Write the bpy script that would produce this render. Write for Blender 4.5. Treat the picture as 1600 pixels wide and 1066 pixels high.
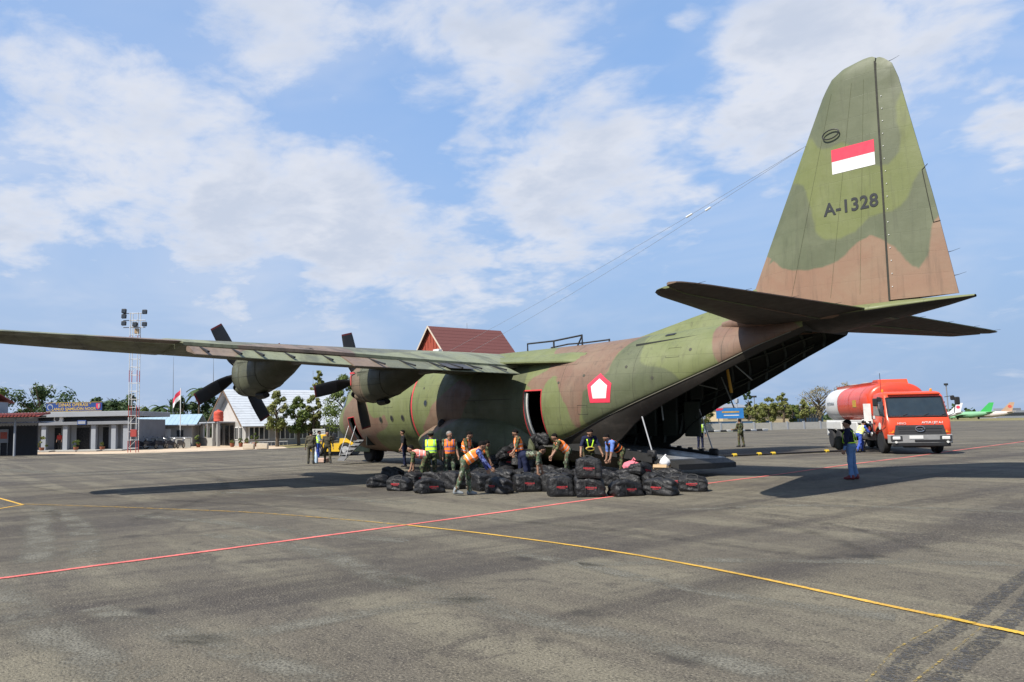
import bpy, bmesh, math, random
import numpy as np
from mathutils import Vector, Matrix, Euler

# ------------------------------------------------------------------ reset
for o in list(bpy.data.objects): bpy.data.objects.remove(o)
S = bpy.context.scene
COL = S.collection
rad = math.radians
random.seed(7)

# ------------------------------------------------------------------ camera
cam_d = bpy.data.cameras.new('camera')
cam = bpy.data.objects.new('camera', cam_d); COL.objects.link(cam)
cam_d.sensor_fit = 'HORIZONTAL'; cam_d.sensor_width = 36.0
cam_d.lens = 27.559; cam_d.shift_x = 0.1235; cam_d.shift_y = -0.0028
cam_d.clip_start = 0.1; cam_d.clip_end = 20000
cam.matrix_world = Matrix(((0.540234, 0.102263, 0.835278, 37.8414),
                           (0.841339, -0.045371, -0.538600, -21.8504),
                           (-0.017182, 0.993722, -0.110549, 1.8866), (0, 0, 0, 1)))
S.camera = cam

# ------------------------------------------------------------------ sun, sky, exposure
SUN_AZ, SUN_EL = rad(-87), rad(51)            # direction towards the sun
sd = Vector((math.cos(SUN_AZ)*math.cos(SUN_EL), math.sin(SUN_AZ)*math.cos(SUN_EL), math.sin(SUN_EL)))
sun_d = bpy.data.lights.new('sun', 'SUN'); sun_d.energy = 5.0; sun_d.angle = rad(0.53); sun_d.color = (1.0, 0.945, 0.86)
sun = bpy.data.objects.new('sun', sun_d); COL.objects.link(sun)
sun.rotation_euler = sd.to_track_quat('Z', 'Y').to_euler(); sun.location = sd*200
W = bpy.data.worlds.new('World'); S.world = W; W.use_nodes = True
S.view_settings.view_transform = 'Standard'; S.view_settings.look = 'None'
S.view_settings.gamma = 1.0; S.view_settings.exposure = 0.80; S.view_settings.use_curve_mapping = False

def build_world():
    nt = W.node_tree; N = nt.nodes; L = nt.links
    for n in list(N): N.remove(n)
    out = N.new('ShaderNodeOutputWorld'); bg = N.new('ShaderNodeBackground'); bg.inputs[1].default_value = 0.052
    sky = N.new('ShaderNodeTexSky'); sky.sky_type = 'NISHITA'; sky.sun_disc = False
    sky.sun_elevation = SUN_EL; sky.sun_rotation = math.pi/2 - SUN_AZ
    sky.altitude = 20; sky.air_density = 1.0; sky.dust_density = 0.4; sky.ozone_density = 1.3
    tc = N.new('ShaderNodeTexCoord')
    def math_(op, a, b=None, c=None, clamp=False):
        n = N.new('ShaderNodeMath'); n.operation = op; n.use_clamp = clamp
        for i, v in enumerate((a, b, c)):
            if v is None: continue
            if isinstance(v, (int, float)): n.inputs[i].default_value = v
            else: L.new(v, n.inputs[i])
        return n.outputs[0]
    def mrange(v, a, b, c, d, smooth=True):
        n = N.new('ShaderNodeMapRange'); n.interpolation_type = 'SMOOTHSTEP' if smooth else 'LINEAR'
        L.new(v, n.inputs[0])
        for i, x in enumerate((a, b, c, d)): n.inputs[i+1].default_value = x
        return n.outputs[0]
    gen = tc.outputs['Generated']
    sep = N.new('ShaderNodeSeparateXYZ'); L.new(gen, sep.inputs[0])
    zz = math_('MAXIMUM', sep.outputs[2], 0.0)
    den = math_('ADD', zz, 0.22)
    comb = N.new('ShaderNodeCombineXYZ')
    L.new(math_('DIVIDE', sep.outputs[0], den), comb.inputs[0]); L.new(math_('DIVIDE', sep.outputs[1], den), comb.inputs[1])
    L.new(math_('MULTIPLY', zz, 1.6), comb.inputs[2])
    def noise(scale, detail, rough, vec=comb.outputs[0], dist=0.0):
        n = N.new('ShaderNodeTexNoise'); L.new(vec, n.inputs['Vector'])
        n.inputs['Scale'].default_value = scale; n.inputs['Detail'].default_value = detail
        n.inputs['Roughness'].default_value = rough; n.inputs['Distortion'].default_value = dist
        return n.outputs[0]
    blobs = [(-0.904, 0.171, 0.392, 0.10, 0.75), (-0.915, 0.248, 0.319, 0.12, 0.95), (-0.894, 0.344, 0.289, 0.125, 1.1), (-0.834, 0.49, 0.253, 0.125, 1.15), (-0.776, 0.596, 0.208, 0.10, 1.0), (-0.868, 0.42, 0.27, 0.10, 1.1), (-0.953, 0.164, 0.254, 0.095, 0.9), (-0.644, 0.694, 0.322, 0.115, 1.1), (-0.67, 0.69, 0.267, 0.105, 1.1), (-0.61, 0.745, 0.28, 0.095, 1.0), (-0.691, 0.624, 0.365, 0.053, 0.7), (-0.799, 0.369, 0.475, 0.148, 0.75), (-0.722, 0.507, 0.47, 0.119, 0.75), (-0.640, 0.62, 0.45, 0.1, 0.95), (-0.408, 0.822, 0.398, 0.11, 1.1), (-0.47, 0.806, 0.357, 0.09, 1.1), (-0.334, 0.851, 0.406, 0.096, 0.9), (-0.497, 0.736, 0.459, 0.039, 0.6), (-0.290, 0.916, 0.28, 0.06, 0.95), (-0.918, 0.362, 0.164, 0.072, 0.6)]
    field = None
    warp = N.new('ShaderNodeTexNoise'); L.new(comb.outputs[0], warp.inputs['Vector']); warp.inputs['Scale'].default_value = 3.4; warp.inputs['Detail'].default_value = 4; warp.inputs['Roughness'].default_value = 0.62
    wv = N.new('ShaderNodeVectorMath'); wv.operation = 'MULTIPLY_ADD'; L.new(warp.outputs[1], wv.inputs[0]); wv.inputs[1].default_value = (0.24, 0.24, 0.16)
    w0 = N.new('ShaderNodeVectorMath'); w0.operation = 'SUBTRACT'; L.new(gen, w0.inputs[0]); w0.inputs[1].default_value = (0.12, 0.12, 0.08); L.new(w0.outputs[0], wv.inputs[2])
    for bx, by, bz, br, bw in blobs:
        d = N.new('ShaderNodeVectorMath'); d.operation = 'DISTANCE'
        L.new(wv.outputs[0], d.inputs[0]); d.inputs[1].default_value = (bx, by, bz)
        f = mrange(d.outputs['Value'], 0.0, br*1.5, bw, 0.0)
        field = f if field is None else math_('MAXIMUM', field, f)
    # everywhere else the cloud cover goes on at the same rate
    big = mrange(warp.outputs[0], 0.44, 0.62, 0.0, 0.75)
    inview = N.new('ShaderNodeVectorMath'); inview.operation = 'DISTANCE'
    L.new(gen, inview.inputs[0]); inview.inputs[1].default_value = (-0.70, 0.62, 0.30)
    big = math_('MULTIPLY', big, mrange(inview.outputs['Value'], 0.45, 0.75, 0.0, 1.0))
    field = math_('MAXIMUM', field, big)
    n1 = noise(4.2, 7, 0.64, dist=0.3)
    nn = math_('MULTIPLY', math_('SUBTRACT', n1, 0.5), 1.7)
    dens = math_('ADD', field, nn)
    cov = mrange(dens, 0.14, 0.98, 0.0, 0.96)
    veil = mrange(noise(1.5, 4, 0.58, dist=0.6), 0.40, 0.76, 0.0, 0.30)
    left = N.new('ShaderNodeVectorMath'); left.operation = 'DISTANCE'; L.new(gen, left.inputs[0]); left.inputs[1].default_value = (-0.95, 0.2, 0.2)
    veil = math_('ADD', veil, mrange(left.outputs['Value'], 0.1, 0.6, 0.14, 0.0))
    cov = math_('MAXIMUM', cov, veil)
    # greyer, thicker cores
    core = mrange(math_('ADD', dens, math_('MULTIPLY', math_('SUBTRACT', warp.outputs[0], 0.5), 1.4)), 0.55, 1.35, 0.0, 1.0)
    cc = N.new('ShaderNodeMix'); cc.data_type = 'RGBA'
    L.new(core, cc.inputs[0]); cc.inputs[6].default_value = (8.7, 9.0, 9.8, 1); cc.inputs[7].default_value = (6.5, 7.2, 8.6, 1)
    # haze towards the horizon
    hz = mrange(sep.outputs[2], -0.02, 0.45, 0.95, 0.0)
    tint = N.new('ShaderNodeMix'); tint.data_type = 'RGBA'; tint.blend_type = 'MULTIPLY'; tint.inputs[0].default_value = 1.0
    L.new(sky.outputs[0], tint.inputs[6]); tint.inputs[7].default_value = (1.95, 2.05, 2.2, 1)
    hm = N.new('ShaderNodeMix'); hm.data_type = 'RGBA'
    even = N.new('ShaderNodeMix'); even.data_type = 'RGBA'; even.inputs[0].default_value = 0.62; L.new(tint.outputs[2], even.inputs[6]); even.inputs[7].default_value = (3.45, 5.75, 9.9, 1)
    L.new(hz, hm.inputs[0]); L.new(even.outputs[2], hm.inputs[6]); hm.inputs[7].default_value = (3.6, 5.1, 7.7, 1)
    mx = N.new('ShaderNodeMix'); mx.data_type = 'RGBA'
    L.new(cov, mx.inputs[0]); L.new(hm.outputs[2], mx.inputs[6]); L.new(cc.outputs[2], mx.inputs[7])
    L.new(mx.outputs[2], bg.inputs[0]); L.new(bg.outputs[0], out.inputs[0])
build_world()

# ------------------------------------------------------------------ materials
MATS = {}
def nodes_of(name):
    m = bpy.data.materials.new(name); m.use_nodes = True
    nt = m.node_tree; b = nt.nodes['Principled BSDF']
    return m, nt, b
class NT:
    """tiny shorthand for building node trees"""
    def __init__(s, nt): s.nt = nt; s.N = nt.nodes; s.L = nt.links
    def n(s, t, **k):
        x = s.N.new(t)
        for a, b in k.items(): setattr(x, a, b)
        return x
    def put(s, sock, v):
        if v is None: return
        if isinstance(v, bpy.types.NodeSocket): s.L.new(v, sock)
        else: sock.default_value = v
    def math(s, op, a, b=None, clamp=False):
        x = s.n('ShaderNodeMath', operation=op, use_clamp=clamp); s.put(x.inputs[0], a); s.put(x.inputs[1], b); return x.outputs[0]
    def rng(s, v, a, b, c=0.0, d=1.0):
        x = s.n('ShaderNodeMapRange', interpolation_type='SMOOTHSTEP'); s.put(x.inputs[0], v)
        for i, q in enumerate((a, b, c, d)): x.inputs[i+1].default_value = q
        return x.outputs[0]
    def mix(s, f, a, b, mode='MIX'):
        x = s.n('ShaderNodeMix', data_type='RGBA', blend_type=mode)
        s.put(x.inputs[0], f)
        for i, v in ((6, a), (7, b)):
            if isinstance(v, (tuple, list)) and len(v) == 3: v = (*v, 1)
            s.put(x.inputs[i], v)
        return x.outputs[2]
    def noise(s, vec, scale, detail=4, rough=0.55, dist=0.0, out=0):
        x = s.n('ShaderNodeTexNoise'); s.put(x.inputs['Vector'], vec); x.inputs['Scale'].default_value = scale
        x.inputs['Detail'].default_value = detail; x.inputs['Roughness'].default_value = rough; x.inputs['Distortion'].default_value = dist
        return x.outputs[out]
    def mapping(s, vec, scale=(1, 1, 1), rot=(0, 0, 0), loc=(0, 0, 0)):
        x = s.n('ShaderNodeMapping'); s.put(x.inputs[0], vec); x.inputs[1].default_value = loc; x.inputs[2].default_value = rot; x.inputs[3].default_value = scale
        return x.outputs[0]
    def obj(s): return s.n('ShaderNodeTexCoord').outputs['Object']
    def pos(s): return s.n('ShaderNodeNewGeometry').outputs['Position']
    def attr(s, name, out='Fac'): return s.n('ShaderNodeAttribute', attribute_name=name).outputs[out]
    def bump(s, h, strength=0.3, dist=0.01, normal=None):
        x = s.n('ShaderNodeBump'); x.inputs['Strength'].default_value = strength; x.inputs['Distance'].default_value = dist
        s.put(x.inputs['Height'], h); s.put(x.inputs['Normal'], normal) if normal is not None else None
        return x.outputs[0]
def mat(name, col, rough=0.6, metal=0.0, var=0.15, scale=6.0, bump=0.0, spec=0.4, coat=0.0, trans=0.0, emit=None, dirt=0.0, bscale=None):
    """plain painted / cloth / metal surface with noise in colour, roughness and relief"""
    if name in MATS: return MATS[name]
    m, nt, b = nodes_of(name); t = NT(nt); v = t.obj()
    n = t.noise(v, scale, 5, 0.6)
    c = tuple(q*0.78 for q in col)
    base = t.mix(n, tuple(x*(1-var) for x in c), tuple(min(1, x*(1+var)) for x in c))
    if dirt:
        d = t.rng(t.noise(v, scale*0.6, 7, 0.65, 0.6), 0.48, 0.72, 0, dirt)
        base = t.mix(d, base, (0.07, 0.06, 0.05))
    t.put(b.inputs['Base Color'], base)
    t.put(b.inputs['Roughness'], t.rng(t.noise(v, scale*2.3, 3), 0.2, 0.8, max(0.02, rough-0.08), min(1, rough+0.08)))
    b.inputs['Metallic'].default_value = metal; b.inputs['Specular IOR Level'].default_value = spec
    if coat: b.inputs['Coat Weight'].default_value = coat; b.inputs['Coat Roughness'].default_value = 0.08
    if trans: b.inputs['Transmission Weight'].default_value = trans
    if emit: b.inputs['Emission Color'].default_value = (*emit, 1); b.inputs['Emission Strength'].default_value = 1
    if bump: t.put(b.inputs['Normal'], t.bump(t.noise(v, bscale or scale*3, 5, 0.6), bump, 0.01))
    MATS[name] = m; return m

# ------------------------------------------------------------------ mesh helpers
def rotm(rx=0, ry=0, rz=0): return Euler((rx, ry, rz)).to_matrix()
class MB:
    """collects shapes that end up in ONE mesh object"""
    def __init__(s): s.v = []; s.f = []; s.m = []
    def add(s, vs, fs, mi=0):
        o = len(s.v); s.v.extend([tuple(x) for x in vs]); s.f.extend([tuple(i+o for i in q) for q in fs]); s.m.extend([mi]*len(fs)); return s
    def box(s, c, size, rot=None, mi=0, bev=0.0, taper=1.0):
        hx, hy, hz = (q/2 for q in size); c = Vector(c)
        if bev <= 0:
            vs = [Vector((x*hx*(taper if z > 0 else 1), y*hy*(taper if z > 0 else 1), z*hz)) for x in (-1, 1) for y in (-1, 1) for z in (-1, 1)]
            fs = [(0, 1, 3, 2), (4, 6, 7, 5), (0, 4, 5, 1), (2, 3, 7, 6), (0, 2, 6, 4), (1, 5, 7, 3)]
        else:
            b = min(bev, hx*0.95, hy*0.95, hz*0.95); vs = []; key = {}
            for x in (-1, 1):
                for y in (-1, 1):
                    for z in (-1, 1):
                        for ax in range(3):
                            q = [x*hx, y*hy, z*hz]
                            for k in range(3):
                                if k != ax: q[k] -= (x, y, z)[k]*b
                            key[(x, y, z, ax)] = len(vs); vs.append(Vector(q))
            fs = []
            R = (-1, 1)
            for ax in range(3):
                o = [k for k in range(3) if k != ax]
                for sgn in R:
                    ring = []
                    for (a, b2) in ((-1, -1), (1, -1), (1, 1), (-1, 1)):
                        p = [0, 0, 0]; p[ax] = sgn; p[o[0]] = a; p[o[1]] = b2; ring.append(key[(*p, ax)])
                    fs.append(ring if (sgn > 0) == (ax != 1) else ring[::-1])
                for a in R:
                    for b2 in R:
                        p0 = [0, 0, 0]; p1 = [0, 0, 0]; p0[ax] = -1; p1[ax] = 1
                        for p in (p0, p1): p[o[0]] = a; p[o[1]] = b2
                        q = [key[(*p0, o[0])], key[(*p1, o[0])], key[(*p1, o[1])], key[(*p0, o[1])]]
                        fs.append(q)
            for x in R:
                for y in R:
                    for z in R: fs.append([key[(x, y, z, 0)], key[(x, y, z, 1)], key[(x, y, z, 2)]])
        if rot is not None: vs = [rot @ q for q in vs]
        return s.add([q+c for q in vs], fs, mi)
    def loft(s, rings, mi=0, cap=True, closed=True):
        n = len(rings[0]); vs = [p for r in rings for p in r]; fs = []
        for i in range(len(rings)-1):
            for j in range(n if closed else n-1):
                k = (j+1) % n
                fs.append((i*n+j, i*n+k, (i+1)*n+k, (i+1)*n+j))
        if cap and closed:
            fs.append(tuple(range(n))[::-1]); fs.append(tuple(range((len(rings)-1)*n, len(rings)*n)))
        return s.add(vs, fs, mi)
    def tube(s, pts, r, n=8, mi=0, cap=True, flat=1.0):
        pts = [Vector(p) for p in pts]; rr = r if isinstance(r, (list, tuple)) else [r]*len(pts)
        rings = []; up = None
        for i, p in enumerate(pts):
            d = (pts[min(i+1, len(pts)-1)]-pts[max(i-1, 0)]).normalized()
            if up is None: up = Vector((0, 0, 1)) if abs(d.z) < 0.9 else Vector((1, 0, 0))
            a = d.cross(up).normalized(); b = a.cross(d).normalized(); up = b
            rings.append([p+(a*math.cos(2*math.pi*k/n)+b*math.sin(2*math.pi*k/n)*flat)*rr[i] for k in range(n)])
        return s.loft(rings, mi, cap)
    def lathe(s, prof, c=(0, 0, 0), axis='Z', n=20, mi=0, sx=1.0, sy=1.0, cap=True):
        """prof: list of (along, radius)"""
        c = Vector(c); rings = []
        for z, r in prof:
            ring = []
            for k in range(n):
                a = 2*math.pi*k/n; x, y = math.cos(a)*r*sx, math.sin(a)*r*sy
                ring.append(c+Vector({'Z': (x, y, z), 'X': (z, x, y), 'Y': (y, z, x)}[axis]))
            rings.append(ring)
        return s.loft(rings, mi, cap)
    def prism(s, poly, off, mi=0):
        """poly: list of 3-D points (planar), off: extrusion vector"""
        n = len(poly); off = Vector(off); a = [Vector(p) for p in poly]; b = [p+off for p in a]
        fs = [tuple(range(n))[::-1], tuple(range(n, 2*n))]+[(i, (i+1) % n, n+(i+1) % n, n+i) for i in range(n)]
        return s.add(a+b, fs, mi)
    def ball(s, c, r, n=10, mi=0, sc=(1, 1, 1)):
        prof = [(-math.cos(math.pi*i/n), math.sin(math.pi*i/n)) for i in range(n+1)]
        prof[0] = (-1, 0.02); prof[-1] = (1, 0.02)
        c = Vector(c); rings = []
        for z, q in prof: rings.append([c+Vector((math.cos(2*math.pi*k/(n*2))*q*r*sc[0], math.sin(2*math.pi*k/(n*2))*q*r*sc[1], z*r*sc[2])) for k in range(n*2)])
        return s.loft(rings, mi)
    def torus(s, c, R, r, axis='Z', n=24, k=8, mi=0, a0=0, a1=2*math.pi):
        c = Vector(c); full = abs(a1-a0-2*math.pi) < 1e-6; pts = []
        for i in range(n if full else n+1):
            a = a0+(a1-a0)*i/n; x, y = math.cos(a)*R, math.sin(a)*R
            pts.append(c+Vector({'Z': (x, y, 0), 'X': (0, x, y), 'Y': (y, 0, x)}[axis]))
        if full:
            rings = []
            for i, p in enumerate(pts):
                d = (p-c).normalized(); w = Vector({'Z': (0, 0, 1), 'X': (1, 0, 0), 'Y': (0, 1, 0)}[axis])
                rings.append([p+(d*math.cos(2*math.pi*q/k)+w*math.sin(2*math.pi*q/k))*r for q in range(k)])
            rings.append(rings[0]); return s.loft(rings, mi, cap=False)
        return s.tube(pts, r, k, mi)
    def mesh(s, name, mats, smooth=40):
        me = bpy.data.meshes.new(name); me.from_pydata(s.v, [], s.f)
        for m in (mats if isinstance(mats, (list, tuple)) else [mats]): me.materials.append(m)
        if any(s.m): me.polygons.foreach_set('material_index', s.m)
        finish(me, smooth); return me
    def build(s, name, mats, parent=None, smooth=40):
        return link(name, s.mesh(name, mats, smooth), parent)
def finish(me, smooth=40):
    bm = bmesh.new(); bm.from_mesh(me)
    bmesh.ops.recalc_face_normals(bm, faces=bm.faces)
    if smooth:
        a = rad(smooth)
        for f in bm.faces: f.smooth = True
        for e in bm.edges:
            if len(e.link_faces) == 2: e.smooth = e.calc_face_angle(0) < a
    bm.to_mesh(me); bm.free(); me.update()
def link(name, data, parent=None):
    o = bpy.data.objects.new(name, data); COL.objects.link(o)
    if parent is not None: o.parent = parent
    return o
def tag(o, label, cat, group=None):
    o['label'] = label; o['category'] = cat
    if group: o['group'] = group
    return o
def thing(name, label, cat, loc=(0, 0, 0), rz=0.0, group=None):
    o = link(name, None); o.location = loc; o.rotation_euler = (0, 0, rz); o.empty_display_size = 0.3
    return tag(o, label, cat, group)
def structure(o): o['kind'] = 'structure'; return o
def stuff(o): o['kind'] = 'stuff'; return o
def copy_tree(o, parent=None):
    c = o.copy(); COL.objects.link(c); c.parent = parent
    for ch in list(o.children): copy_tree(ch, c)
    return c
def text_mesh(body, size=1.0, depth=0.0, bold=0.0, spacing=1.0, xscale=1.0):
    cu = bpy.data.curves.new('lettering', 'FONT'); cu.body = body; cu.size = size; cu.extrude = depth
    cu.offset = bold; cu.align_x = 'CENTER'; cu.align_y = 'CENTER'; cu.space_character = spacing; cu.resolution_u = 3
    o = bpy.data.objects.new('lettering', cu); COL.objects.link(o)
    me = bpy.data.meshes.new_from_object(o.evaluated_get(bpy.context.evaluated_depsgraph_get()))
    bpy.data.objects.remove(o); bpy.data.curves.remove(cu)
    if xscale != 1.0:
        for v in me.vertices: v.co.x *= xscale
    return me
def lettering(name, body, size, m, parent, origin, xdir, ydir, depth=0.004, bold=0.0, spacing=1.0, xscale=1.0):
    """raised lettering laid on a plane spanned by xdir (reading direction) and ydir (up)"""
    me = text_mesh(body, size, depth, bold, spacing, xscale); me.materials.clear(); me.materials.append(m)
    o = link(name, me, parent); x = Vector(xdir).normalized(); y = Vector(ydir).normalized(); z = x.cross(y)
    M = Matrix((x, y, z)).transposed().to_4x4(); M.translation = Vector(origin); o.matrix_local = M
    return o
def hgt(x, y):
    """height of the paved ground: the apron rises very gently towards the far right"""
    t = min(1, max(0, (y+0.25*(x-18)+6)/15)); return 0.25*t*t*(3-2*t)
# ================================================================== SETTING
def asphalt_mat():
    m, nt, b = nodes_of('asphalt'); t = NT(nt); P = t.pos()
    big = t.noise(P, 0.07, 6, 0.62, 0.8)
    mid = t.noise(P, 0.35, 6, 0.65, 0.5)
    st1 = t.noise(t.mapping(P, (0.055, 0.9, 1), (0, 0, rad(62))), 1.0, 6, 0.62, 0.35)
    st2 = t.noise(t.mapping(P, (0.5, 0.05, 1), (0, 0, rad(14))), 1.0, 5, 0.6, 0.4)
    agg = t.noise(P, 40, 2, 0.8); fine = t.noise(P, 105, 1, 0.6); blot = t.noise(P, 5, 4, 0.72)
    pat = t.noise(P, 0.22, 8, 0.72, 1.0)
    c = t.mix(t.rng(big, 0.36, 0.62), (0.0454, 0.0383, 0.0315), (0.0847, 0.0739, 0.0557))
    c = t.mix(t.rng(pat, 0.44, 0.60, 0, 0.5), c, (0.1103, 0.0975, 0.0711))
    c = t.mix(t.rng(mid, 0.42, 0.64, 0, 0.55), c, (0.1034, 0.0912, 0.0661))
    c = t.mix(t.rng(st1, 0.45, 0.62, 0, 0.85), c, (0.1359, 0.1221, 0.0872))
    c = t.mix(t.rng(st2, 0.47, 0.64, 0, 0.85), c, (0.0355, 0.0301, 0.0258))
    c = t.mix(t.rng(t.noise(P, 0.5, 7, 0.72, 1.5), 0.56, 0.66, 0, 0.6), c, (0.0335, 0.0283, 0.0242))
    c = t.mix(t.rng(blot, 0.32, 0.50, 0.5, 0), c, (0.0295, 0.0255, 0.0217))
    c = t.mix(t.rng(blot, 0.54, 0.70, 0, 0.35), c, (0.1476, 0.1304, 0.0984))
    c = t.mix(t.rng(agg, 0.32, 0.50, 0.75, 0), c, (0.0118, 0.0109, 0.0097))
    c = t.mix(t.rng(agg, 0.56, 0.72, 0, 0.5), c, (0.3347, 0.2963, 0.2300))
    c = t.mix(t.rng(fine, 0.58, 0.76, 0, 0.4), c, (0.2954, 0.2598, 0.2018))
    # oil drips
    vo = t.n('ShaderNodeTexVoronoi'); t.put(vo.inputs['Vector'], P); vo.inputs['Scale'].default_value = 0.55
    oil = t.math('MULTIPLY', t.rng(t.math('ADD', vo.outputs['Distance'], t.math('MULTIPLY', blot, 0.10)), 0.10, 0.20, 1, 0), t.rng(big, 0.48, 0.56, 0, 0.7))
    c = t.mix(oil, c, (0.0216, 0.0192, 0.0169))
    t.put(b.inputs['Base Color'], c)
    t.put(b.inputs['Roughness'], t.rng(mid, 0.3, 0.7, 0.78, 0.92)); b.inputs['Specular IOR Level'].default_value = 0.28
    t.put(b.inputs['Normal'], t.bump(t.math('ADD', t.math('MULTIPLY', agg, 1.0), t.math('MULTIPLY', fine, 0.5)), 0.8, 0.014))
    MATS['asphalt'] = m; return m
def grass_mat(name, a, b_, c_):
    m, nt, b = nodes_of(name); t = NT(nt); P = t.pos()
    col = t.mix(t.rng(t.noise(P, 0.08, 6, 0.65, 0.7), 0.38, 0.62), a, b_)
    col = t.mix(t.rng(t.noise(P, 1.7, 6, 0.7), 0.45, 0.7, 0, 0.7), col, c_)
    t.put(b.inputs['Base Color'], col); b.inputs['Roughness'].default_value = 0.95; b.inputs['Specular IOR Level'].default_value = 0.1
    t.put(b.inputs['Normal'], t.bump(t.noise(P, 6, 6, 0.7), 0.8, 0.05))
    return m
ASPH = asphalt_mat()
DRY = grass_mat('dry_grass', (0.17, 0.14, 0.07), (0.11, 0.115, 0.05), (0.24, 0.20, 0.12))
SAND = grass_mat('sandy_soil', (0.36, 0.28, 0.20), (0.44, 0.36, 0.27), (0.30, 0.22, 0.15))

def sheet(name, pts_fn, xs, ys, m, dz):
    vs = [(x, y, hgt(x, y)+dz) for y in ys for x in xs]; n = len(xs)
    fs = [(j*n+i, j*n+i+1, (j+1)*n+i+1, (j+1)*n+i) for j in range(len(ys)-1) for i in range(n-1)]
    if pts_fn: fs = [q for q in fs if pts_fn(sum(vs[k][0] for k in q)/4, sum(vs[k][1] for k in q)/4)]
    me = bpy.data.meshes.new(name); me.from_pydata(vs, [], fs); me.materials.append(m)
    for p in me.polygons: p.use_smooth = True
    return structure(link(name, me))
def spread(a, b, step, far):
    core = list(np.arange(a, b+step*0.5, step)); g = step; lo = []; hi = []
    x = a
    while x > -far: g *= 1.5; x -= g; lo.append(x)
    g = step; x = b
    while x < far: g *= 1.5; x += g; hi.append(x)
    return [float(q) for q in lo[::-1]+core+hi]
sheet('ground', None, spread(-60, 60, 3, 6000), spread(-40, 60, 3, 6000), DRY, -0.06)
# the apron: paved up to the sandy verge of the buildings and the far grass
def strip_poly(name, poly, m, dz, n=1):
    vs = [(x, y, hgt(x, y)+dz) for x, y in poly]
    me = bpy.data.meshes.new(name); me.from_pydata(vs, [], [tuple(range(len(vs)))]); me.materials.append(m)
    return structure(link(name, me))
APRON_EDGE = [(-34, -300), (-34, -16), (-30, -9), (-26.5, -4.5), (-26.2, 6), (-25, 13), (-25, 24), (-26, 50), (-25.5, 62), (-24.5, 72), (-30, 96), (-40, 118), (-48, 132), (-54, 165), (-60, 205), (-65, 243)]
def edge_x(y):
    E_ = APRON_EDGE
    for (x0, y0), (x1, y1) in zip(E_, E_[1:]):
        if y0 <= y <= y1: return x0+(x1-x0)*(y-y0)/(y1-y0)
    return E_[0][0]
def build_apron():
    ys = [-300, -200, -120, -80, -50, -30, -20]+[float(q) for q in np.arange(-16, 26, 1.5)]+[30, 40, 50, 62, 72, 84, 96, 108, 118, 132, 150, 165, 180, 205, 225, 243]
    vs = []; cols = [0, 0.03, 0.08, 0.13]+[0.13+0.34*i/34 for i in range(1, 35)]+[0.55, 0.65, 0.8, 1.0]
    for y in ys:
        x0 = edge_x(y); x1 = 320
        for q in cols: x = x0+(x1-x0)*q*1.0; vs.append((x, y, hgt(x, y)))
    n = len(cols); fs = [(j*n+i, j*n+i+1, (j+1)*n+i+1, (j+1)*n+i) for j in range(len(ys)-1) for i in range(n-1)]
    me = bpy.data.meshes.new('apron'); me.from_pydata(vs, [], fs); me.materials.append(ASPH)
    for p in me.polygons: p.use_smooth = True
    return structure(link('apron', me))
apron = build_apron()
strip_poly('sandy_verge', [(-120, -40), (-120, 60), (-40, 60), (-31, 54), (-24, 26), (-24.2, 13), (-25.2, 6), (-25.6, -4.5), (-29, -9), (-33, -16), (-33, -40)], SAND, -0.03)
# painted lines --------------------------------------------------------
def paint_mat(name, col, wear=0.45, soft=0.0):
    m, nt, b = nodes_of(name); t = NT(nt); P = t.pos()
    c = t.mix(t.rng(t.noise(P, 1.3, 5), 0.3, 0.7), tuple(q*0.58 for q in col), tuple(q*0.92 for q in col))
    c = t.mix(t.rng(t.noise(P, 30, 4, 0.7), 0.50, 0.68, 0, 0.5), c, (0.06, 0.055, 0.05))
    t.put(b.inputs['Base Color'], c); b.inputs['Roughness'].default_value = 0.8; b.inputs['Specular IOR Level'].default_value = 0.25
    t.put(b.inputs['Normal'], t.bump(t.noise(P, 40, 2, 0.8), 0.6, 0.012))
    # flaked away: bare asphalt shows through, mostly towards the edges
    u = t.attr('across'); edge = t.rng(u, 0.55, 1.0, 0.0, 0.26)
    hole = t.math('ADD', t.math('ADD', t.math('MULTIPLY', t.noise(P, 9, 6, 0.78), 0.62), t.math('MULTIPLY', t.noise(P, 42, 2, 0.7), 0.38)), edge)
    tr = t.n('ShaderNodeBsdfTransparent'); mx = t.n('ShaderNodeMixShader'); out = [n for n in t.N if n.type == 'OUTPUT_MATERIAL'][0]
    t.put(mx.inputs[0], t.rng(hole, 0.66-0.24*wear, 0.76-0.22*wear, 0.0, 1.0 if not soft else soft)); t.L.new(b.outputs[0], mx.inputs[1]); t.L.new(tr.outputs[0], mx.inputs[2]); t.L.new(mx.outputs[0], out.inputs[0]); return m
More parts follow.
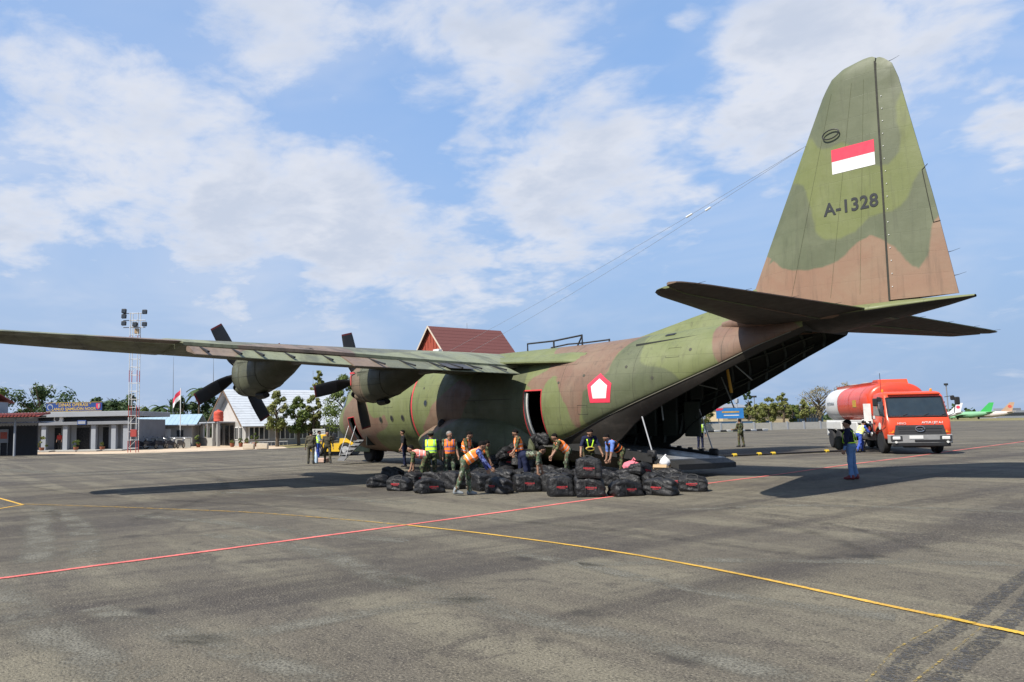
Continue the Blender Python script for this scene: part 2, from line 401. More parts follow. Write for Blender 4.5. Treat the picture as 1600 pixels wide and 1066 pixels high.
def ground_line(name, pts, w, m, dz=0.004):
    # smooth the polyline, then lay a ribbon of width w
    P = [Vector((x, y, 0)) for x, y in pts]; Q = []
    for i in range(len(P)-1):
        p0, p1, p2, p3 = P[max(i-1, 0)], P[i], P[i+1], P[min(i+2, len(P)-1)]
        k = max(2, int((p2-p1).length/0.35))
        for j in range(k):
            s = j/k; Q.append(0.5*((2*p1)+(p2-p0)*s+(2*p0-5*p1+4*p2-p3)*s*s+(3*p1-p0-3*p2+p3)*s**3))
    Q.append(P[-1]); vs = []; fs = []; ac = []
    for i, q in enumerate(Q):
        d = (Q[min(i+1, len(Q)-1)]-Q[max(i-1, 0)]).normalized(); nrm = Vector((-d.y, d.x, 0))*(w/2)
        for s in (-1, 0, 1):
            a = q+nrm*s*(1+0.05*math.sin(i*1.7+s)); vs.append((a.x, a.y, hgt(a.x, a.y)+dz)); ac.append(float(abs(s)))
    fs = [(3*i+k, 3*i+3+k, 3*i+4+k, 3*i+1+k) for i in range(len(Q)-1) for k in (0, 1)]
    me = bpy.data.meshes.new(name); me.from_pydata(vs, [], fs); me.materials.append(m); finish(me, 60)
    at_ = me.attributes.new('across', 'FLOAT', 'POINT'); at_.data.foreach_set('value', ac)
    return structure(link(name, me))
RED = paint_mat('red_line_paint', (0.72, 0.17, 0.15), 0.3); YEL = paint_mat('yellow_line_paint', (0.60, 0.36, 0.06), 0.42)
YELD = paint_mat('faded_yellow_paint', (0.40, 0.30, 0.10), 0.85)
TAR = paint_mat('tar_patch', (0.080, 0.077, 0.073), 0.95)
ground_line('red_line', [(26.9, -26), (26.41, -20.89), (26.16, -19.21), (25.96, -17.76), (25.31, -13.52), (24.83, -10.66), (24.16, -7.0), (23.81, -4.15), (23.68, -1.13), (23.72, 1.03), (23.62, 3.26), (23.3, 6.58), (22.3, 13.37), (21.29, 19.17), (20.07, 26.61), (18.45, 36.49), (14, 62)], 0.135, RED, 0.008)
YELM = paint_mat('worn_yellow_paint', (0.50, 0.31, 0.06), 0.85)
ground_line('yellow_line', [(15.15, -18.6), (16.33, -17.8), (17.7, -16.87), (19.13, -16.0), (21.13, -14.8), (23.37, -13.95), (25.35, -13.36)], 0.11, YELM, 0.009)
ground_line('yellow_line', [(25.35, -13.36), (26.6, -13.09), (27.77, -12.92), (29.05, -12.8), (30.26, -12.77), (31.34, -12.85), (32.29, -12.98), (33.14, -13.15), (33.81, -13.28), (34.39, -13.38), (34.91, -13.47), (35.6, -13.6), (37.5, -13.9)], 0.11, YEL, 0.009)
ground_line('yellow_line', [(4, -19.9), (10.01, -19.25), (12.72, -18.85), (15.4, -18.62)], 0.12, YEL)
ground_line('yellow_line', [(15.4, -18.66), (16.05, -19.24), (16.97, -19.88), (20, -21.5)], 0.12, YEL, 0.006)
ground_line('yellow_line', [(7, 16.2), (12.79, 20.84), (14.5, 22.26), (22, 28.5)], 0.14, YELD)
ground_line('yellow_line', [(12, 35.2), (15.13, 35.47), (18.67, 35.81), (30, 37)], 0.15, YELD)
ground_line('yellow_line', [(17, 21.8), (19.64, 23.65), (22.11, 25.4), (30, 31)], 0.15, YELD)
ground_line('tar_strip', [(33.4, -7.5), (33.92, -10.45), (34.16, -11.86), (34.37, -12.97), (34.52, -13.94), (34.62, -14.77), (34.86, -15.69), (35.4, -18)], 0.24, TAR, 0.004)
ground_line('tar_strip', [(33.9, -9.5), (34.48, -12.16), (34.73, -13.47), (34.89, -14.41), (35.06, -15.4), (35.5, -18)], 0.26, TAR, 0.0045)
YELF = paint_mat('flaked_yellow_paint', (0.66, 0.42, 0.05), 0.2)
ground_line('yellow_patch', [(34.18, -13.33), (34.52, -13.41)], 0.10, YELF, 0.014)
ground_line('yellow_patch', [(34.66, -13.43), (35.3, -13.56)], 0.115, YELF, 0.014)
YFL = paint_mat('flaked_yellow_edge', (0.42, 0.30, 0.07), 1.15)
ground_line('yellow_edge', [(34.24, -12.97), (34.39, -13.94), (34.49, -14.77), (34.73, -15.69), (35.3, -18)], 0.03, YFL, 0.007)
ground_line('yellow_edge', [(34.60, -13.47), (34.77, -14.41), (34.93, -15.4), (35.4, -18)], 0.03, YFL, 0.007)
# lighter tyre scuffs that curve over the near apron
def scuff_mat(name, a, b_, al):
    m, nt, b = nodes_of(name); t = NT(nt); P = t.pos()
    c = t.mix(t.rng(t.noise(P, 40, 2, 0.8), 0.32, 0.66), a, b_)
    t.put(b.inputs['Base Color'], c); b.inputs['Roughness'].default_value = 0.9; b.inputs['Specular IOR Level'].default_value = 0.2
    tr = t.n('ShaderNodeBsdfTransparent'); mx = t.n('ShaderNodeMixShader'); out = [n for n in t.N if n.type == 'OUTPUT_MATERIAL'][0]
    f = t.math('MULTIPLY', t.rng(t.noise(P, 1.3, 7, 0.75, 0.6), 0.34, 0.62, 0.0, al), t.rng(t.attr('across'), 0.25, 1.0, 1.0, 0.0))
    t.put(mx.inputs[0], f); t.L.new(tr.outputs[0], mx.inputs[1]); t.L.new(b.outputs[0], mx.inputs[2]); t.L.new(mx.outputs[0], out.inputs[0])
    return m
SCUFF = scuff_mat('tyre_scuff_pale', (0.06, 0.058, 0.05), (0.20, 0.19, 0.155), 0.75); SKID = scuff_mat('tyre_mark_dark', (0.010, 0.010, 0.010), (0.045, 0.043, 0.042), 0.22)
for pts, w in (([(15.96, -18.19), (20.9, -19.12), (23.32, -19.45), (25.31, -19.9)], 0.8), ([(17.42, -18.15), (20.89, -18.38), (23.41, -18.76), (25.32, -19.2)], 0.75), ([(26.75, -20.63), (27.94, -20.53), (30.15, -20.37), (31.63, -20.15)], 0.8), ([(28.87, -19.81), (31.04, -19.33), (32.51, -18.93)], 0.6),
               ([(20.01, -17.02), (22.2, -16.07), (24.97, -15.42), (26.98, -14.45)], 0.7), ([(30.2, -13.9), (30.63, -13.22), (31.07, -12.34), (32.34, -10.9), (33.68, -9.53)], 0.5), ([(28.85, -13.89), (30.63, -13.96), (32.04, -14.08), (33.22, -13.96), (33.99, -13.69)], 0.5), ([(29.37, -16.28), (31.74, -16.48), (33.09, -16.22), (34.49, -16.19)], 0.6),
               ([(-8, -17), (-5.01, -16.2), (0.82, -14.38), (2.7, -11.53), (0.9, -9.17)], 1.8), ([(30.74, -19.6), (30.85, -18.7), (30.81, -17.7), (30.91, -16.11)], 0.5), ([(26.67, -8.41), (28.27, -5.21), (31.74, -3.82)], 0.6), ([(14, -14), (18, -12), (22, -11)], 0.9), ([(24, -16.8), (27, -16.2), (30, -16.6)], 0.7)):
    ground_line('tyre_scuff', pts, w, SCUFF, 0.003)
for pts, w in (([(28.23, -6.79), (30.93, -8.01), (32.81, -9.68)], 0.35), ([(27.7, -7.4), (30.4, -8.7), (32.3, -10.4)], 0.35), ([(8, -17.4), (14, -16.4), (20, -13.8), (26, -11.4), (32, -11)], 0.45), ([(4, -10), (10, -11.2), (16, -13.6), (21, -17.4)], 0.5)):
    ground_line('tyre_mark', pts, w, SKID, 0.0035)
# ================================================================== TRANSPORT AIRCRAFT
AX0 = 12.7
aircraft = thing('cargo_aircraft', 'large four-propeller transport aircraft in green and brown camouflage, rear ramp lowered', 'aircraft', (AX0, 0, 0))
aircraft.rotation_euler = (-0.0128, 0.01284, 0)

def poly_sd(px, pz, poly):
    """signed distance, positive inside"""
    P = np.stack([px, pz], 1); V = np.array(poly, float); n = len(V)
    d = np.full(len(P), 1e9); ins = np.zeros(len(P), bool)
    for i in range(n):
        a, b = V[i], V[(i+1) % n]; e = b-a; w = P-a
        t = np.clip((w@e)/max(e@e, 1e-9), 0, 1); q = w-t[:, None]*e; d = np.minimum(d, (q*q).sum(1))
        c = ((a[1] > P[:, 1]) != (b[1] > P[:, 1]))
        xi = a[0]+(P[:, 1]-a[1])*e[0]/(e[1] if abs(e[1]) > 1e-9 else 1e-9)
        ins ^= c & (P[:, 0] < xi)
    return np.where(ins, 1, -1)*np.sqrt(d)
CB1 = [(16.43, 3.12), (16.54, 3.51), (17.05, 3.64), (17.42, 3.86), (17.24, 4.28), (15.87, 5.3), (20.9, 5.3), (20.39, 4.35), (20.29, 4.13), (20.22, 3.77), (20.22, 3.55), (19.82, 3.29), (19.25, 2.95), (19.18, 2.44), (19.01, 2.01), (19.02, 1.79), (18.8, 1.65), (18.69, 1.72), (18.65, 2.09), (18.54, 2.45), (18.25, 2.9), (18.04, 3.29), (18.02, 3.52), (17.74, 3.57), (17.48, 3.39), (17.39, 3.08), (17.34, 3.01)]
CB2 = [(23.34, 5.4), (25.6, 5.4), (26.4, 4.2), (25.5, 3.9), (24.09, 3.2), (24.0, 3.6)]
CD1 = [(20.6, 5.2), (21.3, 4.28), (21.31, 3.91), (21.57, 3.69), (22.17, 3.62), (22.61, 3.42), (22.88, 3.09), (22.57, 2.71), (22.09, 2.2), (20.91, 1.2), (19.6, 1.0), (19.14, 2.08), (19.2, 2.95), (19.82, 3.29), (20.22, 3.55), (20.24, 3.84), (20.39, 4.35)]
CN1 = [(4.01, 3.61), (3.81, 3.07), (3.0, 2.63), (2.6, 2.1), (2.4, 1.35), (2.3, 0.3), (5.35, 0.3), (5.56, 1.27), (5.82, 1.42), (6.35, 1.53), (6.93, 1.69), (7.14, 1.89), (6.99, 2.24), (6.83, 2.34), (6.6, 2.16), (5.81, 2.12), (5.63, 2.17), (5.59, 2.51), (5.33, 2.93), (4.61, 3.48)]
CN2 = [(10.71, 2.62), (11.6, 3.19), (12.4, 3.7), (13.5, 3.2), (12.6, 2.0), (11.0, 1.4), (9.9, 1.2), (9.7, 1.6), (10.54, 2.3)]
CFT = [(24.1, 5.84), (24.6, 6.9), (25.06, 6.58), (25.31, 6.3), (25.92, 6.16), (26.42, 6.18), (26.84, 6.28), (27.17, 6.51), (27.38, 6.71), (27.66, 6.84), (27.91, 6.74), (28.09, 6.53), (28.25, 6.42), (28.42, 6.12), (28.56, 5.85), (28.79, 5.76), (28.93, 5.81), (29.05, 6.84), (29.22, 7.07), (29.6, 7.3), (30, 4.7), (23.5, 4.5)]
CFL = [(26.0, 10.0), (26.28, 9.92), (26.48, 9.54), (26.8, 9.44), (27.02, 9.56), (27.22, 9.54), (27.39, 9.24), (27.85, 8.67), (28.18, 8.6), (28.37, 8.74), (28.51, 8.98), (28.53, 9.34), (28.42, 9.86), (28.46, 10.25), (28.59, 10.53), (28.9, 10.75), (29.4, 8.5), (28.9, 8.37), (28.74, 8.01), (28.59, 7.65), (28.41, 7.44), (28.16, 7.34), (28.04, 7.38), (27.85, 7.34), (27.59, 7.34), (27.41, 7.07), (27.21, 6.91), (26.81, 6.87), (26.49, 6.95), (26.34, 7.07), (26.27, 7.44), (26.2, 7.85), (26.08, 8.27), (26.14, 8.54), (25.94, 8.68), (25.4, 8.85)]
def wob(X, Y, Z, s, k=0.35):
    return np.sin(X*k*1.9+s)+np.sin(Y*k*1.5+2.1*s+0.7*np.sin(X*k*1.3))+0.6*np.sin(X*k*3.1+Y*k*2.7+Z*k*2+s*3.3)
def camo(o_or_me, co, mode, seed=0.0):
    me = o_or_me.data if hasattr(o_or_me, 'data') else o_or_me
    X, Y, Z = co[:, 0], co[:, 1], co[:, 2]
    gt, gd = wob(X, Y, Z, 1.3+seed)*0.5-0.45, wob(X, Y, Z, 4.1+seed)*0.5-0.15
    if mode == 'fus':
        tn = np.max([poly_sd(X, Z, q) for q in (CB1, CB2, CN1, CN2)], 0)
        dk = np.maximum(poly_sd(X, Z, CD1), poly_sd(X, Z, [(12.2, 0.2), (12.4, 2.2), (13.3, 4.0), (16.35, 4.2), (16.35, 0.2)]))
        side = Y > 0.35
        tn = np.where(side, gt, tn); dk = np.where(side, gd, dk)
    elif mode == 'fin': tn = poly_sd(X, Z, CFT); dk = -poly_sd(X, Z, CFL)
    elif mode == 'dorsal': tn = np.full(len(X), -1.0); dk = np.full(len(X), -1.0)
    elif mode == 'pod': tn = poly_sd(X, Z, CN2); dk = np.where(X > 12.2, 0.6, X-11.8)
    else: tn, dk = gt, gd
    for n, v in (('camo_tan', tn), ('camo_dark', dk)):
        a = me.attributes.new(n, 'FLOAT', 'POINT'); a.data.foreach_set('value', v.astype(np.float32))
def camo_mat(name, light, dark, tan, soot=0.0, streak=0.5, rough=0.55, seam=0.55):
    m, nt, b = nodes_of(name); t = NT(nt); v = t.obj()
    nz = t.math('MULTIPLY', t.math('SUBTRACT', t.noise(v, 3.2, 4), 0.5), 0.10)
    ft = t.rng(t.math('ADD', t.attr('camo_tan'), nz), -0.035, 0.035); fd = t.rng(t.math('ADD', t.attr('camo_dark'), nz), -0.05, 0.05)
    c = t.mix(ft, t.mix(fd, light, dark), tan)
    # sun-bleached and streaked paint
    c = t.mix(t.rng(t.noise(v, 0.8, 6, 0.65, 0.4), 0.35, 0.7, 0, 0.30), c, t.mix(0.45, c, (0.27, 0.28, 0.19)))
    s1 = t.rng(t.noise(t.mapping(v, (5, 5, 0.45)), 1.0, 6, 0.7, 0.3), 0.50, 0.72, 0, streak)
    c = t.mix(s1, c, t.mix(0.72, c, (0.03, 0.028, 0.022)))
    s2 = t.rng(t.noise(v, 9, 6, 0.7), 0.60, 0.78, 0, 0.35)
    c = t.mix(s2, c, t.mix(0.6, c, (0.05, 0.045, 0.035)))
    if soot: c = t.mix(t.rng(t.noise(t.mapping(v, (0.5, 1.6, 1)), 1.0, 6, 0.65, 0.5), 0.44, 0.66, 0, soot), c, (0.030, 0.028, 0.026))
    # skin panels: thin seams
    sep = t.n('ShaderNodeSeparateXYZ'); t.put(sep.inputs[0], v)
    arc = t.math('ADD', sep.outputs[2], t.math('MULTIPLY', sep.outputs[1], 0.35))
    cb = t.n('ShaderNodeCombineXYZ'); t.put(cb.inputs[0], sep.outputs[0]); t.put(cb.inputs[1], arc)
    br = t.n('ShaderNodeTexBrick'); t.put(br.inputs['Vector'], cb.outputs[0]); br.inputs['Scale'].default_value = 1.0
    br.inputs['Mortar Size'].default_value = 0.006; br.inputs['Brick Width'].default_value = 1.12; br.inputs['Row Height'].default_value = 0.56
    br.inputs['Color1'].default_value = (1, 1, 1, 1); br.inputs['Color2'].default_value = (0.90, 0.90, 0.90, 1); br.inputs['Mortar'].default_value = (seam, seam, seam, 1)
    c = t.mix(0.75, c, br.outputs['Color'], 'MULTIPLY')
    t.put(b.inputs['Base Color'], c)
    t.put(b.inputs['Roughness'], t.rng(t.noise(v, 2.2, 5), 0.3, 0.7, rough-0.1, rough+0.12)); b.inputs['Specular IOR Level'].default_value = 0.35
    wv = t.n('ShaderNodeTexWave', wave_type='BANDS', bands_direction='X'); t.put(wv.inputs['Vector'], v); wv.inputs['Scale'].default_value = 0.62; wv.inputs['Distortion'].default_value = 0.6; wv.inputs['Detail'].default_value = 1.0
    dent = t.math('ADD', t.noise(t.mapping(v, (1.3, 1.3, 2.2)), 1.6, 3), t.math('MULTIPLY', wv.outputs['Fac'], 0.22))
    t.put(b.inputs['Normal'], t.bump(t.math('ADD', t.math('MULTIPLY', dent, 0.9), t.math('MULTIPLY', br.outputs['Fac'], -0.25)), 0.30, 0.02))
    return m
C_L, C_D, C_T = (0.114, 0.130, 0.050), (0.072, 0.082, 0.042), (0.142, 0.084, 0.058)
CAMO = camo_mat('camouflage_paint', C_L, C_D, C_T)
CAMOW = camo_mat('camouflage_paint_sooty', (0.165, 0.178, 0.112), (0.105, 0.11, 0.078), (0.16, 0.115, 0.088), soot=0.5, streak=0.5)
CAMON = camo_mat('nacelle_paint', (0.105, 0.105, 0.056), (0.062, 0.065, 0.04), (0.14, 0.10, 0.07), soot=0.2)
def fin_mat():
    m = camo_mat('fin_paint', (0.118, 0.136, 0.046), (0.086, 0.098, 0.056), (0.205, 0.122, 0.080), streak=0.35, seam=0.82)
    return m
FINM = fin_mat()
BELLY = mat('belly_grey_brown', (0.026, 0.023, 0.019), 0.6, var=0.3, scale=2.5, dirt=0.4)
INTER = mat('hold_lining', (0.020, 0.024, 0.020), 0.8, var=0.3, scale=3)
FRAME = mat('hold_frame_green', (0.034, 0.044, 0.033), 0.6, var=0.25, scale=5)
BLACK = mat('matt_black', (0.018, 0.018, 0.019), 0.55, var=0.3, scale=8)
RUBBER = mat('tyre_rubber', (0.016, 0.016, 0.017), 0.8, var=0.3, scale=12, bump=0.2)
STEEL = mat('bare_steel', (0.42, 0.42, 0.42), 0.35, metal=0.9, var=0.15, scale=10)
HUBW = mat('wheel_hub_grey', (0.42, 0.43, 0.43), 0.5, var=0.15, scale=9, dirt=0.4)
DRED = mat('door_frame_red', (0.55, 0.055, 0.06), 0.5, var=0.2, scale=6)
WHITE = mat('white_paint', (0.74, 0.74, 0.72), 0.5, var=0.08, scale=4)
FRED = mat('flag_red', (0.70, 0.045, 0.085), 0.5, var=0.08, scale=4)
GLASS = mat('dark_glass', (0.012, 0.015, 0.018), 0.06, spec=0.7, var=0.2)
INK = mat('black_lettering', (0.022, 0.025, 0.028), 0.55, var=0.2, scale=8)

def part(mb, name, mats, parent=aircraft, mode=None, seed=0.0, smooth=40, shift=True):
    co = np.array(mb.v, float)
    if shift: mb.v = [(x-AX0, y, z) for x, y, z in mb.v]
    o = mb.build(name, mats, parent, smooth)
    if mode: camo(o, co, mode, seed)
    return o

# ---- fuselage surface -------------------------------------------------
CLOSED = [(0.0, 1.76, 1.90, .06), (.1, 1.55, 2.12, .3), (.3, 1.30, 2.36, .58), (.7, 1.02, 2.68, .96), (1.3, .80, 3.05, 1.36), (2.0, .65, 3.45, 1.68), (2.6, .56, 4.10, 1.88), (3.2, .50, 4.50, 2.02), (4.2, .47, 4.73, 2.12), (5.2, .46, 4.78, 2.16), (17.45, .46, 4.78, 2.16)]
OPEN = [(17.46, 4.78, 2.16, 2.62, 1.65, 1.20, 1.15, .72), (18.5, 4.79, 2.15, 2.70, 1.80, 1.50, 1.38, .85), (19.5, 4.81, 2.10, 2.80, 1.85, 1.92, 1.48, 1.0), (20.2, 4.83, 2.05, 2.95, 1.86, 2.20, 1.50, 1.3), (21, 4.86, 1.97, 3.10, 1.84, 2.50, 1.52, 2.0), (22, 4.90, 1.86, 3.30, 1.76, 2.87, 1.52, 2.5), (23, 4.94, 1.74, 3.55, 1.66, 3.24, 1.50, 2.93), (24, 4.97, 1.60, 3.85, 1.53, 3.62, 1.42, 3.4), (25, 5.0, 1.43, 4.20, 1.38, 4.05, 1.28, 3.85), (26.3, 5.02, 1.20, 4.62, 1.16, 4.50, 1.05, 4.38)]
TAIL = [(26.31, 4.38, 5.02, 1.20), (27.2, 4.50, 5.02, 1.02), (28.3, 4.65, 5.03, .72), (29.2, 4.80, 5.01, .40), (29.85, 4.92, 4.99, .06)]
def interp(tab, X):
    if X <= tab[0][0]: return tab[0][1:]
    for a, b in zip(tab, tab[1:]):
        if a[0] <= X <= b[0]:
            t = (X-a[0])/(b[0]-a[0]); return tuple(p+(q-p)*t for p, q in zip(a[1:], b[1:]))
    return tab[-1][1:]
PH1 = rad(136.6)
def fus_pt(X, ph, side, inset=0.0):
    """ph: 0 at the crown, pi at the keel (or at the edge of the ramp opening); side -1 is port"""
    if X <= 17.455 or X >= 26.305:
        zb, zt, hw = interp(CLOSED if X < 20 else TAIL, X); zc, rz = (zb+zt)/2, (zt-zb)/2
        return Vector((X, side*max(.02, hw-inset)*math.sin(ph), zc+max(.02, rz-inset)*math.cos(ph)))
    zt, hw, zm, yc, zch, yo, zo = interp(OPEN, X)
    hw -= inset; zt -= inset; yc -= inset; yo -= inset*0.6
    if ph <= math.pi/2: y, z = hw*math.sin(ph), zm+(zt-zm)*math.cos(ph)
    elif ph <= PH1:
        t = (ph-math.pi/2)/(PH1-math.pi/2); y = hw+(yc-hw)*t**1.8; z = zm+(zch-zm)*math.sin(t*math.pi/2)**0.95 if zch < zm else zm
    else: t = (ph-PH1)/(math.pi-PH1); y = yc+(yo-yc)*t**1.2; z = zch+(zo-zch)*t**0.9
    return Vector((X, side*y, z))
def fus_n(X, ph, side):
    e = 0.01; a = fus_pt(X+e, ph, side)-fus_pt(X-e, ph, side); p2 = max(0.002, min(math.pi-0.002, ph)); b = fus_pt(X, p2+e, side)-fus_pt(X, p2-e, side)
    n = a.cross(b); n.normalize(); c = fus_pt(X, ph, side)-Vector((X, 0, 2.7 if X < 20 else 4.2))
    return n if n.dot(c) > 0 else -n
def fus_at(X, Z, off=0.008, side=-1):
    lo, hi = 0.0, math.pi
    for _ in range(32):
        m_ = (lo+hi)/2
        if fus_pt(X, m_, side).z > Z: lo = m_
        else: hi = m_
    return fus_pt(X, lo, side)+fus_n(X, lo, side)*off
DOORS = [(16.43, 17.30, rad(78.5), PH1, -1), (3.35, 4.05, rad(101.2), PH1, -1)]
def in_door(X, ph, side): return any(a < X < b and c < ph < d and side == s for a, b, c, d, s in DOORS)
XS = sorted(set([0, .05, .1, .2, .3, .5, .7, 1, 1.3, 1.65, 2, 2.3, 2.6, 2.9, 3.2, 3.35, 3.7, 4.05, 4.4, 4.8, 5.2, 16.43, 16.87, 17.30, 17.45, 17.46]+[5.6+.45*i for i in range(25)]+[17.8+.28*i for i in range(31)]+[26.3, 26.31, 26.6, 26.9, 27.2, 27.6, 28, 28.3, 28.7, 29.2, 29.5, 29.75, 29.85]))
PHS = [0]+[rad(6.04*i) for i in range(1, 13)]+[rad(q) for q in (78.5, 84, 90, 95.6, 101.2, 108, 115, 122, 129.5, 136.6, 143, 150, 158, 166, 173, 180)]
def shell(inset, x0, x1):
    mb = MB(); xs = [x for x in XS if x0-1e-6 <= x <= x1+1e-6]; n = len(PHS)
    for side in (-1, 1):
        vs = [fus_pt(X, p, side, inset) for X in xs for p in PHS]; fs = []; mi = []
        for i in range(len(xs)-1):
            for j in range(n-1):
                xm, pm = (xs[i]+xs[i+1])/2, (PHS[j]+PHS[j+1])/2
                if in_door(xm, pm, side): continue
                f = (i*n+j, i*n+j+1, (i+1)*n+j+1, (i+1)*n+j)
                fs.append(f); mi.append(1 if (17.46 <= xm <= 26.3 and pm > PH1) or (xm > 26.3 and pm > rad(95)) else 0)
        o = len(mb.v); mb.add(vs, fs); mb.m[-len(fs):] = mi
    return mb
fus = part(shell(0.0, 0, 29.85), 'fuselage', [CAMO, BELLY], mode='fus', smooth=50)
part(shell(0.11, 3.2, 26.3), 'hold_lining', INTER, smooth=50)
mb = MB().box((10.9, 0, 1.06), (13.4, 2.8, 0.10)); part(mb, 'hold_floor', mat('hold_floor_grey', (0.09, 0.09, 0.085), 0.7, var=0.25, scale=3, dirt=0.4))
mb = MB().box((4.6, 0, 2.4), (0.06, 3.3, 3.2)); part(mb, 'bulkhead', INTER)
# hold frames seen through the open rear
for i in range(13):
    X = 17.7+i*0.66
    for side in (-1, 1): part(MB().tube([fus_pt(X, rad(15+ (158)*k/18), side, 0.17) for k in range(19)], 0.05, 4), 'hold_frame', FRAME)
for zf in (0.42, 0.62, 0.8):
    for side in (-1, 1):
        part(MB().tube([fus_pt(17.6+k*0.55, rad(180*zf*0.95), side, 0.20) for k in range(15)], 0.03, 4), 'hold_stringer', FRAME)
# raised upper cargo door under the tail
mb = MB().prism([(20.9, -1.35, 4.36), (25.9, -1.0, 4.62), (25.9, 1.0, 4.62), (20.9, 1.35, 4.36)], (0, 0, 0.09)); up = part(mb, 'raised_cargo_door', INTER)
for i in range(6): part(MB().box((21.4+i*0.8, 0, 4.35+0.042*i), (0.07, 2.2, 0.07)), 'door_rib', FRAME, up, shift=False); up.children[-1].location = (-AX0, 0, 0)
YST = mat('yellow_strap', (0.55, 0.30, 0.03), 0.6)
part(MB().tube([(22.9, 0.45, 3.75), (23.0, 0.5, 2.85)], 0.045, 8), 'yellow_post', YST)
for a, b in (((21.3, -0.9, 3.7), (21.5, -0.9, 2.0)), ((22.2, 1.2, 3.4), (22.6, 1.2, 2.4)), ((21.2, 0.6, 3.3), (22.3, 0.8, 3.0)), ((23.4, -.3, 3.9), (23.9, 0.2, 3.2))):
    part(MB().tube([a, b], 0.022, 6), 'hold_strut', mat('strut_grey', (0.20, 0.22, 0.20), 0.5))
for i in range(4): part(MB().box((18.1+i*0.9, 1.55, 2.05), (0.62, 0.12, 1.2), bev=0.03), 'hold_panel', FRAME)
for i in range(3): part(MB().box((20.0+i*1.05, 1.5, 2.75+i*.35), (0.5, 0.12, 0.8), bev=0.03), 'hold_locker', INTER)

# ---- marks on the fuselage --------------------------------------------
def surf_poly(poly, off, rings=5, sub=6, side=-1):
    cx = sum(p[0] for p in poly)/len(poly); cz = sum(p[1] for p in poly)/len(poly)
    edge = []
    for a, b in zip(poly, poly[1:]+poly[:1]):
        for k in range(sub): edge.append((a[0]+(b[0]-a[0])*k/sub, a[1]+(b[1]-a[1])*k/sub))
    mb = MB(); R_ = []
    for r in range(rings+1):
        s = max(0.02, r/rings); R_.append([fus_at(cx+(x-cx)*s, cz+(z-cz)*s, off, side) for x, z in edge])
    return mb.loft(R_, cap=False)
pent = [(19.92, 3.54), (20.42, 3.19), (20.33, 2.57), (19.55, 2.57), (19.44, 3.17)]
cx, cz = 19.93, 3.0
pin = [(cx+(x-cx)*0.67, cz+(z-cz)*0.67) for x, z in pent]
part(surf_poly(pent, 0.008), 'pentagon_insignia', FRED); part(surf_poly(pin, 0.013), 'pentagon_insignia', WHITE)
def band(X0, X1, p0, p1, off, n=20, side=-1, m=1):
    mb = MB(); P = [p0+(p1-p0)*i/n for i in range(n+1)]; Q = [X0+(X1-X0)*i/m for i in range(m+1)]
    return mb.loft([[fus_pt(x, p, side)+fus_n(x, p, side)*off for x in Q] for p in P], cap=False, closed=False)
part(band(9.18, 9.27, rad(40), rad(128), 0.008), 'propeller_warning_stripe', DRED)
for a, b, c, d in ((16.39, 16.43, rad(77.3), rad(138)), (17.30, 17.335, rad(77.3), rad(138)), (16.43, 17.30, rad(77.3), rad(78.5))):
    part(band(a, b, c, d, 0.010), 'door_edge_stripe', DRED)
for a, b, c, d in ((3.31, 3.35, rad(100), rad(138)), (4.05, 4.08, rad(100), rad(138)), (3.35, 4.05, rad(100), rad(101.2))):
    part(band(a, b, c, d, 0.010), 'door_edge_stripe', DRED)
# jambs inside the door openings
for (a, b, c, d, s) in DOORS:
    n = 14
    for X in (a, b): part(MB().loft([[fus_pt(X, c+(d-c)*i/n, s), fus_pt(X, c+(d-c)*i/n, s, 0.13)] for i in range(n+1)], cap=False, closed=False), 'door_jamb', mat('jamb_grey', (0.26, 0.26, 0.24), 0.6, dirt=0.3))
part(MB().tube([fus_pt(16.5, rad(80+50*i/10), -1, 0.10) for i in range(11)], 0.05, 6), 'door_seal', mat('seal_white', (0.5, 0.5, 0.47), 0.7, dirt=0.4))
for X, Z in ((6.59, 2.05), (7.55, 2.11), (8.45, 2.13), (10.29, 2.75)):
    ring = [(X+0.13*math.cos(a), Z+0.15*math.sin(a)) for a in [2*math.pi*k/14 for k in range(14)]]; ins = [(X+(x-X)*.74, Z+(z-Z)*.74) for x, z in ring]
    w = part(surf_poly(ring, 0.012, 3, 1), 'porthole', mat('porthole_frame', (0.09, 0.095, 0.06), 0.5)); g_ = part(surf_poly(ins, 0.018, 3, 1), 'pane', GLASS, w, shift=False); g_.location = (-AX0, 0, 0)
for p0, p1, X0, X1 in ((20, 40, 2.1, 2.6), (44, 62, 2.15, 2.75), (66, 80, 2.2, 3.0)):
    for side in (-1, 1): part(band(X0, X1, rad(p0), rad(p1), 0.012, 5, side, 3), 'cockpit_window', GLASS)
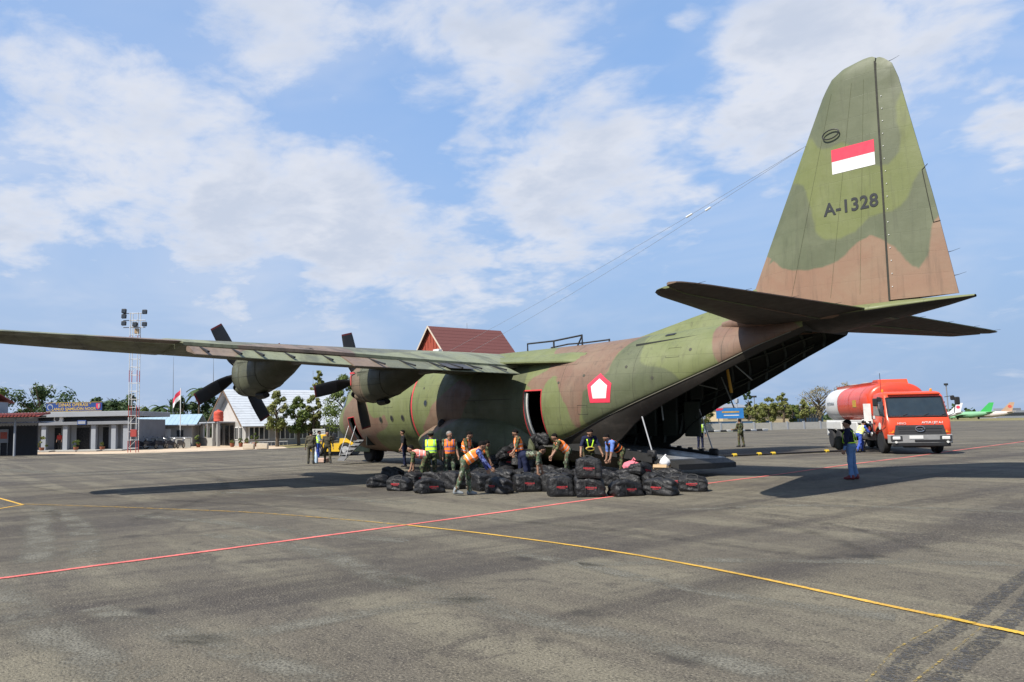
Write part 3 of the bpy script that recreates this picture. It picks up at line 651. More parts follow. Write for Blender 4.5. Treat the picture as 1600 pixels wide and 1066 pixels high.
# fuselage seams and small fittings
for X in (18.2, 21.2, 24.1): part(band(X, X+0.009, rad(10), rad(134), 0.004), 'skin_seam', mat('seam_dark', (0.05, 0.05, 0.035), 0.7))
part(MB().loft([[fus_pt(x, PH1-0.01, -1)+Vector((0, -0.012, dz)) for dz in (-0.022, 0.022)] for x in [17.6+.28*i for i in range(31)]], cap=False, closed=False), 'chine_strip', mat('seam_light', (0.16, 0.15, 0.11), 0.6))
part(MB().loft([[fus_at(x, 2.80, o_) for o_ in (0.004,)]+[fus_at(x, 2.775, 0.004)] for x in [13+.3*i for i in range(10)]], cap=False, closed=False), 'skin_seam', MATS['seam_dark'])
for x0, x1, z0, z1 in ((17.7, 18.7, 3.92, 4.28), (22.3, 22.75, 3.9, 4.2), (13.0, 13.6, 2.3, 2.75), (7.0, 7.7, 2.6, 3.0), (19.0, 19.4, 2.2, 2.5), (5.2, 5.6, 3.0, 3.35)):
    part(MB().tube([fus_at(x, z, 0.002) for x, z in ((x0, z0), (x1, z0), (x1, z1), (x0, z1), (x0, z0))], 0.006, 4), 'hatch_outline', MATS['seam_dark'])
for x, z in ((18.1, 3.3), (20.9, 3.7), (21.9, 3.3), (23.1, 4.1), (8.0, 3.3), (6.1, 3.1), (10.0, 3.4), (19.2, 3.5)):
    part(surf_poly([(x+.05*math.cos(q), z+.05*math.sin(q)) for q in [2*math.pi*k/10 for k in range(10)]], 0.006, 2, 1), 'filler_cap', MATS['seam_dark'])
# roof rail, escape hatches, blade aerials on the crown
rail = part(MB().tube([(14.7, -.3, 4.72), (14.7, -.3, 5.04), (16.15, -.3, 5.03), (17.6, -.3, 5.12), (17.6, -.3, 4.75)], 0.035, 6), 'roof_rail', BLACK)
for q in (MB().tube([(16.15, -.3, 4.72), (16.15, -.3, 5.03)], 0.035, 6), MB().tube([(16.0, -.3, 4.78), (16.8, -.2, 4.86), (17.6, -.2, 4.84), (18.7, -.1, 4.87)], 0.03, 6), MB().tube([(17.35, -.3, 4.72), (17.6, -.3, 5.1)], 0.03, 6), MB().tube([(18.7, -.1, 4.76), (18.7, -.1, 4.90)], 0.03, 6)):
    r_ = part(q, 'rail_bar', BLACK, rail, shift=True)
part(band(21.75, 22.1, rad(27), rad(32), 0.02, 4), 'crown_vent', BLACK)
# HF aerial wires
WIRE = mat('aerial_wire', (0.22, 0.24, 0.27), 0.5)
for p in ((6.6, 0.5, 4.80), (10.6, -.35, 4.82)):
    a = Vector((26.06, -0.03, 9.80)); b = Vector(p); w = part(MB().tube([a+(b-a)*(i/14)+Vector((0, 0, -0.16*math.sin(math.pi*i/14))) for i in range(15)], 0.0055, 5), 'aerial_wire', WIRE)
    part(MB().tube([a+(b-a)*0.2+Vector((0, 0, -0.09)), a+(b-a)*0.212+Vector((0, 0, -0.098))], 0.03, 6), 'insulator', WHITE, w)

# ---- wing --------------------------------------------------------------
#  |Y|, LE x, TE x (fixed structure), crown z, lower z, TE z
WST = [(0, 11.1, 15.6, 4.79, 3.86, 4.07), (2.2, 11.1, 15.6, 4.78, 3.86, 4.07), (5.6, 11.12, 15.55, 4.72, 3.93, 4.12), (10, 11.25, 15.3, 4.66, 4.02, 4.25), (14.34, 11.45, 14.85, 4.62, 4.11, 4.33), (14.36, 11.45, 14.05, 4.62, 4.11, 4.40), (17, 11.58, 13.85, 4.60, 4.17, 4.44), (19.4, 11.78, 13.7, 4.57, 4.24, 4.46), (20.0, 12.1, 13.6, 4.53, 4.30, 4.46), (20.2, 12.6, 13.5, 4.48, 4.38, 4.44)]
def wing_ring(y, side):
    le, te, zc, zl, zt = interp(WST, y); q_ = .036*y if side > 0 else 0.0; zc += q_; zl += q_; zt += q_; zle = zl+(zc-zl)*0.42; c = te-le; up_, lo_ = [], []
    for k in range(13):
        f = (1-math.cos(math.pi*k/12))/2
        if f < 0.33: zu = zle+(zc-zle)*math.sin(f/0.33*math.pi/2)**0.8; zd = zle+(zl-zle)*math.sin(f/0.33*math.pi/2)**0.7
        else: g = (f-0.33)/0.67; zu = zc+(zt-zc)*g**1.55; zd = zl+(zt-0.10-zl)*g**1.7
        up_.append(Vector((le+c*f, side*y, zu))); lo_.append(Vector((le+c*f, side*y, zd)))
    return up_+lo_[::-1][:-1]
WY = [0, 1.2, 2.2, 3.4, 4.5, 5.6, 7, 8.5, 10, 11.5, 13, 14.34, 14.36, 15.6, 17, 18.2, 19.4, 19.8, 20.0, 20.12, 20.2]
def loft_wing(side):
    mb = MB(); return mb.loft([wing_ring(y, side) for y in WY])
for side in (-1, 1): part(loft_wing(side), 'wing', CAMOW, mode='gen', seed=2.0 if side < 0 else 5, smooth=30)
def flap(y0, y1, x0a, x0b, x1a, x1b, za, zb, ta, tb, side, n=8, thick=0.17):
    mb = MB(); R_ = []
    for i in range(n+1):
        t = i/n; y = side*(y0+(y1-y0)*t); xa, xb = x0a+(x0b-x0a)*t, x1a+(x1b-x1a)*t; z0, z1 = za+(zb-za)*t, ta+(tb-ta)*t
        ring = []
        for fx, fz in ((0, 0), (0.04, .40), (0.12, .62), (0.28, .70), (0.55, .5), (0.8, .25), (1, .06), (1, -.06), (0.8, -.12), (0.5, -.2), (0.2, -.35), (0.06, -.3)):
            ring.append(Vector((xa+(xb-xa)*fx, y, z0+(z1-z0)*fx+fz*thick+(.036*y if side > 0 else 0))))
        R_.append(ring)
    return mb.loft(R_)
for side in (-1, 1):
    fi = part(flap(2.35, 9.2, 15.42, 15.25, 16.48, 16.25, 3.93, 4.02, 3.68, 3.72, side), 'inner_flap', CAMOW, mode='gen', seed=7.5)
    fo = part(flap(9.3, 14.25, 15.22, 14.85, 16.22, 15.70, 4.02, 4.12, 3.74, 3.90, side), 'outer_flap', CAMOW, mode='gen', seed=3.1)
    ai = part(flap(14.4, 19.6, 14.07, 13.72, 14.88, 14.30, 4.355, 4.40, 4.34, 4.40, side, thick=0.12), 'aileron', CAMOW, mode='gen', seed=9.0)
    for y in (3.0, 4.15, 5.0, 5.8, 7.0, 8.2): part(MB().box((15.95, side*y, 3.93), (1.0, 0.06, 0.05), rotm(0, rad(14), rad(4))), 'flap_track', BLACK, fi)
    for y in (9.9, 11.2, 12.2, 12.9, 13.9): part(MB().box((15.7-0.06*(y-10), side*y, 3.99+0.02*(y-10)), (0.75, 0.07, 0.05), rotm(0, rad(14), 0)), 'flap_track', BLACK, fo)
    # sooty exhaust trough panels on the inner flap behind the nacelle
    part(MB().prism([(15.6, side*4.3, 4.015), (16.44, side*4.4, 3.775), (16.44, side*5.5, 3.775), (15.6, side*5.5, 4.02)], (0, 0, 0.012)), 'exhaust_panel', mat('scorched_metal', (0.075, 0.07, 0.068), 0.45, metal=0.4, var=0.4, scale=3, dirt=0.4), fi)
    # wing-to-body fillet running aft
    mb = MB(); R_ = []
    for i in range(13):
        t = i/12; x = 14.2+4.6*t; w = 1-t; zc = 4.30-0.15*t; yin = 1.2
        zo, yo_ = 4.22-0.17*t, 1.5+0.95*w**0.8+0.04
        R_.append([Vector((x, side*yin, 4.42)), Vector((x, side*(1.42+0.1*w), zo+0.24)), Vector((x, side*(yo_*.6+1.5*.4), zo+0.08)), Vector((x, side*yo_, zo)), Vector((x, side*yo_, zo-0.05)), Vector((x, side*1.45, zo-0.12))])
    part(mb.loft(R_), 'wing_fillet', CAMO, mode='dorsal')
# ---- nacelles and propellers -------------------------------------------
def nacelle(yc, hz, side, seed):
    root_y = side*yc; prof = [(9.36, .40, -.40, .40), (9.46, .50, -.52, .50), (9.7, .58, -.74, .58), (10.1, .63, -.90, .64), (10.5, .65, -.955, .68), (11.2, .66, -.87, .74), (12.0, .64, -.70, .80), (13.0, .56, -.34, .80), (13.8, .44, 0.0, .72), (14.5, .30, 0.30, .6), (14.9, .14, 0.46, .52)]
    R_ = []
    for x, w, zb, zt in prof:
        ring = []
        for k in range(24):
            a = 2*math.pi*k/24; cy, cz = math.sin(a), math.cos(a); e = 0.86
            yy = w*math.copysign(abs(cy)**e, cy); zz = (zt if cz > 0 else -zb if zb < 0 else 0)*0
            zc_, rz = (zt+zb)/2, (zt-zb)/2
            ring.append(Vector((x, root_y+yy, hz+zc_+rz*math.copysign(abs(cz)**e, cz))))
        R_.append(ring)
    n = part(MB().loft(R_), 'engine_nacelle', CAMON, mode='gen', seed=seed)
    part(MB().lathe([(9.40, .20), (9.40, .36), (9.50, .38)], (0, root_y, hz-0.58), 'X', 18, sx=1.15, sy=0.55, cap=True), 'intake_lip', BLACK, n)
    part(MB().lathe([(9.74, .30), (9.78, .36), (10.3, .30)], (0, root_y, hz-0.66), 'X', 16, sx=1.3, sy=0.75), 'oil_cooler_scoop', CAMON, n, mode='gen', seed=seed)
    part(MB().lathe([(11.1, .22), (11.3, .2), (11.6, .14)], (0, root_y, hz-0.92), 'X', 12, sy=.7), 'cooler_flap', BLACK, n)
    part(MB().lathe([(13.6, .26), (15.1, .22), (15.1, .17), (14.6, .16)], (0, root_y, hz+0.27), 'X', 16), 'exhaust_pipe', mat('scorched_metal', (0.075, 0.07, 0.068), 0.45), n)
    part(MB().box((10.6, root_y-0.61*1, hz+0.05), (0.7, 0.02, 0.5), bev=0.008), 'access_panel', CAMON, n, mode='gen', seed=seed+1)
    for xi in (2, 4, 6):
        part(MB().tube([p+(p-Vector((p.x, root_y, hz))).normalized()*.004 for p in R_[xi]+R_[xi][:1]], .009, 4), 'cowl_seam', mat('seam_dark', (0.05, 0.05, 0.035), 0.7), n)
    for zz in (-.25, .3): part(MB().tube([Vector((x, root_y-w*.985, hz+zz)) for x, w, zb, zt in prof[2:7]], .007, 4), 'cowl_seam', MATS['seam_dark'], n)
    return n
BLADE = mat('propeller_blade_grey', (0.035, 0.037, 0.042), 0.5, var=0.3, scale=4, dirt=0.3)
BLADE2 = mat('blade_root_black', (0.014, 0.014, 0.016), 0.5)
TIPR = mat('blade_tip_red', (0.20, 0.03, 0.035), 0.6)
def propeller(yc, hz, side, th, x0=9.17):
    hub = part(MB().lathe([(x0-.52, .02), (x0-.47, .12), (x0-.34, .23), (x0-.15, .31), (x0+.08, .36), (x0+.2, .38)], (0, side*yc, hz), 'X', 24), 'propeller_spinner', CAMON, mode='gen', seed=yc)
    for k in range(4):
        t = th+k*math.pi/2; d = Vector((0, -math.cos(t), math.sin(t))); tg = Vector((0, math.sin(t), math.cos(t)))   # radial, tangential
        ax = Vector((1, 0, 0)); segs = {'blade_root': [], 'blade': [], 'blade_tip': []}
        for r, ch, tk, pit in ((.30, .26, .24, 34), (.42, .32, .20, 30), (.60, .44, .15, 25), (.85, .51, .10, 19), (1.02, .54, .085, 16), (1.3, .55, .07, 12), (1.6, .54, .055, 9), (1.85, .52, .045, 7), (1.99, .50, .04, 6), (2.057, .48, .035, 6)):
            p = rad(pit); cd = ax*math.sin(p)+tg*math.cos(p); nd = ax*math.cos(p)-tg*math.sin(p)
            c = Vector((x0, side*yc, hz))+d*r
            ring = [c+cd*(ch/2*math.cos(2*math.pi*j/12))+nd*(tk/2*math.sin(2*math.pi*j/12)) for j in range(12)]
            if r <= 1.02: segs['blade_root'].append(ring)
            if 1.02 <= r <= 1.99: segs['blade'].append(ring)
            if r >= 1.99: segs['blade_tip'].append(ring)
        b_ = part(MB().loft(segs['blade']), 'propeller_blade', BLADE, hub)
        part(MB().loft(segs['blade_root']), 'blade_root', BLADE2, b_, shift=False).location = (-AX0, 0, 0)
        part(MB().loft(segs['blade_tip']), 'blade_tip', TIPR, b_, shift=False).location = (-AX0, 0, 0)
for side, yc, hz, th in ((-1, 4.94, 3.67, 1.324), (-1, 10.16, 3.83, 1.029), (1, 4.94, 3.67, 0.6), (1, 10.16, 4.1, 0.9)):
    nacelle(yc, hz, side, yc*side); propeller(yc, hz, side, th)
for c_, s_ in (((9.85, -5.55, 3.95), (.34, .01, .07)), ((9.72, -5.54, 3.7), (.05, .01, .5))): part(MB().box(c_, s_, rotm(0, 0, rad(6))), 'nacelle_stripe', DRED)

# ---- tail ---------------------------------------------------------------
FINLE = [(4.6, 23.4), (5.3, 23.95), (5.91, 24.29), (9.87, 26.06), (11.1, 26.62), (11.45, 26.86), (11.62, 27.15), (11.70, 27.6)]
HINGE_X = 28.04
def fin_half(X, Z):
    le = interp(FINLE, Z)[0] if Z > 4.6 else 23.4
    T = 0.34-0.022*(Z-5); T = max(0.12, T)
    f = min(1.6, max(0, (X-le)/max(0.3, HINGE_X-le)))
    return T*(math.sqrt(min(1, f/0.35))*(1-0.18*f) if f < 0.35 else (1-0.18*f-0.30*(f-0.35)))
def fin_slab(xa, xb, zs, tip=True):
    R_ = []
    for Z in zs:
        a, b = xa(Z), xb(Z); s = 1.0
        if tip and Z > 11.2: s = max(0.08, math.sqrt(max(0, 1-((Z-11.2)/0.52)**2)))
        xs = [a+(b-a)*k/9 for k in range(10)]; L_ = [Vector((x, -max(.012, fin_half(x, Z)*s), Z)) for x in xs]; Rr = [Vector((x, max(.012, fin_half(x, Z)*s), Z)) for x in xs]
        R_.append(L_+Rr[::-1])
    return MB().loft(R_)
ZF = [4.6, 5, 5.3, 5.6, 5.91]+[6.3+.4*i for i in range(12)]+[11.0, 11.2, 11.35, 11.45, 11.55, 11.62, 11.68, 11.70]
fin = part(fin_slab(lambda z: interp(FINLE, z)[0], lambda z: HINGE_X if z < 11.66 else HINGE_X-(z-11.66)*4, ZF), 'fin', FINM, mode='fin', smooth=35)
RTE = [(5.03, 29.52), (7.52, 29.14), (9.46, 28.79), (10.93, 28.53), (11.35, 28.40), (11.55, 28.22), (11.62, 28.12)]
def rud_half(x, z):
    te = interp(RTE, z)[0]; f = (x-HINGE_X-.02)/max(.05, te-HINGE_X-.02); return max(0.012, fin_half(HINGE_X, z)*0.98*(1-f)+0.01)
def rudder():
    R_ = []
    for Z in [5.06]+[5.3+.4*i for i in range(15)]+[11.1, 11.25, 11.35, 11.45, 11.55, 11.62]:
        te = interp(RTE, Z)[0]; s = max(0.1, math.sqrt(max(0, 1-((max(Z, 11.1)-11.1)/0.54)**2))); xs = [HINGE_X+.022+(te-HINGE_X-.022)*k/6 for k in range(7)]
        R_.append([Vector((x, -rud_half(x, Z)*s, Z)) for x in xs]+[Vector((x, rud_half(x, Z)*s, Z)) for x in xs[::-1]])
    return MB().loft(R_)
rud = part(rudder(), 'rudder', FINM, mode='fin', smooth=35)
def on_fin(x, z): return -(fin_half(x, z) if x < HINGE_X else rud_half(x, z))-0.007
def fin_patch(x0, x1, z0, z1, side=-1, n=8, extra=0.0):
    return MB().loft([[Vector((x0+(x1-x0)*i/n, side*(-on_fin(x0+(x1-x0)*i/n, z0+(z1-z0)*j/n)+extra), z0+(z1-z0)*j/n)) for i in range(n+1)] for j in range(n+1)], cap=False, closed=False)
for side in (-1, 1):
    part(fin_patch(26.83, 27.91, 9.045, 9.39, side), 'flag_red_half', FRED, fin); part(fin_patch(26.83, 27.91, 8.70, 9.045, side), 'flag_white_half', WHITE, fin)
tl = lettering('serial_number', 'A-1328', 0.50, INK, fin, (0, 0, 0), (1, 0, 0), (0, 0, 1), 0.0, bold=0.012, spacing=1.05)
me = tl.data; tl.matrix_local = Matrix(); xs_ = [v.co.x for v in me.vertices]; zs_ = [v.co.y for v in me.vertices]
for v in me.vertices:
    x = 26.54+(v.co.x-min(xs_))/(max(xs_)-min(xs_))*1.39; z = 7.57+(v.co.y-min(zs_))/(max(zs_)-min(zs_))*0.37
    v.co = Vector((x-AX0, on_fin(x, z)-0.004, z))
loop = [(26.64+.22+.22*math.cos(a), 9.83+.02*math.cos(a)+.125*math.sin(a)) for a in [2*math.pi*k/18 for k in range(18)]]
part(MB().tube([Vector((x, on_fin(x, z)-0.05, z)) for x, z in loop+loop[:1]], 0.017, 6), 'loop_aerial', BLACK, fin)
part(fin_patch(28.025, 28.075, 5.05, 11.5, -1, 10, 0.002), 'hinge_gap', mat('gap_dark', (0.03, 0.03, 0.022), 0.8), fin)
# trim tab outline on the rudder and raised seams on the fin
for (a, b) in (((28.93, 8.30), (29.06, 8.42)), ((28.93, 8.30), (29.10, 6.90)), ((29.10, 6.90), (29.25, 6.92))):
    part(MB().tube([Vector((a[0]+(b[0]-a[0])*k/6, on_fin(a[0]+(b[0]-a[0])*k/6, a[1]+(b[1]-a[1])*k/6), a[1]+(b[1]-a[1])*k/6)) for k in range(7)], 0.009, 4), 'tab_seam', MATS['gap_dark'], rud)
for a, b in (((25.5, 5.3), (26.9, 11.0)), ((26.6, 5.3), (27.45, 11.1)), ((27.35, 5.3), (27.75, 11.1))):
    part(MB().tube([Vector((a[0]+(b[0]-a[0])*k/12, on_fin(a[0]+(b[0]-a[0])*k/12, a[1]+(b[1]-a[1])*k/12)+0.003, a[1]+(b[1]-a[1])*k/12)) for k in range(13)], 0.003, 4), 'skin_seam', mat('seam_olive', (0.13, 0.14, 0.075), 0.7), fin)
for z, dx in ((5.5, .0), (6.1, 0), (11.42, 0)):
    x = interp(RTE, z)[0]; part(MB().tube([(x-.03, 0, z), (x+.08, 0, z+.01), (x+.26, -.01, z+.05)], [0.012, 0.006, 0.003], 5), 'static_wick', BLACK, rud)
for k in range(16): part(MB().box((28.14+.012*math.sin(k), on_fin(28.14, 5.4+k*.34)-.004, 5.4+k*.34), (.02, .012, .02)), 'rivet', WHITE, rud)
# dorsal fillet
R_ = []
for x, h, w in ((19.6, .02, .1), (20.4, .16, .26), (21.2, .30, .36), (22.0, .44, .40), (22.8, .57, .40), (23.6, .74, .36), (24.25, .98, .28), (24.7, 1.15, .2)):
    zt = interp(OPEN, x)[0]-.06; R_.append([Vector((x, -w, zt-.1)), Vector((x, -w*.55, zt+h*.45)), Vector((x, -w*.16, zt+h*.93)), Vector((x, 0, zt+h)), Vector((x, w*.16, zt+h*.93)), Vector((x, w*.55, zt+h*.45)), Vector((x, w, zt-.1))])
part(MB().loft(R_), 'dorsal_fillet', CAMO, mode='dorsal', smooth=60)
# tailplane
SST = [(0.0, 23.9, 26.72), (0.9, 24.3, 26.72), (7.0, 26.22, 26.98), (7.35, 26.42, 27.02), (7.6, 26.66, 27.05), (7.72, 26.9, 27.08)]
EST = [(0.62, 26.68, 27.75), (7.0, 26.95, 27.60), (7.5, 27.05, 27.56), (7.85, 27.12, 27.5), (7.95, 27.24, 27.44)]
def tail_ring(tab, y, side, hz, lead):
    a, b = interp(tab, y); t_ = (0.20-0.014*y) if y < 7 else max(0.02, 0.10*(1-(y-7)/.98)); R1, R2 = [], []
    for k in range(9):
        f = k/8
        th = t_*(math.sqrt(min(1, f/.45)) if f < .45 else 1-0.18*(f-.45)) if lead else t_*0.86*(1-f)**0.9+0.012
        x = a+(b-a)*f; R1.append(Vector((x, side*y, hz+th))); R2.append(Vector((x, side*y, hz-th)))
    return R1+R2[::-1]
TPL = mat('tailplane_underside_shade', (0.040, 0.034, 0.028), 0.7, var=0.3, scale=2, dirt=0.35)  # shade beneath the tailplane, put into a darker colour
for side in (-1, 1):
    dz = 0.04 if side < 0 else -0.03
    zf = lambda y: 4.80+dz*y/8
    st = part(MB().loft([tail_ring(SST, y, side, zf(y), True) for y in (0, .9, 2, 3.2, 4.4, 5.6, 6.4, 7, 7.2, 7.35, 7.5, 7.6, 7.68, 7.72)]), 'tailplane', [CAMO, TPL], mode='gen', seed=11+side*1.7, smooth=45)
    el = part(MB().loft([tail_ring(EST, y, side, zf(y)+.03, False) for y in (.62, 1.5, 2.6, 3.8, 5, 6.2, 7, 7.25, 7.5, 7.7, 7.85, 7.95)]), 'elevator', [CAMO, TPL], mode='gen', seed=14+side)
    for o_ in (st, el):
        for p_ in o_.data.polygons: p_.material_index = 1 if p_.normal.z < -0.02 else 0  # downward faces get the painted shade colour
    for y in (2.2, 4.0, 5.8, 7.4): part(MB().tube([(27.66-.02*y, side*y, zf(y)+.03), (27.9-.02*y, side*y, zf(y)+.05)], [.008, .003], 4), 'static_wick', BLACK, el)
    part(MB().loft([[Vector((x, side*yy, 4.80+q*h_)) for yy, q in ((0.85, 1), (1.55*s_+.9*(1-s_), .55), (1.75*s_+.9*(1-s_), 0), (1.55*s_+.9*(1-s_), -.55), (0.85, -1))] for x, s_, h_ in ((23.7, .0, .10), (24.4, .35, .24), (25.2, .6, .3), (26.2, .55, .28), (27.0, .3, .2), (27.4, 0, .1))], cap=True), 'tailplane_fairing', CAMO, mode='gen', seed=3)
# ---- undercarriage --------------------------------------------------------
for side in (-1, 1):
    R_ = []
    for x, ry, rz, zc in ((9.35, .12, .10, 1.15), (9.6, .30, .30, 1.12), (10.0, .46, .48, 1.10), (10.6, .62, .70, 1.10), (11.3, .72, .88, 1.12), (12.0, .76, 1.02, 1.15), (13.0, .77, 1.06, 1.15), (14.3, .75, 1.03, 1.15), (15.2, .62, .95, 1.15), (15.8, .42, .80, 1.12), (16.3, .2, .5, 1.05), (16.5, .05, .12, 1.0)):
        R_.append([Vector((x, side*1.75+ry*math.cos(2*math.pi*k/24), zc+rz*math.sin(2*math.pi*k/24))) for k in range(24)])
    pod = part(MB().loft(R_), 'gear_pod', CAMO, mode='pod', smooth=50)
    part(MB().lathe([(11.35, .19), (11.45, .21), (11.6, .10)], (0, side*2.12, 1.86), 'X', 14), 'pod_inlet', BLACK, pod)
    part(MB().box((13.2, side*2.62, 1.06), (2.2, 0.06, 0.42), rotm(side*rad(-50), 0, 0), bev=.02), 'gear_door', BLACK, pod)
    for x in (11.95, 13.5):
        w = part(MB().lathe([(-.22, .50), (-.24, .62), (-.19, .70), (-.08, .735), (.08, .735), (.19, .70), (.24, .62), (.22, .50)], (x, side*1.95, .725), 'Y', 28), 'main_wheel', RUBBER)
        part(MB().lathe([(-.18, .05), (-.2, .30), (-.215, .49), (.215, .49), (.2, .30), (.18, .05)], (x, side*1.95, .725), 'Y', 24), 'wheel_hub', HUBW, w, shift=True).location = (0, 0, 0)
    part(MB().tube([(12.7, side*1.95, 1.3), (12.7, side*1.95, .7)], .12, 10), 'main_strut', STEEL)
for s in (-.24, .24):
    w = part(MB().lathe([(-.13, .30), (-.14, .40), (-.10, .475), (-.04, .50), (.04, .50), (.10, .475), (.14, .40), (.13, .30)], (2.63, s, .37), 'Y', 24), 'nose_wheel', RUBBER)
    part(MB().lathe([(-.10, .04), (-.12, .16), (-.125, .29), (.125, .29), (.12, .16), (.10, .04)], (2.63, s, .37), 'Y', 20), 'wheel_hub', HUBW, w)
part(MB().tube([(2.63, 0, .37), (2.5, 0, 1.1)], .09, 10), 'nose_strut', STEEL); part(MB().tube([(2.63, -.3, .37), (2.63, .3, .37)], .05, 8), 'nose_axle', STEEL)
for s in (-1, 1): part(MB().box((2.3, s*.48, .62), (1.5, .03, .45), rotm(s*rad(12), 0, 0), bev=.01), 'nose_gear_door', CAMO, mode='gen')
for x in (5.2, 7.4): part(MB().tube([(x, -.4, .5), (x+1.2, .2, .2), (x+2, .3, .46)], .02, 6), 'belly_hose', BLACK)
NET = mat('red_cargo_net', (0.42, 0.06, 0.04), .7)
for k in range(4): part(MB().box((16.0+k*.45, 1.25, 1.9+.12*(k % 2)), (.34, .12, .9), bev=.04), 'seat_webbing', NET)
# ---- crew door with integral steps, let down -------------------------------
cd = part(MB().prism([(3.36, -1.45, 1.06), (4.04, -1.45, 1.06), (4.04, -2.55, .12), (3.36, -2.55, .12)], (0, -.05, -.08)), 'crew_door', mat('door_inner_grey', (0.12, 0.12, 0.12), 0.6, dirt=0.4))
for k in range(4): part(MB().box((3.7, -1.62-.25*k, 0.98-.21*k), (.6, .2, .03)), 'door_step', mat('step_grey', (0.25, 0.25, 0.24), 0.6), cd)
for x in (3.36, 4.04): part(MB().tube([(x, -1.95, 1.75), (x, -2.5, .25)], .015, 5), 'door_cable', STEEL, cd)
# ---- lowered ramp ------------------------------------------------------------
def ramp_z(x): return 1.20+(0.80-1.20)*(x-17.5)/(22.1-17.5)
RAMP = mat('ramp_tread', (0.36, 0.37, 0.38), 0.34, metal=0.35, var=0.4, scale=3, dirt=0.5, bump=0.2)
RAMPD = mat('ramp_edge_black', (0.022, 0.022, 0.021), 0.6, var=0.3, scale=5)
ramp = part(MB().loft([[Vector((x, -1.52, ramp_z(x)-.03)), Vector((x, -1.52, ramp_z(x)-.2)), Vector((x, -1.1, ramp_z(x)-d)), Vector((x, 1.1, ramp_z(x)-d)), Vector((x, 1.52, ramp_z(x)-.2)), Vector((x, 1.52, ramp_z(x)-.03))] for x, d in ((17.5, .6), (18.5, .62), (19.5, .6), (20.5, .54), (21.5, .44), (22.1, .34))]), 'cargo_ramp', RAMPD)
for i in range(14):        # tread planks
    x0, x1 = 17.52+i*.326, 17.52+(i+1)*.326-.02
    for y0, y1 in ((-1.46, -.02), (.02, 1.46)):
        part(MB().prism([(x0, y0, ramp_z(x0)-.03), (x1, y0, ramp_z(x1)-.03), (x1, y1, ramp_z(x1)-.03), (x0, y1, ramp_z(x0)-.03)], (0, 0, .032)), 'tread_plate', RAMP, ramp, smooth=None)
for s in (-1, 1):
    part(MB().loft([[Vector((x, s*1.50, ramp_z(x)-.02)), Vector((x, s*1.50, ramp_z(x)+.10)), Vector((x, s*1.64, ramp_z(x)+.10)), Vector((x, s*1.64, ramp_z(x)-.16))] for x in (17.6, 18.6, 19.6, 20.6, 21.6)]), 'ramp_side_rail', RAMPD, ramp)
    for k in range(9): part(MB().box((18.0+k*.44, s*1.57, ramp_z(18.0+k*.44)+.12), (.16, .10, .08), bev=.02), 'rail_lock', BLACK, ramp)
    part(MB().box((21.55, s*1.56, ramp_z(21.5)+.1), (.3, .16, .24), bev=.04), 'strut_bracket', BLACK, ramp)
    part(MB().tube([(21.55, s*1.53, ramp_z(21.5)+.12), (21.1, s*1.52, 2.38)], .022, 10), 'ramp_strut', mat('strut_white', (0.40, 0.41, 0.43), 0.4, var=.1))
part(MB().prism([(22.1, -1.5, .77), (22.42, -1.44, .66), (22.42, 1.44, .66), (22.1, 1.5, .77)], (0, 0, -.16)), 'ramp_toe', RAMPD, ramp)
# ================================================================== DUFFEL BAGS
def nylon_mat():
    m, nt, b = nodes_of('black_nylon'); t = NT(nt); v = t.obj()
    c = t.mix(t.rng(t.noise(v, 5, 6, 0.65), 0.35, 0.7), (0.006, 0.006, 0.0065), (0.012, 0.012, 0.013))
    c = t.mix(t.rng(t.noise(v, 3, 5, 0.6, 0.6), 0.55, 0.75, 0, 0.4), c, (0.022, 0.021, 0.020))
    t.put(b.inputs['Base Color'], c); t.put(b.inputs['Roughness'], t.rng(t.noise(v, 7, 3), 0.3, 0.7, 0.42, 0.66)); b.inputs['Specular IOR Level'].default_value = 0.38
    h = t.math('ADD', t.noise(v, 5, 6, 0.62, 1.4), t.math('MULTIPLY', t.noise(v, 14, 4, 0.6, 0.8), 0.4))
    t.put(b.inputs['Normal'], t.bump(h, 0.75, 0.05)); return m
NYLON = nylon_mat(); STRAP = mat('black_webbing', (0.018, 0.018, 0.018), 0.7, var=0.3, scale=20); PRINT = mat('red_print', (0.50, 0.030, 0.04), 0.7, var=0.12, scale=9)
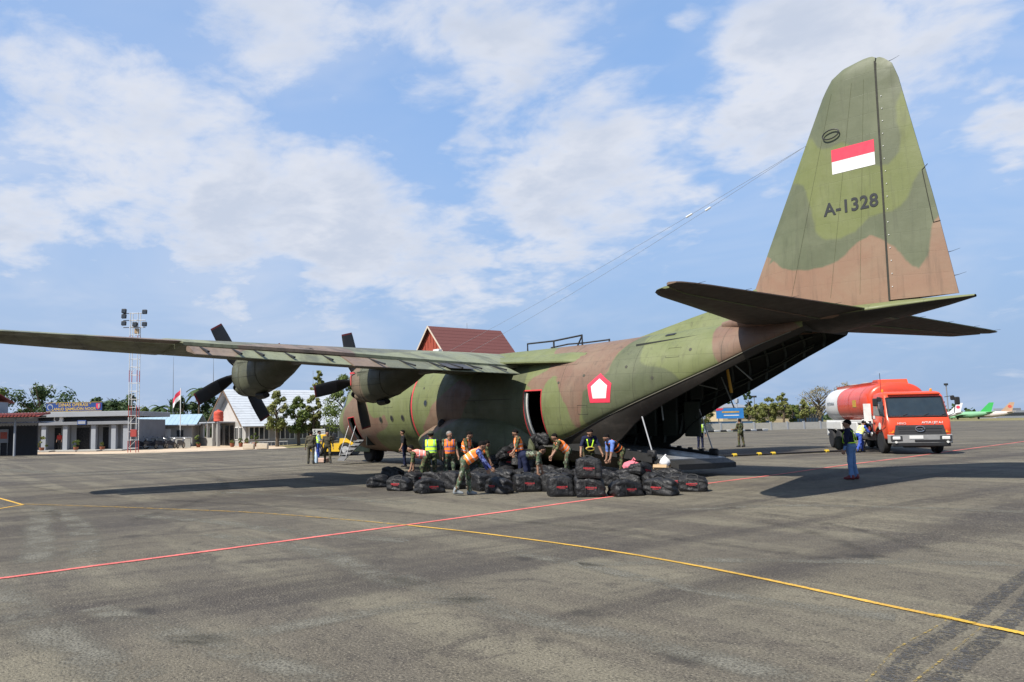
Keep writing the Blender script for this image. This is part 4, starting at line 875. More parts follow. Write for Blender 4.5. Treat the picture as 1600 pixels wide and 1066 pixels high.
def bag_mesh(seed, L_, D_, H_, sag):
    rnd = random.Random(seed); n = 13; bm = bmesh.new(); bmesh.ops.create_cube(bm, size=2.0)
    bmesh.ops.subdivide_edges(bm, edges=bm.edges[:], cuts=n, use_grid_fill=True)
    ph = [rnd.uniform(0, 6.28) for _ in range(12)]
    for v in bm.verts:
        x, y, z = v.co
        # soften the box: superellipsoid
        p = 9.0; r = (abs(x)**p+abs(y)**p+abs(z)**p)**(1/p); q = v.co/max(r, 1e-6)
        x, y, z = q
        top = (z+1)/2
        bulge = 1+0.07*(1-x*x)*(1-0.4*top)
        sagz = -sag*top*(0.55*(x*x)+0.35*math.sin(2.1*x+ph[0])*0.5+0.30*math.sin(3*y+ph[1]))
        w = 0.045*math.sin(4*x+ph[2]+2*z)+0.045*math.sin(6*z+ph[3]+3*x+2*y)-0.07*(1-abs(math.sin(4*y+ph[4]+3*x+z)))**3-0.075*(1-abs(math.sin(3.5*x+4*z+ph[5])))**3-0.06*(1-abs(math.sin(5*x-3*z+ph[7])))**3+.01
        nx, ny, nz = q.normalized()
        cx_ = x*(1-0.05*top)*L_/2; cy_ = y*bulge*(1-0.12*top+0.04*math.sin(4*x+ph[6]))*D_/2; cz_ = (z*0.5+0.5+sagz)*H_
        s = 0.55*(L_*.6)
        v.co = (cx_+nx*w*s, cy_+ny*w*s, max(0.0, cz_+nz*w*s*(1 if z > -0.6 else 0.0)))
        if z < -0.85: v.co.z = 0.004
    me = bpy.data.meshes.new('bag_body'); bm.to_mesh(me); bm.free(); me.materials.append(NYLON); finish(me, 60); return me
KTXT = text_mesh('KEMHAN RI', 0.052, 0.0, 0.002, 1.0)
def add_bag_parts(root, L_, D_, H_, seed):
    rnd = random.Random(seed+50)
    for sgn in (-1, 1):       # two carrying handles over the top
        o = MB().tube([(-.14, sgn*D_*.36, H_*.80), (-.13, sgn*D_*.20, H_*1.03), (-.05, sgn*.04, H_*1.08+.02*rnd.random()), (.06, sgn*.05, H_*1.08), (.13, sgn*D_*.22, H_*1.02), (.14, sgn*D_*.36, H_*.80)], 0.014, 6, flat=.5).build('handle', STRAP, root)
    for x in (-.14, .14):
        MB().loft([[Vector((x+dx, y, z)) for dx in (-.017, .017)] for y, z in ((-D_*.52, H_*.12), (-D_*.535, H_*.45), (-D_*.49, H_*.80))], cap=False, closed=False).build('webbing', STRAP, root)
    me = KTXT.copy(); me.materials.clear(); me.materials.append(PRINT); o = link('red_print', me, root)
    o.matrix_local = Matrix.Translation((.02*rnd.uniform(-1, 1)+.0, -D_*.555-.004, H_*.50)) @ Matrix.Rotation(rad(90), 4, 'X') @ Matrix.Rotation(rad(rnd.uniform(-4, 4)), 4, 'Z')
    MB().box((0, -D_*.552-.004, H_*.50-.04), (.17, .004, .007)).build('red_print', PRINT, root, None)
BAGP = []
for i, (L_, D_, H_, sag) in enumerate(((.76, .50, .48, .16), (.72, .46, .40, .30), (.82, .48, .36, .42), (.66, .50, .50, .10), (.84, .46, .40, .26), (.64, .44, .36, .34))):
    BAGP.append((bag_mesh(20+i, L_, D_, H_, sag), L_, D_, H_))
BAGROOT = {}
def bag(x, y, z, rz, kind, label, tilt=(0, 0), text=True, group=None):
    me, L_, D_, H_ = BAGP[kind]
    key = (kind, text)
    if key not in BAGROOT:
        o = link('duffel_bag', me)
        if text: add_bag_parts(o, L_, D_, H_, kind)
        else:
            for sgn in (-1, 1): MB().tube([(-.14, sgn*D_*.36, H_*.80), (-.1, sgn*D_*.15, H_*1.05), (.1, sgn*D_*.15, H_*1.04), (.14, sgn*D_*.36, H_*.80)], 0.014, 6, flat=.5).build('handle', STRAP, o)
        BAGROOT[key] = o
    else: o = copy_tree(BAGROOT[key])
    o.location = (x, y, z+hgt(x, y)+.004); o.rotation_euler = (tilt[0], tilt[1], rz); tag(o, label, 'duffel bag', group or 'black duffel bags unloaded beside the aircraft')
    return o
AZ = rad(48.7)
back = Vector((-.74, .67))
FRONT = [((17.10, -8.85), 5, 34, 'small slumped black duffel bag at the far left end of the front row'),
         ((18.62, -9.05), 1, -22, 'black duffel bag second from the left in the front row, near the pink vest'),
         ((19.86, -8.88), 2, 30, 'black duffel bag lying crumpled just left of the striding camouflage trousers'),
         ((19.25, -7.60), 3, -40, 'black duffel bag behind the crumpled one left of the striding man'),
         ((20.35, -7.25), 0, 28, 'black duffel bag between the legs of the striding man in the orange vest'),
         ((21.25, -7.55), 4, -52, 'black duffel bag under the hand of the man with a blue camouflage sleeve'),
         ((21.42, -6.68), 0, 12, 'black duffel bag with red print in front of the bent man in navy trousers'),
         ((21.95, -6.15), 3, -20, 'black duffel bag with red print just left of the two-high stack, set a little back'),
         ((23.02, -7.02), 3, 6, 'upright black duffel bag with red print standing forward, left beside the two-high stack'),
         ((23.62, -6.60), 0, 2, 'lower black duffel bag of the two-high stack in the front row'),
         ((24.14, -5.86), 2, 24, 'slumped black duffel bag with red print just right of the two-high stack'),
         ((24.66, -5.15), 4, -38, 'crumpled grey-black duffel bag in the front row, second from its right end'),
         ((24.66, -3.86), 1, -16, 'black duffel bag with red print at the far right end of the row')]
PRT = {0, 2, 5, 11}
placed = []
NOTEXT = {0, 3, 4}
for i, ((x, y), k, dr, lab) in enumerate(FRONT):
    bag(x, y, 0, AZ+rad(dr), k, lab, (0, 0), i not in NOTEXT); placed.append((x, y, 0))
bag(23.60, -6.58, .47, AZ+rad(-5), 3, 'upper black duffel bag of the two-high stack, red print facing out', (0, rad(2)), True)
bag(16.72, -1.98, 1.12, AZ+rad(10), 1, 'grey-black duffel bag standing in the left half of the open side door', (rad(8), rad(60)), False).scale = (.72, .8, .8)
bag(17.12, -1.93, 1.12, AZ+rad(-14), 5, 'crumpled grey duffel bag standing in the right half of the open side door', (rad(6), rad(20)), False).scale = (.8, .8, 1)
bag(13.9, -6.2, 0, rad(20), 2, 'black duffel bag held behind the bending man in the pink vest, apart at the left', (0, 0), False)
WORKERS = {'p1': (16.75, -6.75), 'p2': (16.7, -5.76), 'p3': (16.72, -5.12), 'p4': (16.6, -4.6), 'p5': (21.14, -8.62), 'p6': (16.55, -6.4), 'p7': (8.32, -1.92), 'p8': (17.55, -3.4), 'p9': (20.0, -5.45), 'p10': (18.8, -2.4), 'p11': (19.6, -2.25), 'p12': (20.75, -2.05)}
rb = random.Random(5); cnt = 0
NEAR = {'p1': 'by the bending man in the pink vest', 'p2': 'by the grey-haired man in the orange vest', 'p3': 'by the man turned right in an orange vest', 'p4': 'by the stooping man in the orange vest', 'p5': 'behind the striding man with blue sleeves', 'p6': 'by the man in the lime vest and cap', 'p8': 'by the man with sunglasses below the side door', 'p9': 'by the bent man in navy trousers', 'p10': 'by the man leaning left below the insignia', 'p11': 'by the man with lime straps', 'p12': 'by the man with blue sleeves near the ramp', 'r': 'at its ramp end', 's': 'behind the two-high stack'}
SPOT = dict(WORKERS, r=(23.6, -3.0), s=(22.6, -5.2)); SPOT.pop('p7')
def nearby(x, y): return 'black duffel bag in the heap '+NEAR[min(SPOT, key=lambda q: (SPOT[q][0]-x)**2+(SPOT[q][1]-y)**2)]
for row in range(1, 11):
    for c in range(15):
        s = c/14*9.0+rb.uniform(-.12, .12)
        x = 16.6+s*.86-row*.52+rb.uniform(-.1, .1); y = -8.7+s*.52+row*.60+rb.uniform(-.1, .1)
        if y > -2.75 and x < 17.6: continue
        if y > -2.05 or x < 14.9 or x > 24.3: continue
        if x < 16.9 and y < -4.0: continue
        if any((x-a)**2+(y-b)**2 < .46**2 for a, b in WORKERS.values()): continue
        if any((x-a)**2+(y-b)**2 < .50**2 for a, b, _ in placed): continue
        k = rb.choice((1, 2, 4, 5)); near_door = max(0.0, 1.25-math.hypot(x-16.5, y+3.05))
        bag(x, y, 0, AZ+rad(rb.uniform(-70, 70)), k, nearby(x, y), (rad(rb.uniform(-6, 6)), rad(rb.uniform(-6, 6))), rb.random() < .3)
        placed.append((x, y, 0)); cnt += 1
        lv = 1
        while near_door > .35*lv and lv < 3:
            bag(x+rb.uniform(-.12, .12), y+rb.uniform(-.05, .15), .33*lv-.02, AZ+rad(rb.uniform(-80, 80)), rb.choice((1, 2, 4, 5)), 'black duffel bag in the pile rising to the open side door', (rad(rb.uniform(-24, 24)), rad(rb.uniform(-24, 24))), rb.random() < .6, 'black duffel bags piled under the side door'); lv += 1; cnt += 1
for (x, y, z, k) in ((16.75, -2.75, .75, 1), (17.2, -2.75, .50, 4), (22.9, -3.8, .33, 5)):
    bag(x, y, z, AZ+rad(rb.uniform(-60, 60)), k, 'black duffel bag tossed on top of the heap', (rad(rb.uniform(-18, 18)), rad(rb.uniform(-18, 18))), True, 'black duffel bags lying on top of the heap')
# small litter beside the ramp
o = thing('plastic_sack', 'white plastic sack leaning on the left ramp edge', 'sack', (22.35, -1.98, .0+hgt(22.3, -2)))
mb = MB(); R_ = []
for z, r in ((0.45, .08), (.50, .15), (.57, .17), (.65, .14), (.72, .07), (.76, .02)): R_.append([Vector((r*math.cos(a)*(1+.18*math.sin(3*a+z*9)), r*.8*math.sin(a)*(1+.15*math.cos(4*a)), z)) for a in [2*math.pi*k/14 for k in range(14)]])
mb.loft(R_).build('sack_body', mat('white_plastic', (0.72, 0.73, 0.74), 0.45, var=.1), o); MB().tube([(0, 0, .75), (.03, .02, .80), (.07, .0, .78)], .02, 6).build('knot', MATS['white_plastic'], o)
o = thing('cardboard_box', 'small brown cardboard box under the white plastic sack', 'box', (22.30, -2.05, hgt(22.3, -2)+.004), rad(20))
CARD = mat('cardboard', (0.42, 0.29, 0.16), 0.8, var=.15, scale=5)
MB().box((0, 0, .22), (.42, .36, .44), bev=.01).build('carton', CARD, o); MB().box((0, 0, .443), (.42, .05, .004)).build('tape', mat('tape', (.5, .40, .26), .4), o, None)
for s in (-1, 1): MB().box((0, s*.2, .47), (.40, .02, .10), rotm(s*rad(30), 0, 0)).build('flap', CARD, o, None)
o = thing('blue_bottle_pack', 'blue drink pack beside the cardboard box at the ramp', 'bottle pack', (22.62, -1.85, hgt(22.6, -2)+.004))
BLU = mat('blue_plastic', (0.05, 0.14, 0.36), 0.35)
for i in range(2):
    for j in range(2): MB().lathe([(0, .04), (.02, .045), (.24, .045), (.30, .018), (.34, .018)], (i*.1-.1, j*.1, 0), 'Z', 10).build('bottle', BLU, o)
o = thing('pink_bundle', 'pink cloth bundle on the bags left of the white sack', 'bundle', (21.6, -2.55, hgt(21.6, -2.5)))
PNK = mat('pink_cloth', (0.62, 0.16, 0.20), 0.8, var=.15, scale=8, bump=.3)
mb = MB(); R_ = []
for z, r in ((.34, .10), (.38, .26), (.48, .28), (.58, .2), (.64, .06)): R_.append([Vector((r*math.cos(a)*(1+.2*math.sin(3*a+z*14)), r*math.sin(a)*(1+.18*math.cos(5*a)), z)) for a in [2*math.pi*k/16 for k in range(16)]])
mb.loft(R_).build('bundle_cloth', PNK, o); MB().tube([(0, 0, .62), (.06, .03, .72), (.12, .02, .66)], .025, 6).build('knot', PNK, o)
# ================================================================== PEOPLE
def surface_nets(F, org, h):
    S_ = F < 0; nx, ny, nz = F.shape
    c = [S_[i:nx-1+i, j:ny-1+j, k:nz-1+k] for i in (0, 1) for j in (0, 1) for k in (0, 1)]
    tot = sum(q.astype(np.int8) for q in c); mix = (tot > 0) & (tot < 8); I, J, K = np.nonzero(mix)
    acc = np.zeros((len(I), 3)); cnt_ = np.zeros(len(I))
    for ax in range(3):
        o = [k for k in range(3) if k != ax]
        for a in (0, 1):
            for b in (0, 1):
                d0 = [0, 0, 0]; d0[o[0]] = a; d0[o[1]] = b; d1 = list(d0); d1[ax] = 1
                f0 = F[I+d0[0], J+d0[1], K+d0[2]]; f1 = F[I+d1[0], J+d1[1], K+d1[2]]; m_ = (f0 < 0) != (f1 < 0)
                t = np.where(m_, f0/np.where(m_, f0-f1, 1), 0); p = np.tile(np.array(d0, float), (len(I), 1)); p[:, ax] = t
                acc += p*m_[:, None]; cnt_ += m_
    V = (acc/np.maximum(cnt_, 1)[:, None]+np.stack([I, J, K], 1))*h+np.array(org)
    idx = -np.ones((nx-1, ny-1, nz-1), int); idx[I, J, K] = np.arange(len(I)); Fc = []
    for ax in range(3):
        u, w = (ax+1) % 3, (ax+2) % 3
        sl0 = [slice(1, s-1) for s in F.shape]; sl0[ax] = slice(0, F.shape[ax]-1); sl1 = list(sl0); sl1[ax] = slice(1, F.shape[ax])
        A, B = S_[tuple(sl0)], S_[tuple(sl1)]
        q = np.stack(np.nonzero(A != B), 1); st = A[tuple(q.T)]
        off = np.array([0 if k == ax else 1 for k in range(3)]); q = q+off
        def cell(du, dw):
            r = q.copy(); r[:, u] -= du; r[:, w] -= dw; return idx[tuple(r.T)]
        quad = np.stack([cell(1, 1), cell(0, 1), cell(0, 0), cell(1, 0)], 1); quad[~st] = quad[~st][:, ::-1]; Fc.append(quad)
    return V, np.concatenate(Fc)
class Field:
    def __init__(s, lo, hi, h):
        s.h = h; s.lo = np.array(lo, float); s.n = np.ceil((np.array(hi)-s.lo)/h).astype(int)+1
        s.F = np.full(s.n, 1.0, np.float32); s.B = np.full(s.n, 1.0, np.float32); s.lab = np.zeros(s.n, np.int8)
    def cap(s, a, b, ra, rb_, lab, k=0.03):
        a, b = np.array(a, float), np.array(b, float); m_ = max(ra, rb_)+0.07
        i0 = np.clip(np.floor((np.minimum(a, b)-m_-s.lo)/s.h).astype(int), 0, s.n-1); i1 = np.clip(np.ceil((np.maximum(a, b)+m_-s.lo)/s.h).astype(int)+1, 1, s.n)
        sl = tuple(slice(p, q) for p, q in zip(i0, i1))
        g = [s.lo[d]+np.arange(i0[d], i1[d])*s.h for d in range(3)]; X, Y, Z = np.meshgrid(*g, indexing='ij', sparse=True)
        e = b-a; L2 = max(float(e@e), 1e-8)
        t = np.clip(((X-a[0])*e[0]+(Y-a[1])*e[1]+(Z-a[2])*e[2])/L2, 0, 1)
        d = np.sqrt((X-a[0]-t*e[0])**2+(Y-a[1]-t*e[1])**2+(Z-a[2]-t*e[2])**2)-(ra+t*(rb_-ra)); d = d.astype(np.float32)
        f = s.F[sl]; hh = np.maximum(k-np.abs(f-d), 0)/k; s.F[sl] = np.minimum(f, d)-hh*hh*k*0.25
        m_ = d < s.B[sl]; s.B[sl] = np.where(m_, d, s.B[sl]); s.lab[sl] = np.where(m_, lab, s.lab[sl])
    def mesh(s, name, mats, noise=0.0, nl=(), relab=None):
        F = s.F
        if noise:
            g = [s.lo[d]+np.arange(s.n[d])*s.h for d in range(3)]; X, Y, Z = np.meshgrid(*g, indexing='ij', sparse=True)
            w = np.sin(31*Z+9*X+3*np.sin(14*Y))+np.sin(47*Z-21*X+17*Y)*0.7+np.sin(23*X+29*Y+11*Z)
            F = F+np.where(np.isin(s.lab, nl), noise*w, 0).astype(np.float32)
        V, Q = surface_nets(F, s.lo, s.h); Q = Q[(Q >= 0).all(1)]
        if not len(V): return None
        ii = np.clip(np.round((V-s.lo)/s.h).astype(int), 0, s.n-1); lb = s.lab[tuple(ii.T)]
        me = bpy.data.meshes.new(name); me.from_pydata(V.tolist(), [], Q.tolist())
        for m_ in mats: me.materials.append(m_)
        pl = lb[Q[:, 0]]
        if relab is not None: pl = relab(V[Q].mean(1), pl)
        me.polygons.foreach_set('material_index', pl.astype(np.int32)); me.polygons.foreach_set('use_smooth', [True]*len(Q)); me.update(); return me
def cloth_camo(name, cols, scale=9.0):
    m, nt, b = nodes_of(name); t = NT(nt); v = t.obj(); c = cols[0]
    for i, q in enumerate(cols[1:]):
        c = t.mix(t.rng(t.noise(t.mapping(v, (1, 1, .8), loc=(i*3.7, i*1.9, i*5.1)), scale*(1+.15*i), 3, .55, .8), .53, .56), c, q)
    t.put(b.inputs['Base Color'], c); b.inputs['Roughness'].default_value = .85; b.inputs['Specular IOR Level'].default_value = .2
    t.put(b.inputs['Normal'], t.bump(t.noise(v, 14, 4, .6, .8), .5, .03)); return m
CAMG = cloth_camo('camouflage_cloth_green', [(0.065, 0.095, 0.055), (0.19, 0.20, 0.16), (0.10, 0.06, 0.035), (0.03, 0.035, 0.025)])
CAMD = cloth_camo('camouflage_cloth_dark', [(0.05, 0.07, 0.03), (0.13, 0.13, 0.06), (0.09, 0.055, 0.03), (0.018, 0.02, 0.014)])
CAMB = cloth_camo('camouflage_cloth_blue', [(0.045, 0.06, 0.20), (0.16, 0.20, 0.36), (0.015, 0.018, 0.05)], 12)
def cloth(name, col, bump=.5): return mat(name, col, .85, var=.2, scale=7, bump=bump, spec=.2, bscale=16)
NAVY = cloth('navy_cloth', (0.012, 0.016, 0.045)); BLKC = cloth('black_cloth', (0.016, 0.016, 0.018)); OLIV = cloth('flight_suit_olive', (0.075, 0.068, 0.046)); JEAN = cloth('blue_denim', (0.13, 0.23, 0.42)); LBLU = cloth('light_blue_cloth', (0.27, 0.36, 0.46)); BLUC = cloth('blue_cloth', (0.05, 0.10, 0.42)); REDC = cloth('red_cloth', (0.45, 0.05, 0.04)); BLUS = cloth('sky_blue_cloth', (0.13, 0.22, 0.55))
ORAN = cloth('hi_vis_orange', (1.20, 0.26, 0.05), .3); PKOR = cloth('faded_hi_vis_pink', (1.10, 0.32, 0.26), .3); LIME = cloth('hi_vis_lime', (0.66, 1.12, 0.06), .3); LIMY = cloth('hi_vis_pale_yellow', (0.90, 1.05, 0.28), .3)
REFL = mat('reflective_tape', (0.70, 0.70, 0.70), .35, var=.1, scale=12); REFB = mat('blue_tape', (0.08, 0.16, 0.40), .5)
SKIN = mat('skin', (0.30, 0.165, 0.105), .55, var=.15, scale=10, spec=.4); HAIR = mat('black_hair', (0.008, 0.007, 0.007), .9, var=.3, scale=40, bump=.4, spec=.1); BOOT = mat('black_boot', (0.016, 0.015, 0.015), .45); SHOE = mat('grey_shoe', (0.22, 0.24, 0.25), .6); REDS = mat('red_shoe', (0.16, 0.025, 0.03), .6); EYE = mat('eye_dark', (0.02, 0.015, 0.012), .3); GREYH = mat('grey_hair', (0.20, 0.19, 0.18), .7, var=.3, scale=40, bump=.4)
def person(label, loc, yaw, shirt, trous, boots=None, pose=None, vest=None, bands=None, sleeves='short', cap_=None, hair=None, scale=1.0, group=None, sun=False, extra=None):
    boots = boots or BOOT
    P = dict(bend=3, side=0, legs=((2, 4), (-2, 4)), spread=.02, arms=((5, 8, 12), (5, 8, 12)), head=0, turn=0); P.update(pose or {})
    D = math.radians
    def dirv(pitch, abd, s):   # pitch forward from straight down, abduction sideways
        return np.array([math.sin(D(pitch))*math.cos(D(abd)), s*math.sin(D(abd)), -math.cos(D(pitch))*math.cos(D(abd))])
    pel = np.zeros(3); tb = D(P['bend']); up = np.array([math.sin(tb), math.sin(D(P['side'])), math.cos(tb)]); up /= np.linalg.norm(up); fw = np.array([math.cos(tb), 0, -math.sin(tb)])
    lat = np.cross(up, fw); caps = []; torso = []
    feet = []
    for s, (th, kn) in zip((1, -1), P['legs']):
        hip = pel+np.array([0, s*.095, 0]); kd = dirv(th, P['spread']*60, s); knee = hip+kd*.42; sd_ = dirv(th-kn, P['spread']*30, s); ank = knee+sd_*.40
        caps += [(hip, knee, .094, .066, 2), (knee, ank, .068, .054, 2)]
        ff = np.array([math.cos(D(P['turn'])), s*.12, 0]); heel = ank+np.array([-.03, 0, -.045]); toe = ank+ff*.17+np.array([0, 0, -.058])
        caps += [(ank+np.array([0, 0, .05]), heel, .052, .045, 3), (heel, toe, .044, .036, 3), (ank, toe+np.array([-.06, 0, .012]), .05, .036, 3)]; feet.append(min(heel[2]-.045, toe[2]-.036))
    ch = pel+up*.30; nk = pel+up*.485
    for s in (-1, 1):
        torso += [(pel+lat*s*.055-up*.03, pel+lat*s*.06+up*.14, .108, .098), (pel+lat*s*.06+up*.14, ch+lat*s*.075, .098, .108), (ch+lat*s*.075, nk+lat*s*.105-up*.055, .108, .075)]
    torso += [(pel, ch, .105, .112), (ch, nk-up*.04, .112, .08)]
    belly = pel+fw*.03+up*.08; torso.append((belly, belly+up*.12, .09, .09))
    for i, (a, b, ra, rb_) in enumerate(torso): caps.append((a, b, ra, rb_, 2 if i in (0, 3) and False else 1))
    caps += [(pel-up*.02+lat*.05, pel-up*.02-lat*.05, .118, .118, 2), (pel-fw*.04+lat*.06, pel-fw*.04-lat*.06, .10, .10, 2)]
    hb = tb*0.55+D(P['head']); hu = np.array([math.sin(hb), 0, math.cos(hb)]); hf = np.array([math.cos(hb), 0, -math.sin(hb)])
    ty = D(P.get('look', 0)); hl = np.cross(hu, hf); hf, hl = hf*math.cos(ty)+hl*math.sin(ty), hl*math.cos(ty)-hf*math.sin(ty)
    hd = nk+hu*.135+hf*.012
    caps += [(nk-up*.03, hd-hu*.05, .058, .054, 0), (hd+hu*.03-hf*.012, hd+hu*.022+hf*.012, .092, .088, 0), (hd-hu*.01+hf*.02, hd-hu*.075+hf*.038, .072, .045, 0), (hd+hf*.085-hu*.005, hd+hf*.104-hu*.032, .010, .016, 0)]
    for s in (-1, 1): caps += [(hd+hl*s*.088-hf*.004+hu*.016, hd+hl*s*.092-hf*.008-hu*.02, .014, .012, 0), (hd+hl*s*.034+hf*.083+hu*.014, hd+hl*s*.030+hf*.084+hu*.014, .010, .010, 4)]
    caps.append((hd+hf*.080-hu*.062+hl*.018, hd+hf*.080-hu*.062-hl*.018, .008, .008, 5))
    hands = []
    for s, (pt, ab, el) in zip((1, -1), P['arms']):
        sh = nk+lat*s*.185-up*.055; ud = dirv(pt, ab, s); elb = sh+ud*.285; fd = dirv(pt+el, ab*.6, s); wr = elb+fd*.245
        caps += [(nk+lat*s*.09-up*.045, sh, .062, .066, 1), (sh, elb, .060, .046, 1), (sh+ud*.10, elb, .054, .046, 1)]
        caps.append((elb, wr, .044, .032, 1 if sleeves == 'long' else 0))
        sdv = np.cross(fd, np.array([0, 1, 0])); n_ = np.linalg.norm(sdv); sdv = sdv/n_ if n_ > 1e-4 else np.array([1., 0, 0])   # fore-aft across the palm
        pm = wr+fd*.085; caps += [(wr+sdv*.014, pm+sdv*.026, .022, .018, 0), (wr-sdv*.014, pm-sdv*.026, .022, .018, 0)]
        curl = np.array([0, -s, 0])
        for q, ln in ((-.036, .058), (-.012, .074), (.012, .078), (.035, .070)):
            k0 = pm+sdv*q; k1 = k0+(fd*.9+curl*.25)*ln*.55; k2 = k1+(fd*.55+curl*.75)*ln*.5; caps += [(k0, k1, .0100, .0095, 0), (k1, k2, .0095, .0085, 0)]
        t0 = wr+fd*.03+sdv*.03; caps += [(t0, t0+sdv*.03+fd*.03, .013, .011, 0), (t0+sdv*.03+fd*.03, t0+sdv*.034+fd*.062+curl*.015, .011, .009, 0)]
        hands.append(wr+fd*.12)
    z0 = -min(feet); pts = np.array([c[0] for c in caps]+[c[1] for c in caps]); lo, hi = pts.min(0)-.16, pts.max(0)+.16
    Fd = Field(lo, hi, .0135)
    for a, b, ra, rb_, lb in caps: Fd.cap(a, b, ra, rb_, lb, .012 if lb in (0, 4, 5) and ra < .03 else .035)
    waist = pel+up*.03
    def relab(c, l):
        hgt_ = (c-waist)@up; l = np.where((l == 1) & (hgt_ < 0), 2, l)
        if sleeves == 'short': pass
        return l
    me = Fd.mesh('person_body', [SKIN, shirt, trous, boots, EYE, REDS], .0035, (1, 2), relab)
    root = link('person', me); root.location = (loc[0], loc[1], (loc[2] if len(loc) > 2 else hgt(loc[0], loc[1]))+z0*scale); root.rotation_euler = (0, 0, D(yaw)); root.scale = (scale,)*3
    tag(root, label, 'person', group or 'ground crew and soldiers on the apron')
    # hair or headgear hugging the skull
    hm = hair or HAIR; Hf = Field(hd-.17, hd+.17, .0115); 
    Hf.cap(hd+hu*.036-hf*.016, hd+hu*.03+hf*.006, .099, .093, 0, .01)
    if cap_ is None: Hf.F = np.maximum(Hf.F, 0); 
    g = [Hf.lo[d]+np.arange(Hf.n[d])*Hf.h for d in range(3)]; X, Y, Z = np.meshgrid(*g, indexing='ij'); R_ = np.stack([X-hd[0], Y-hd[1], Z-hd[2]], -1); fu, ff_ = R_@hu, R_@hf
    Hf = Field(hd-.17, hd+.17, .0115); Hf.cap(hd+hu*.036-hf*.016, hd+hu*.03+hf*.006, .100, .094, 0, .01)
    Hf.F = np.maximum(Hf.F, (.02+ff_*.62-fu).astype(np.float32)*.8)
    hme = Hf.mesh('hair', [hm]); 
    if hme: link('hair', hme, root)
    if cap_ is not None:
        Hf = Field(hd-.22, hd+.22, .0125); Hf.cap(hd+hu*.05-hf*.012, hd+hu*.045+hf*.012, .104, .100, 0, .01); g = [Hf.lo[d]+np.arange(Hf.n[d])*Hf.h for d in range(3)]; X, Y, Z = np.meshgrid(*g, indexing='ij'); R_ = np.stack([X-hd[0], Y-hd[1], Z-hd[2]], -1); fu = R_@hu
        Hf.F = np.maximum(Hf.F, (.052-fu).astype(np.float32)); pk = hd+hu*.058+hf*.10
        for q in (-.05, -.025, 0, .025, .05): Hf.cap(pk+hl*q-hf*.02, pk+hl*q*.8+hf*.055-hu*.012, .010, .008, 0, .015)
        link('cap', Hf.mesh('cap', [cap_]), root)
    if sun: MB().box(hd+hf*.094+hu*.014, (.02, .15, .036), Euler((0, hb, 0)).to_matrix() @ rotm(0, 0, ty), bev=.008).build('sunglasses', BLACK, root)
    if vest is not None:
        pts = np.array([t_[0] for t_ in torso]+[t_[1] for t_ in torso]+[nk]); V = Field(pts.min(0)-.2, pts.max(0)+.2, .0145)
        for a, b, ra, rb_ in torso: V.cap(a, b, ra+.024, rb_+.024, 0, .04)
        for s in (-1, 1): V.cap(nk+lat*s*.08-up*.045, nk+lat*s*.14-up*.06, .078, .076, 0, .03)
        g = [V.lo[d]+np.arange(V.n[d])*V.h for d in range(3)]; X, Y, Z = np.meshgrid(*g, indexing='ij'); R_ = np.stack([X-pel[0], Y-pel[1], Z-pel[2]], -1); su = R_@up; sf = R_@fw; sl_ = R_@lat
        lo_ = .0 if vest not in (LIME, LIMY) else .02
        cut = np.maximum(lo_-su, su-.475); cut = np.maximum(cut, .068-np.sqrt(sl_**2+(sf-.05)**2)*1.0-(su < .40)*1.0)
        cut = np.maximum(cut, np.abs(sl_)-.192)
        V.F = np.maximum(V.F, cut.astype(np.float32))
        bd = bands or REFL
        def vlab(c, l):
            r = c-pel; u, s_, f_ = r@up, r@lat, r@fw; out = np.zeros(len(c), int)
            out[(np.abs(u-.10) < .016) | (np.abs(u-.235) < .016)] = 1
            out[(np.abs(np.abs(s_)-.105) < .015) & (u > .235)] = 1
            out[(np.abs(s_) < .010) & (f_ > 0)] = 2
            return out
        vm = V.mesh('vest', [vest, bd, BLKC], relab=vlab)
        link('hi_vis_vest', vm, root)
    if extra: extra(root, dict(pel=pel, nk=nk, up=up, fw=fw, lat=lat, hands=hands, hd=hd))
    return root
WK = WORKERS
person('man in a pink-orange vest bending double over the bags at the left', WK['p1'], -120, CAMD, CAMD, pose=dict(bend=82, legs=((22, 20), (4, 12)), arms=((10, 4, 6), (-4, 6, 4)), head=-38, spread=.12), vest=PKOR)
person('grey-haired man in orange vest standing upright, facing the camera', WK['p2'], -20, CAMG, CAMG, pose=dict(bend=4, arms=((8, 10, 10), (-4, 10, 14)), look=25, spread=.08), vest=ORAN, bands=REFB, hair=GREYH)
person('man in orange vest turned to the right, right behind the upright grey-haired man', WK['p3'], 30, CAMD, CAMG, pose=dict(bend=14, arms=((20, 6, 10), (12, 6, 12)), head=18), vest=ORAN)
person('man in orange vest stooping low behind the others, only head and back showing', WK['p4'], 75, CAMD, CAMD, pose=dict(bend=58, legs=((40, 60), (30, 60)), arms=((20, 8, 10), (10, 8, 10)), head=-10), vest=ORAN)
person('man in orange vest with blue camouflage sleeves and green trousers reaching for a front bag', WK['p5'], 52, CAMB, CAMG, SHOE, pose=dict(bend=56, legs=((12, 10), (-16, 6)), arms=((22, 6, 6), (32, 10, 10)), head=-8, spread=.06), vest=ORAN, sleeves='long')
person('man in lime vest and cap standing with his back to the camera', WK['p6'], 140, NAVY, CAMD, pose=dict(bend=3, arms=((4, 12, 8), (6, 12, 10))), vest=LIME, bands=REFB, cap_=mat('olive_cap', (0.06, 0.06, 0.04), .8))
person('man in black shirt with sunglasses standing beside the aircraft, left of the workers', WK['p7'], -115, BLKC, NAVY, pose=dict(bend=5, arms=((10, 8, 14), (-6, 8, 10))), sun=True)
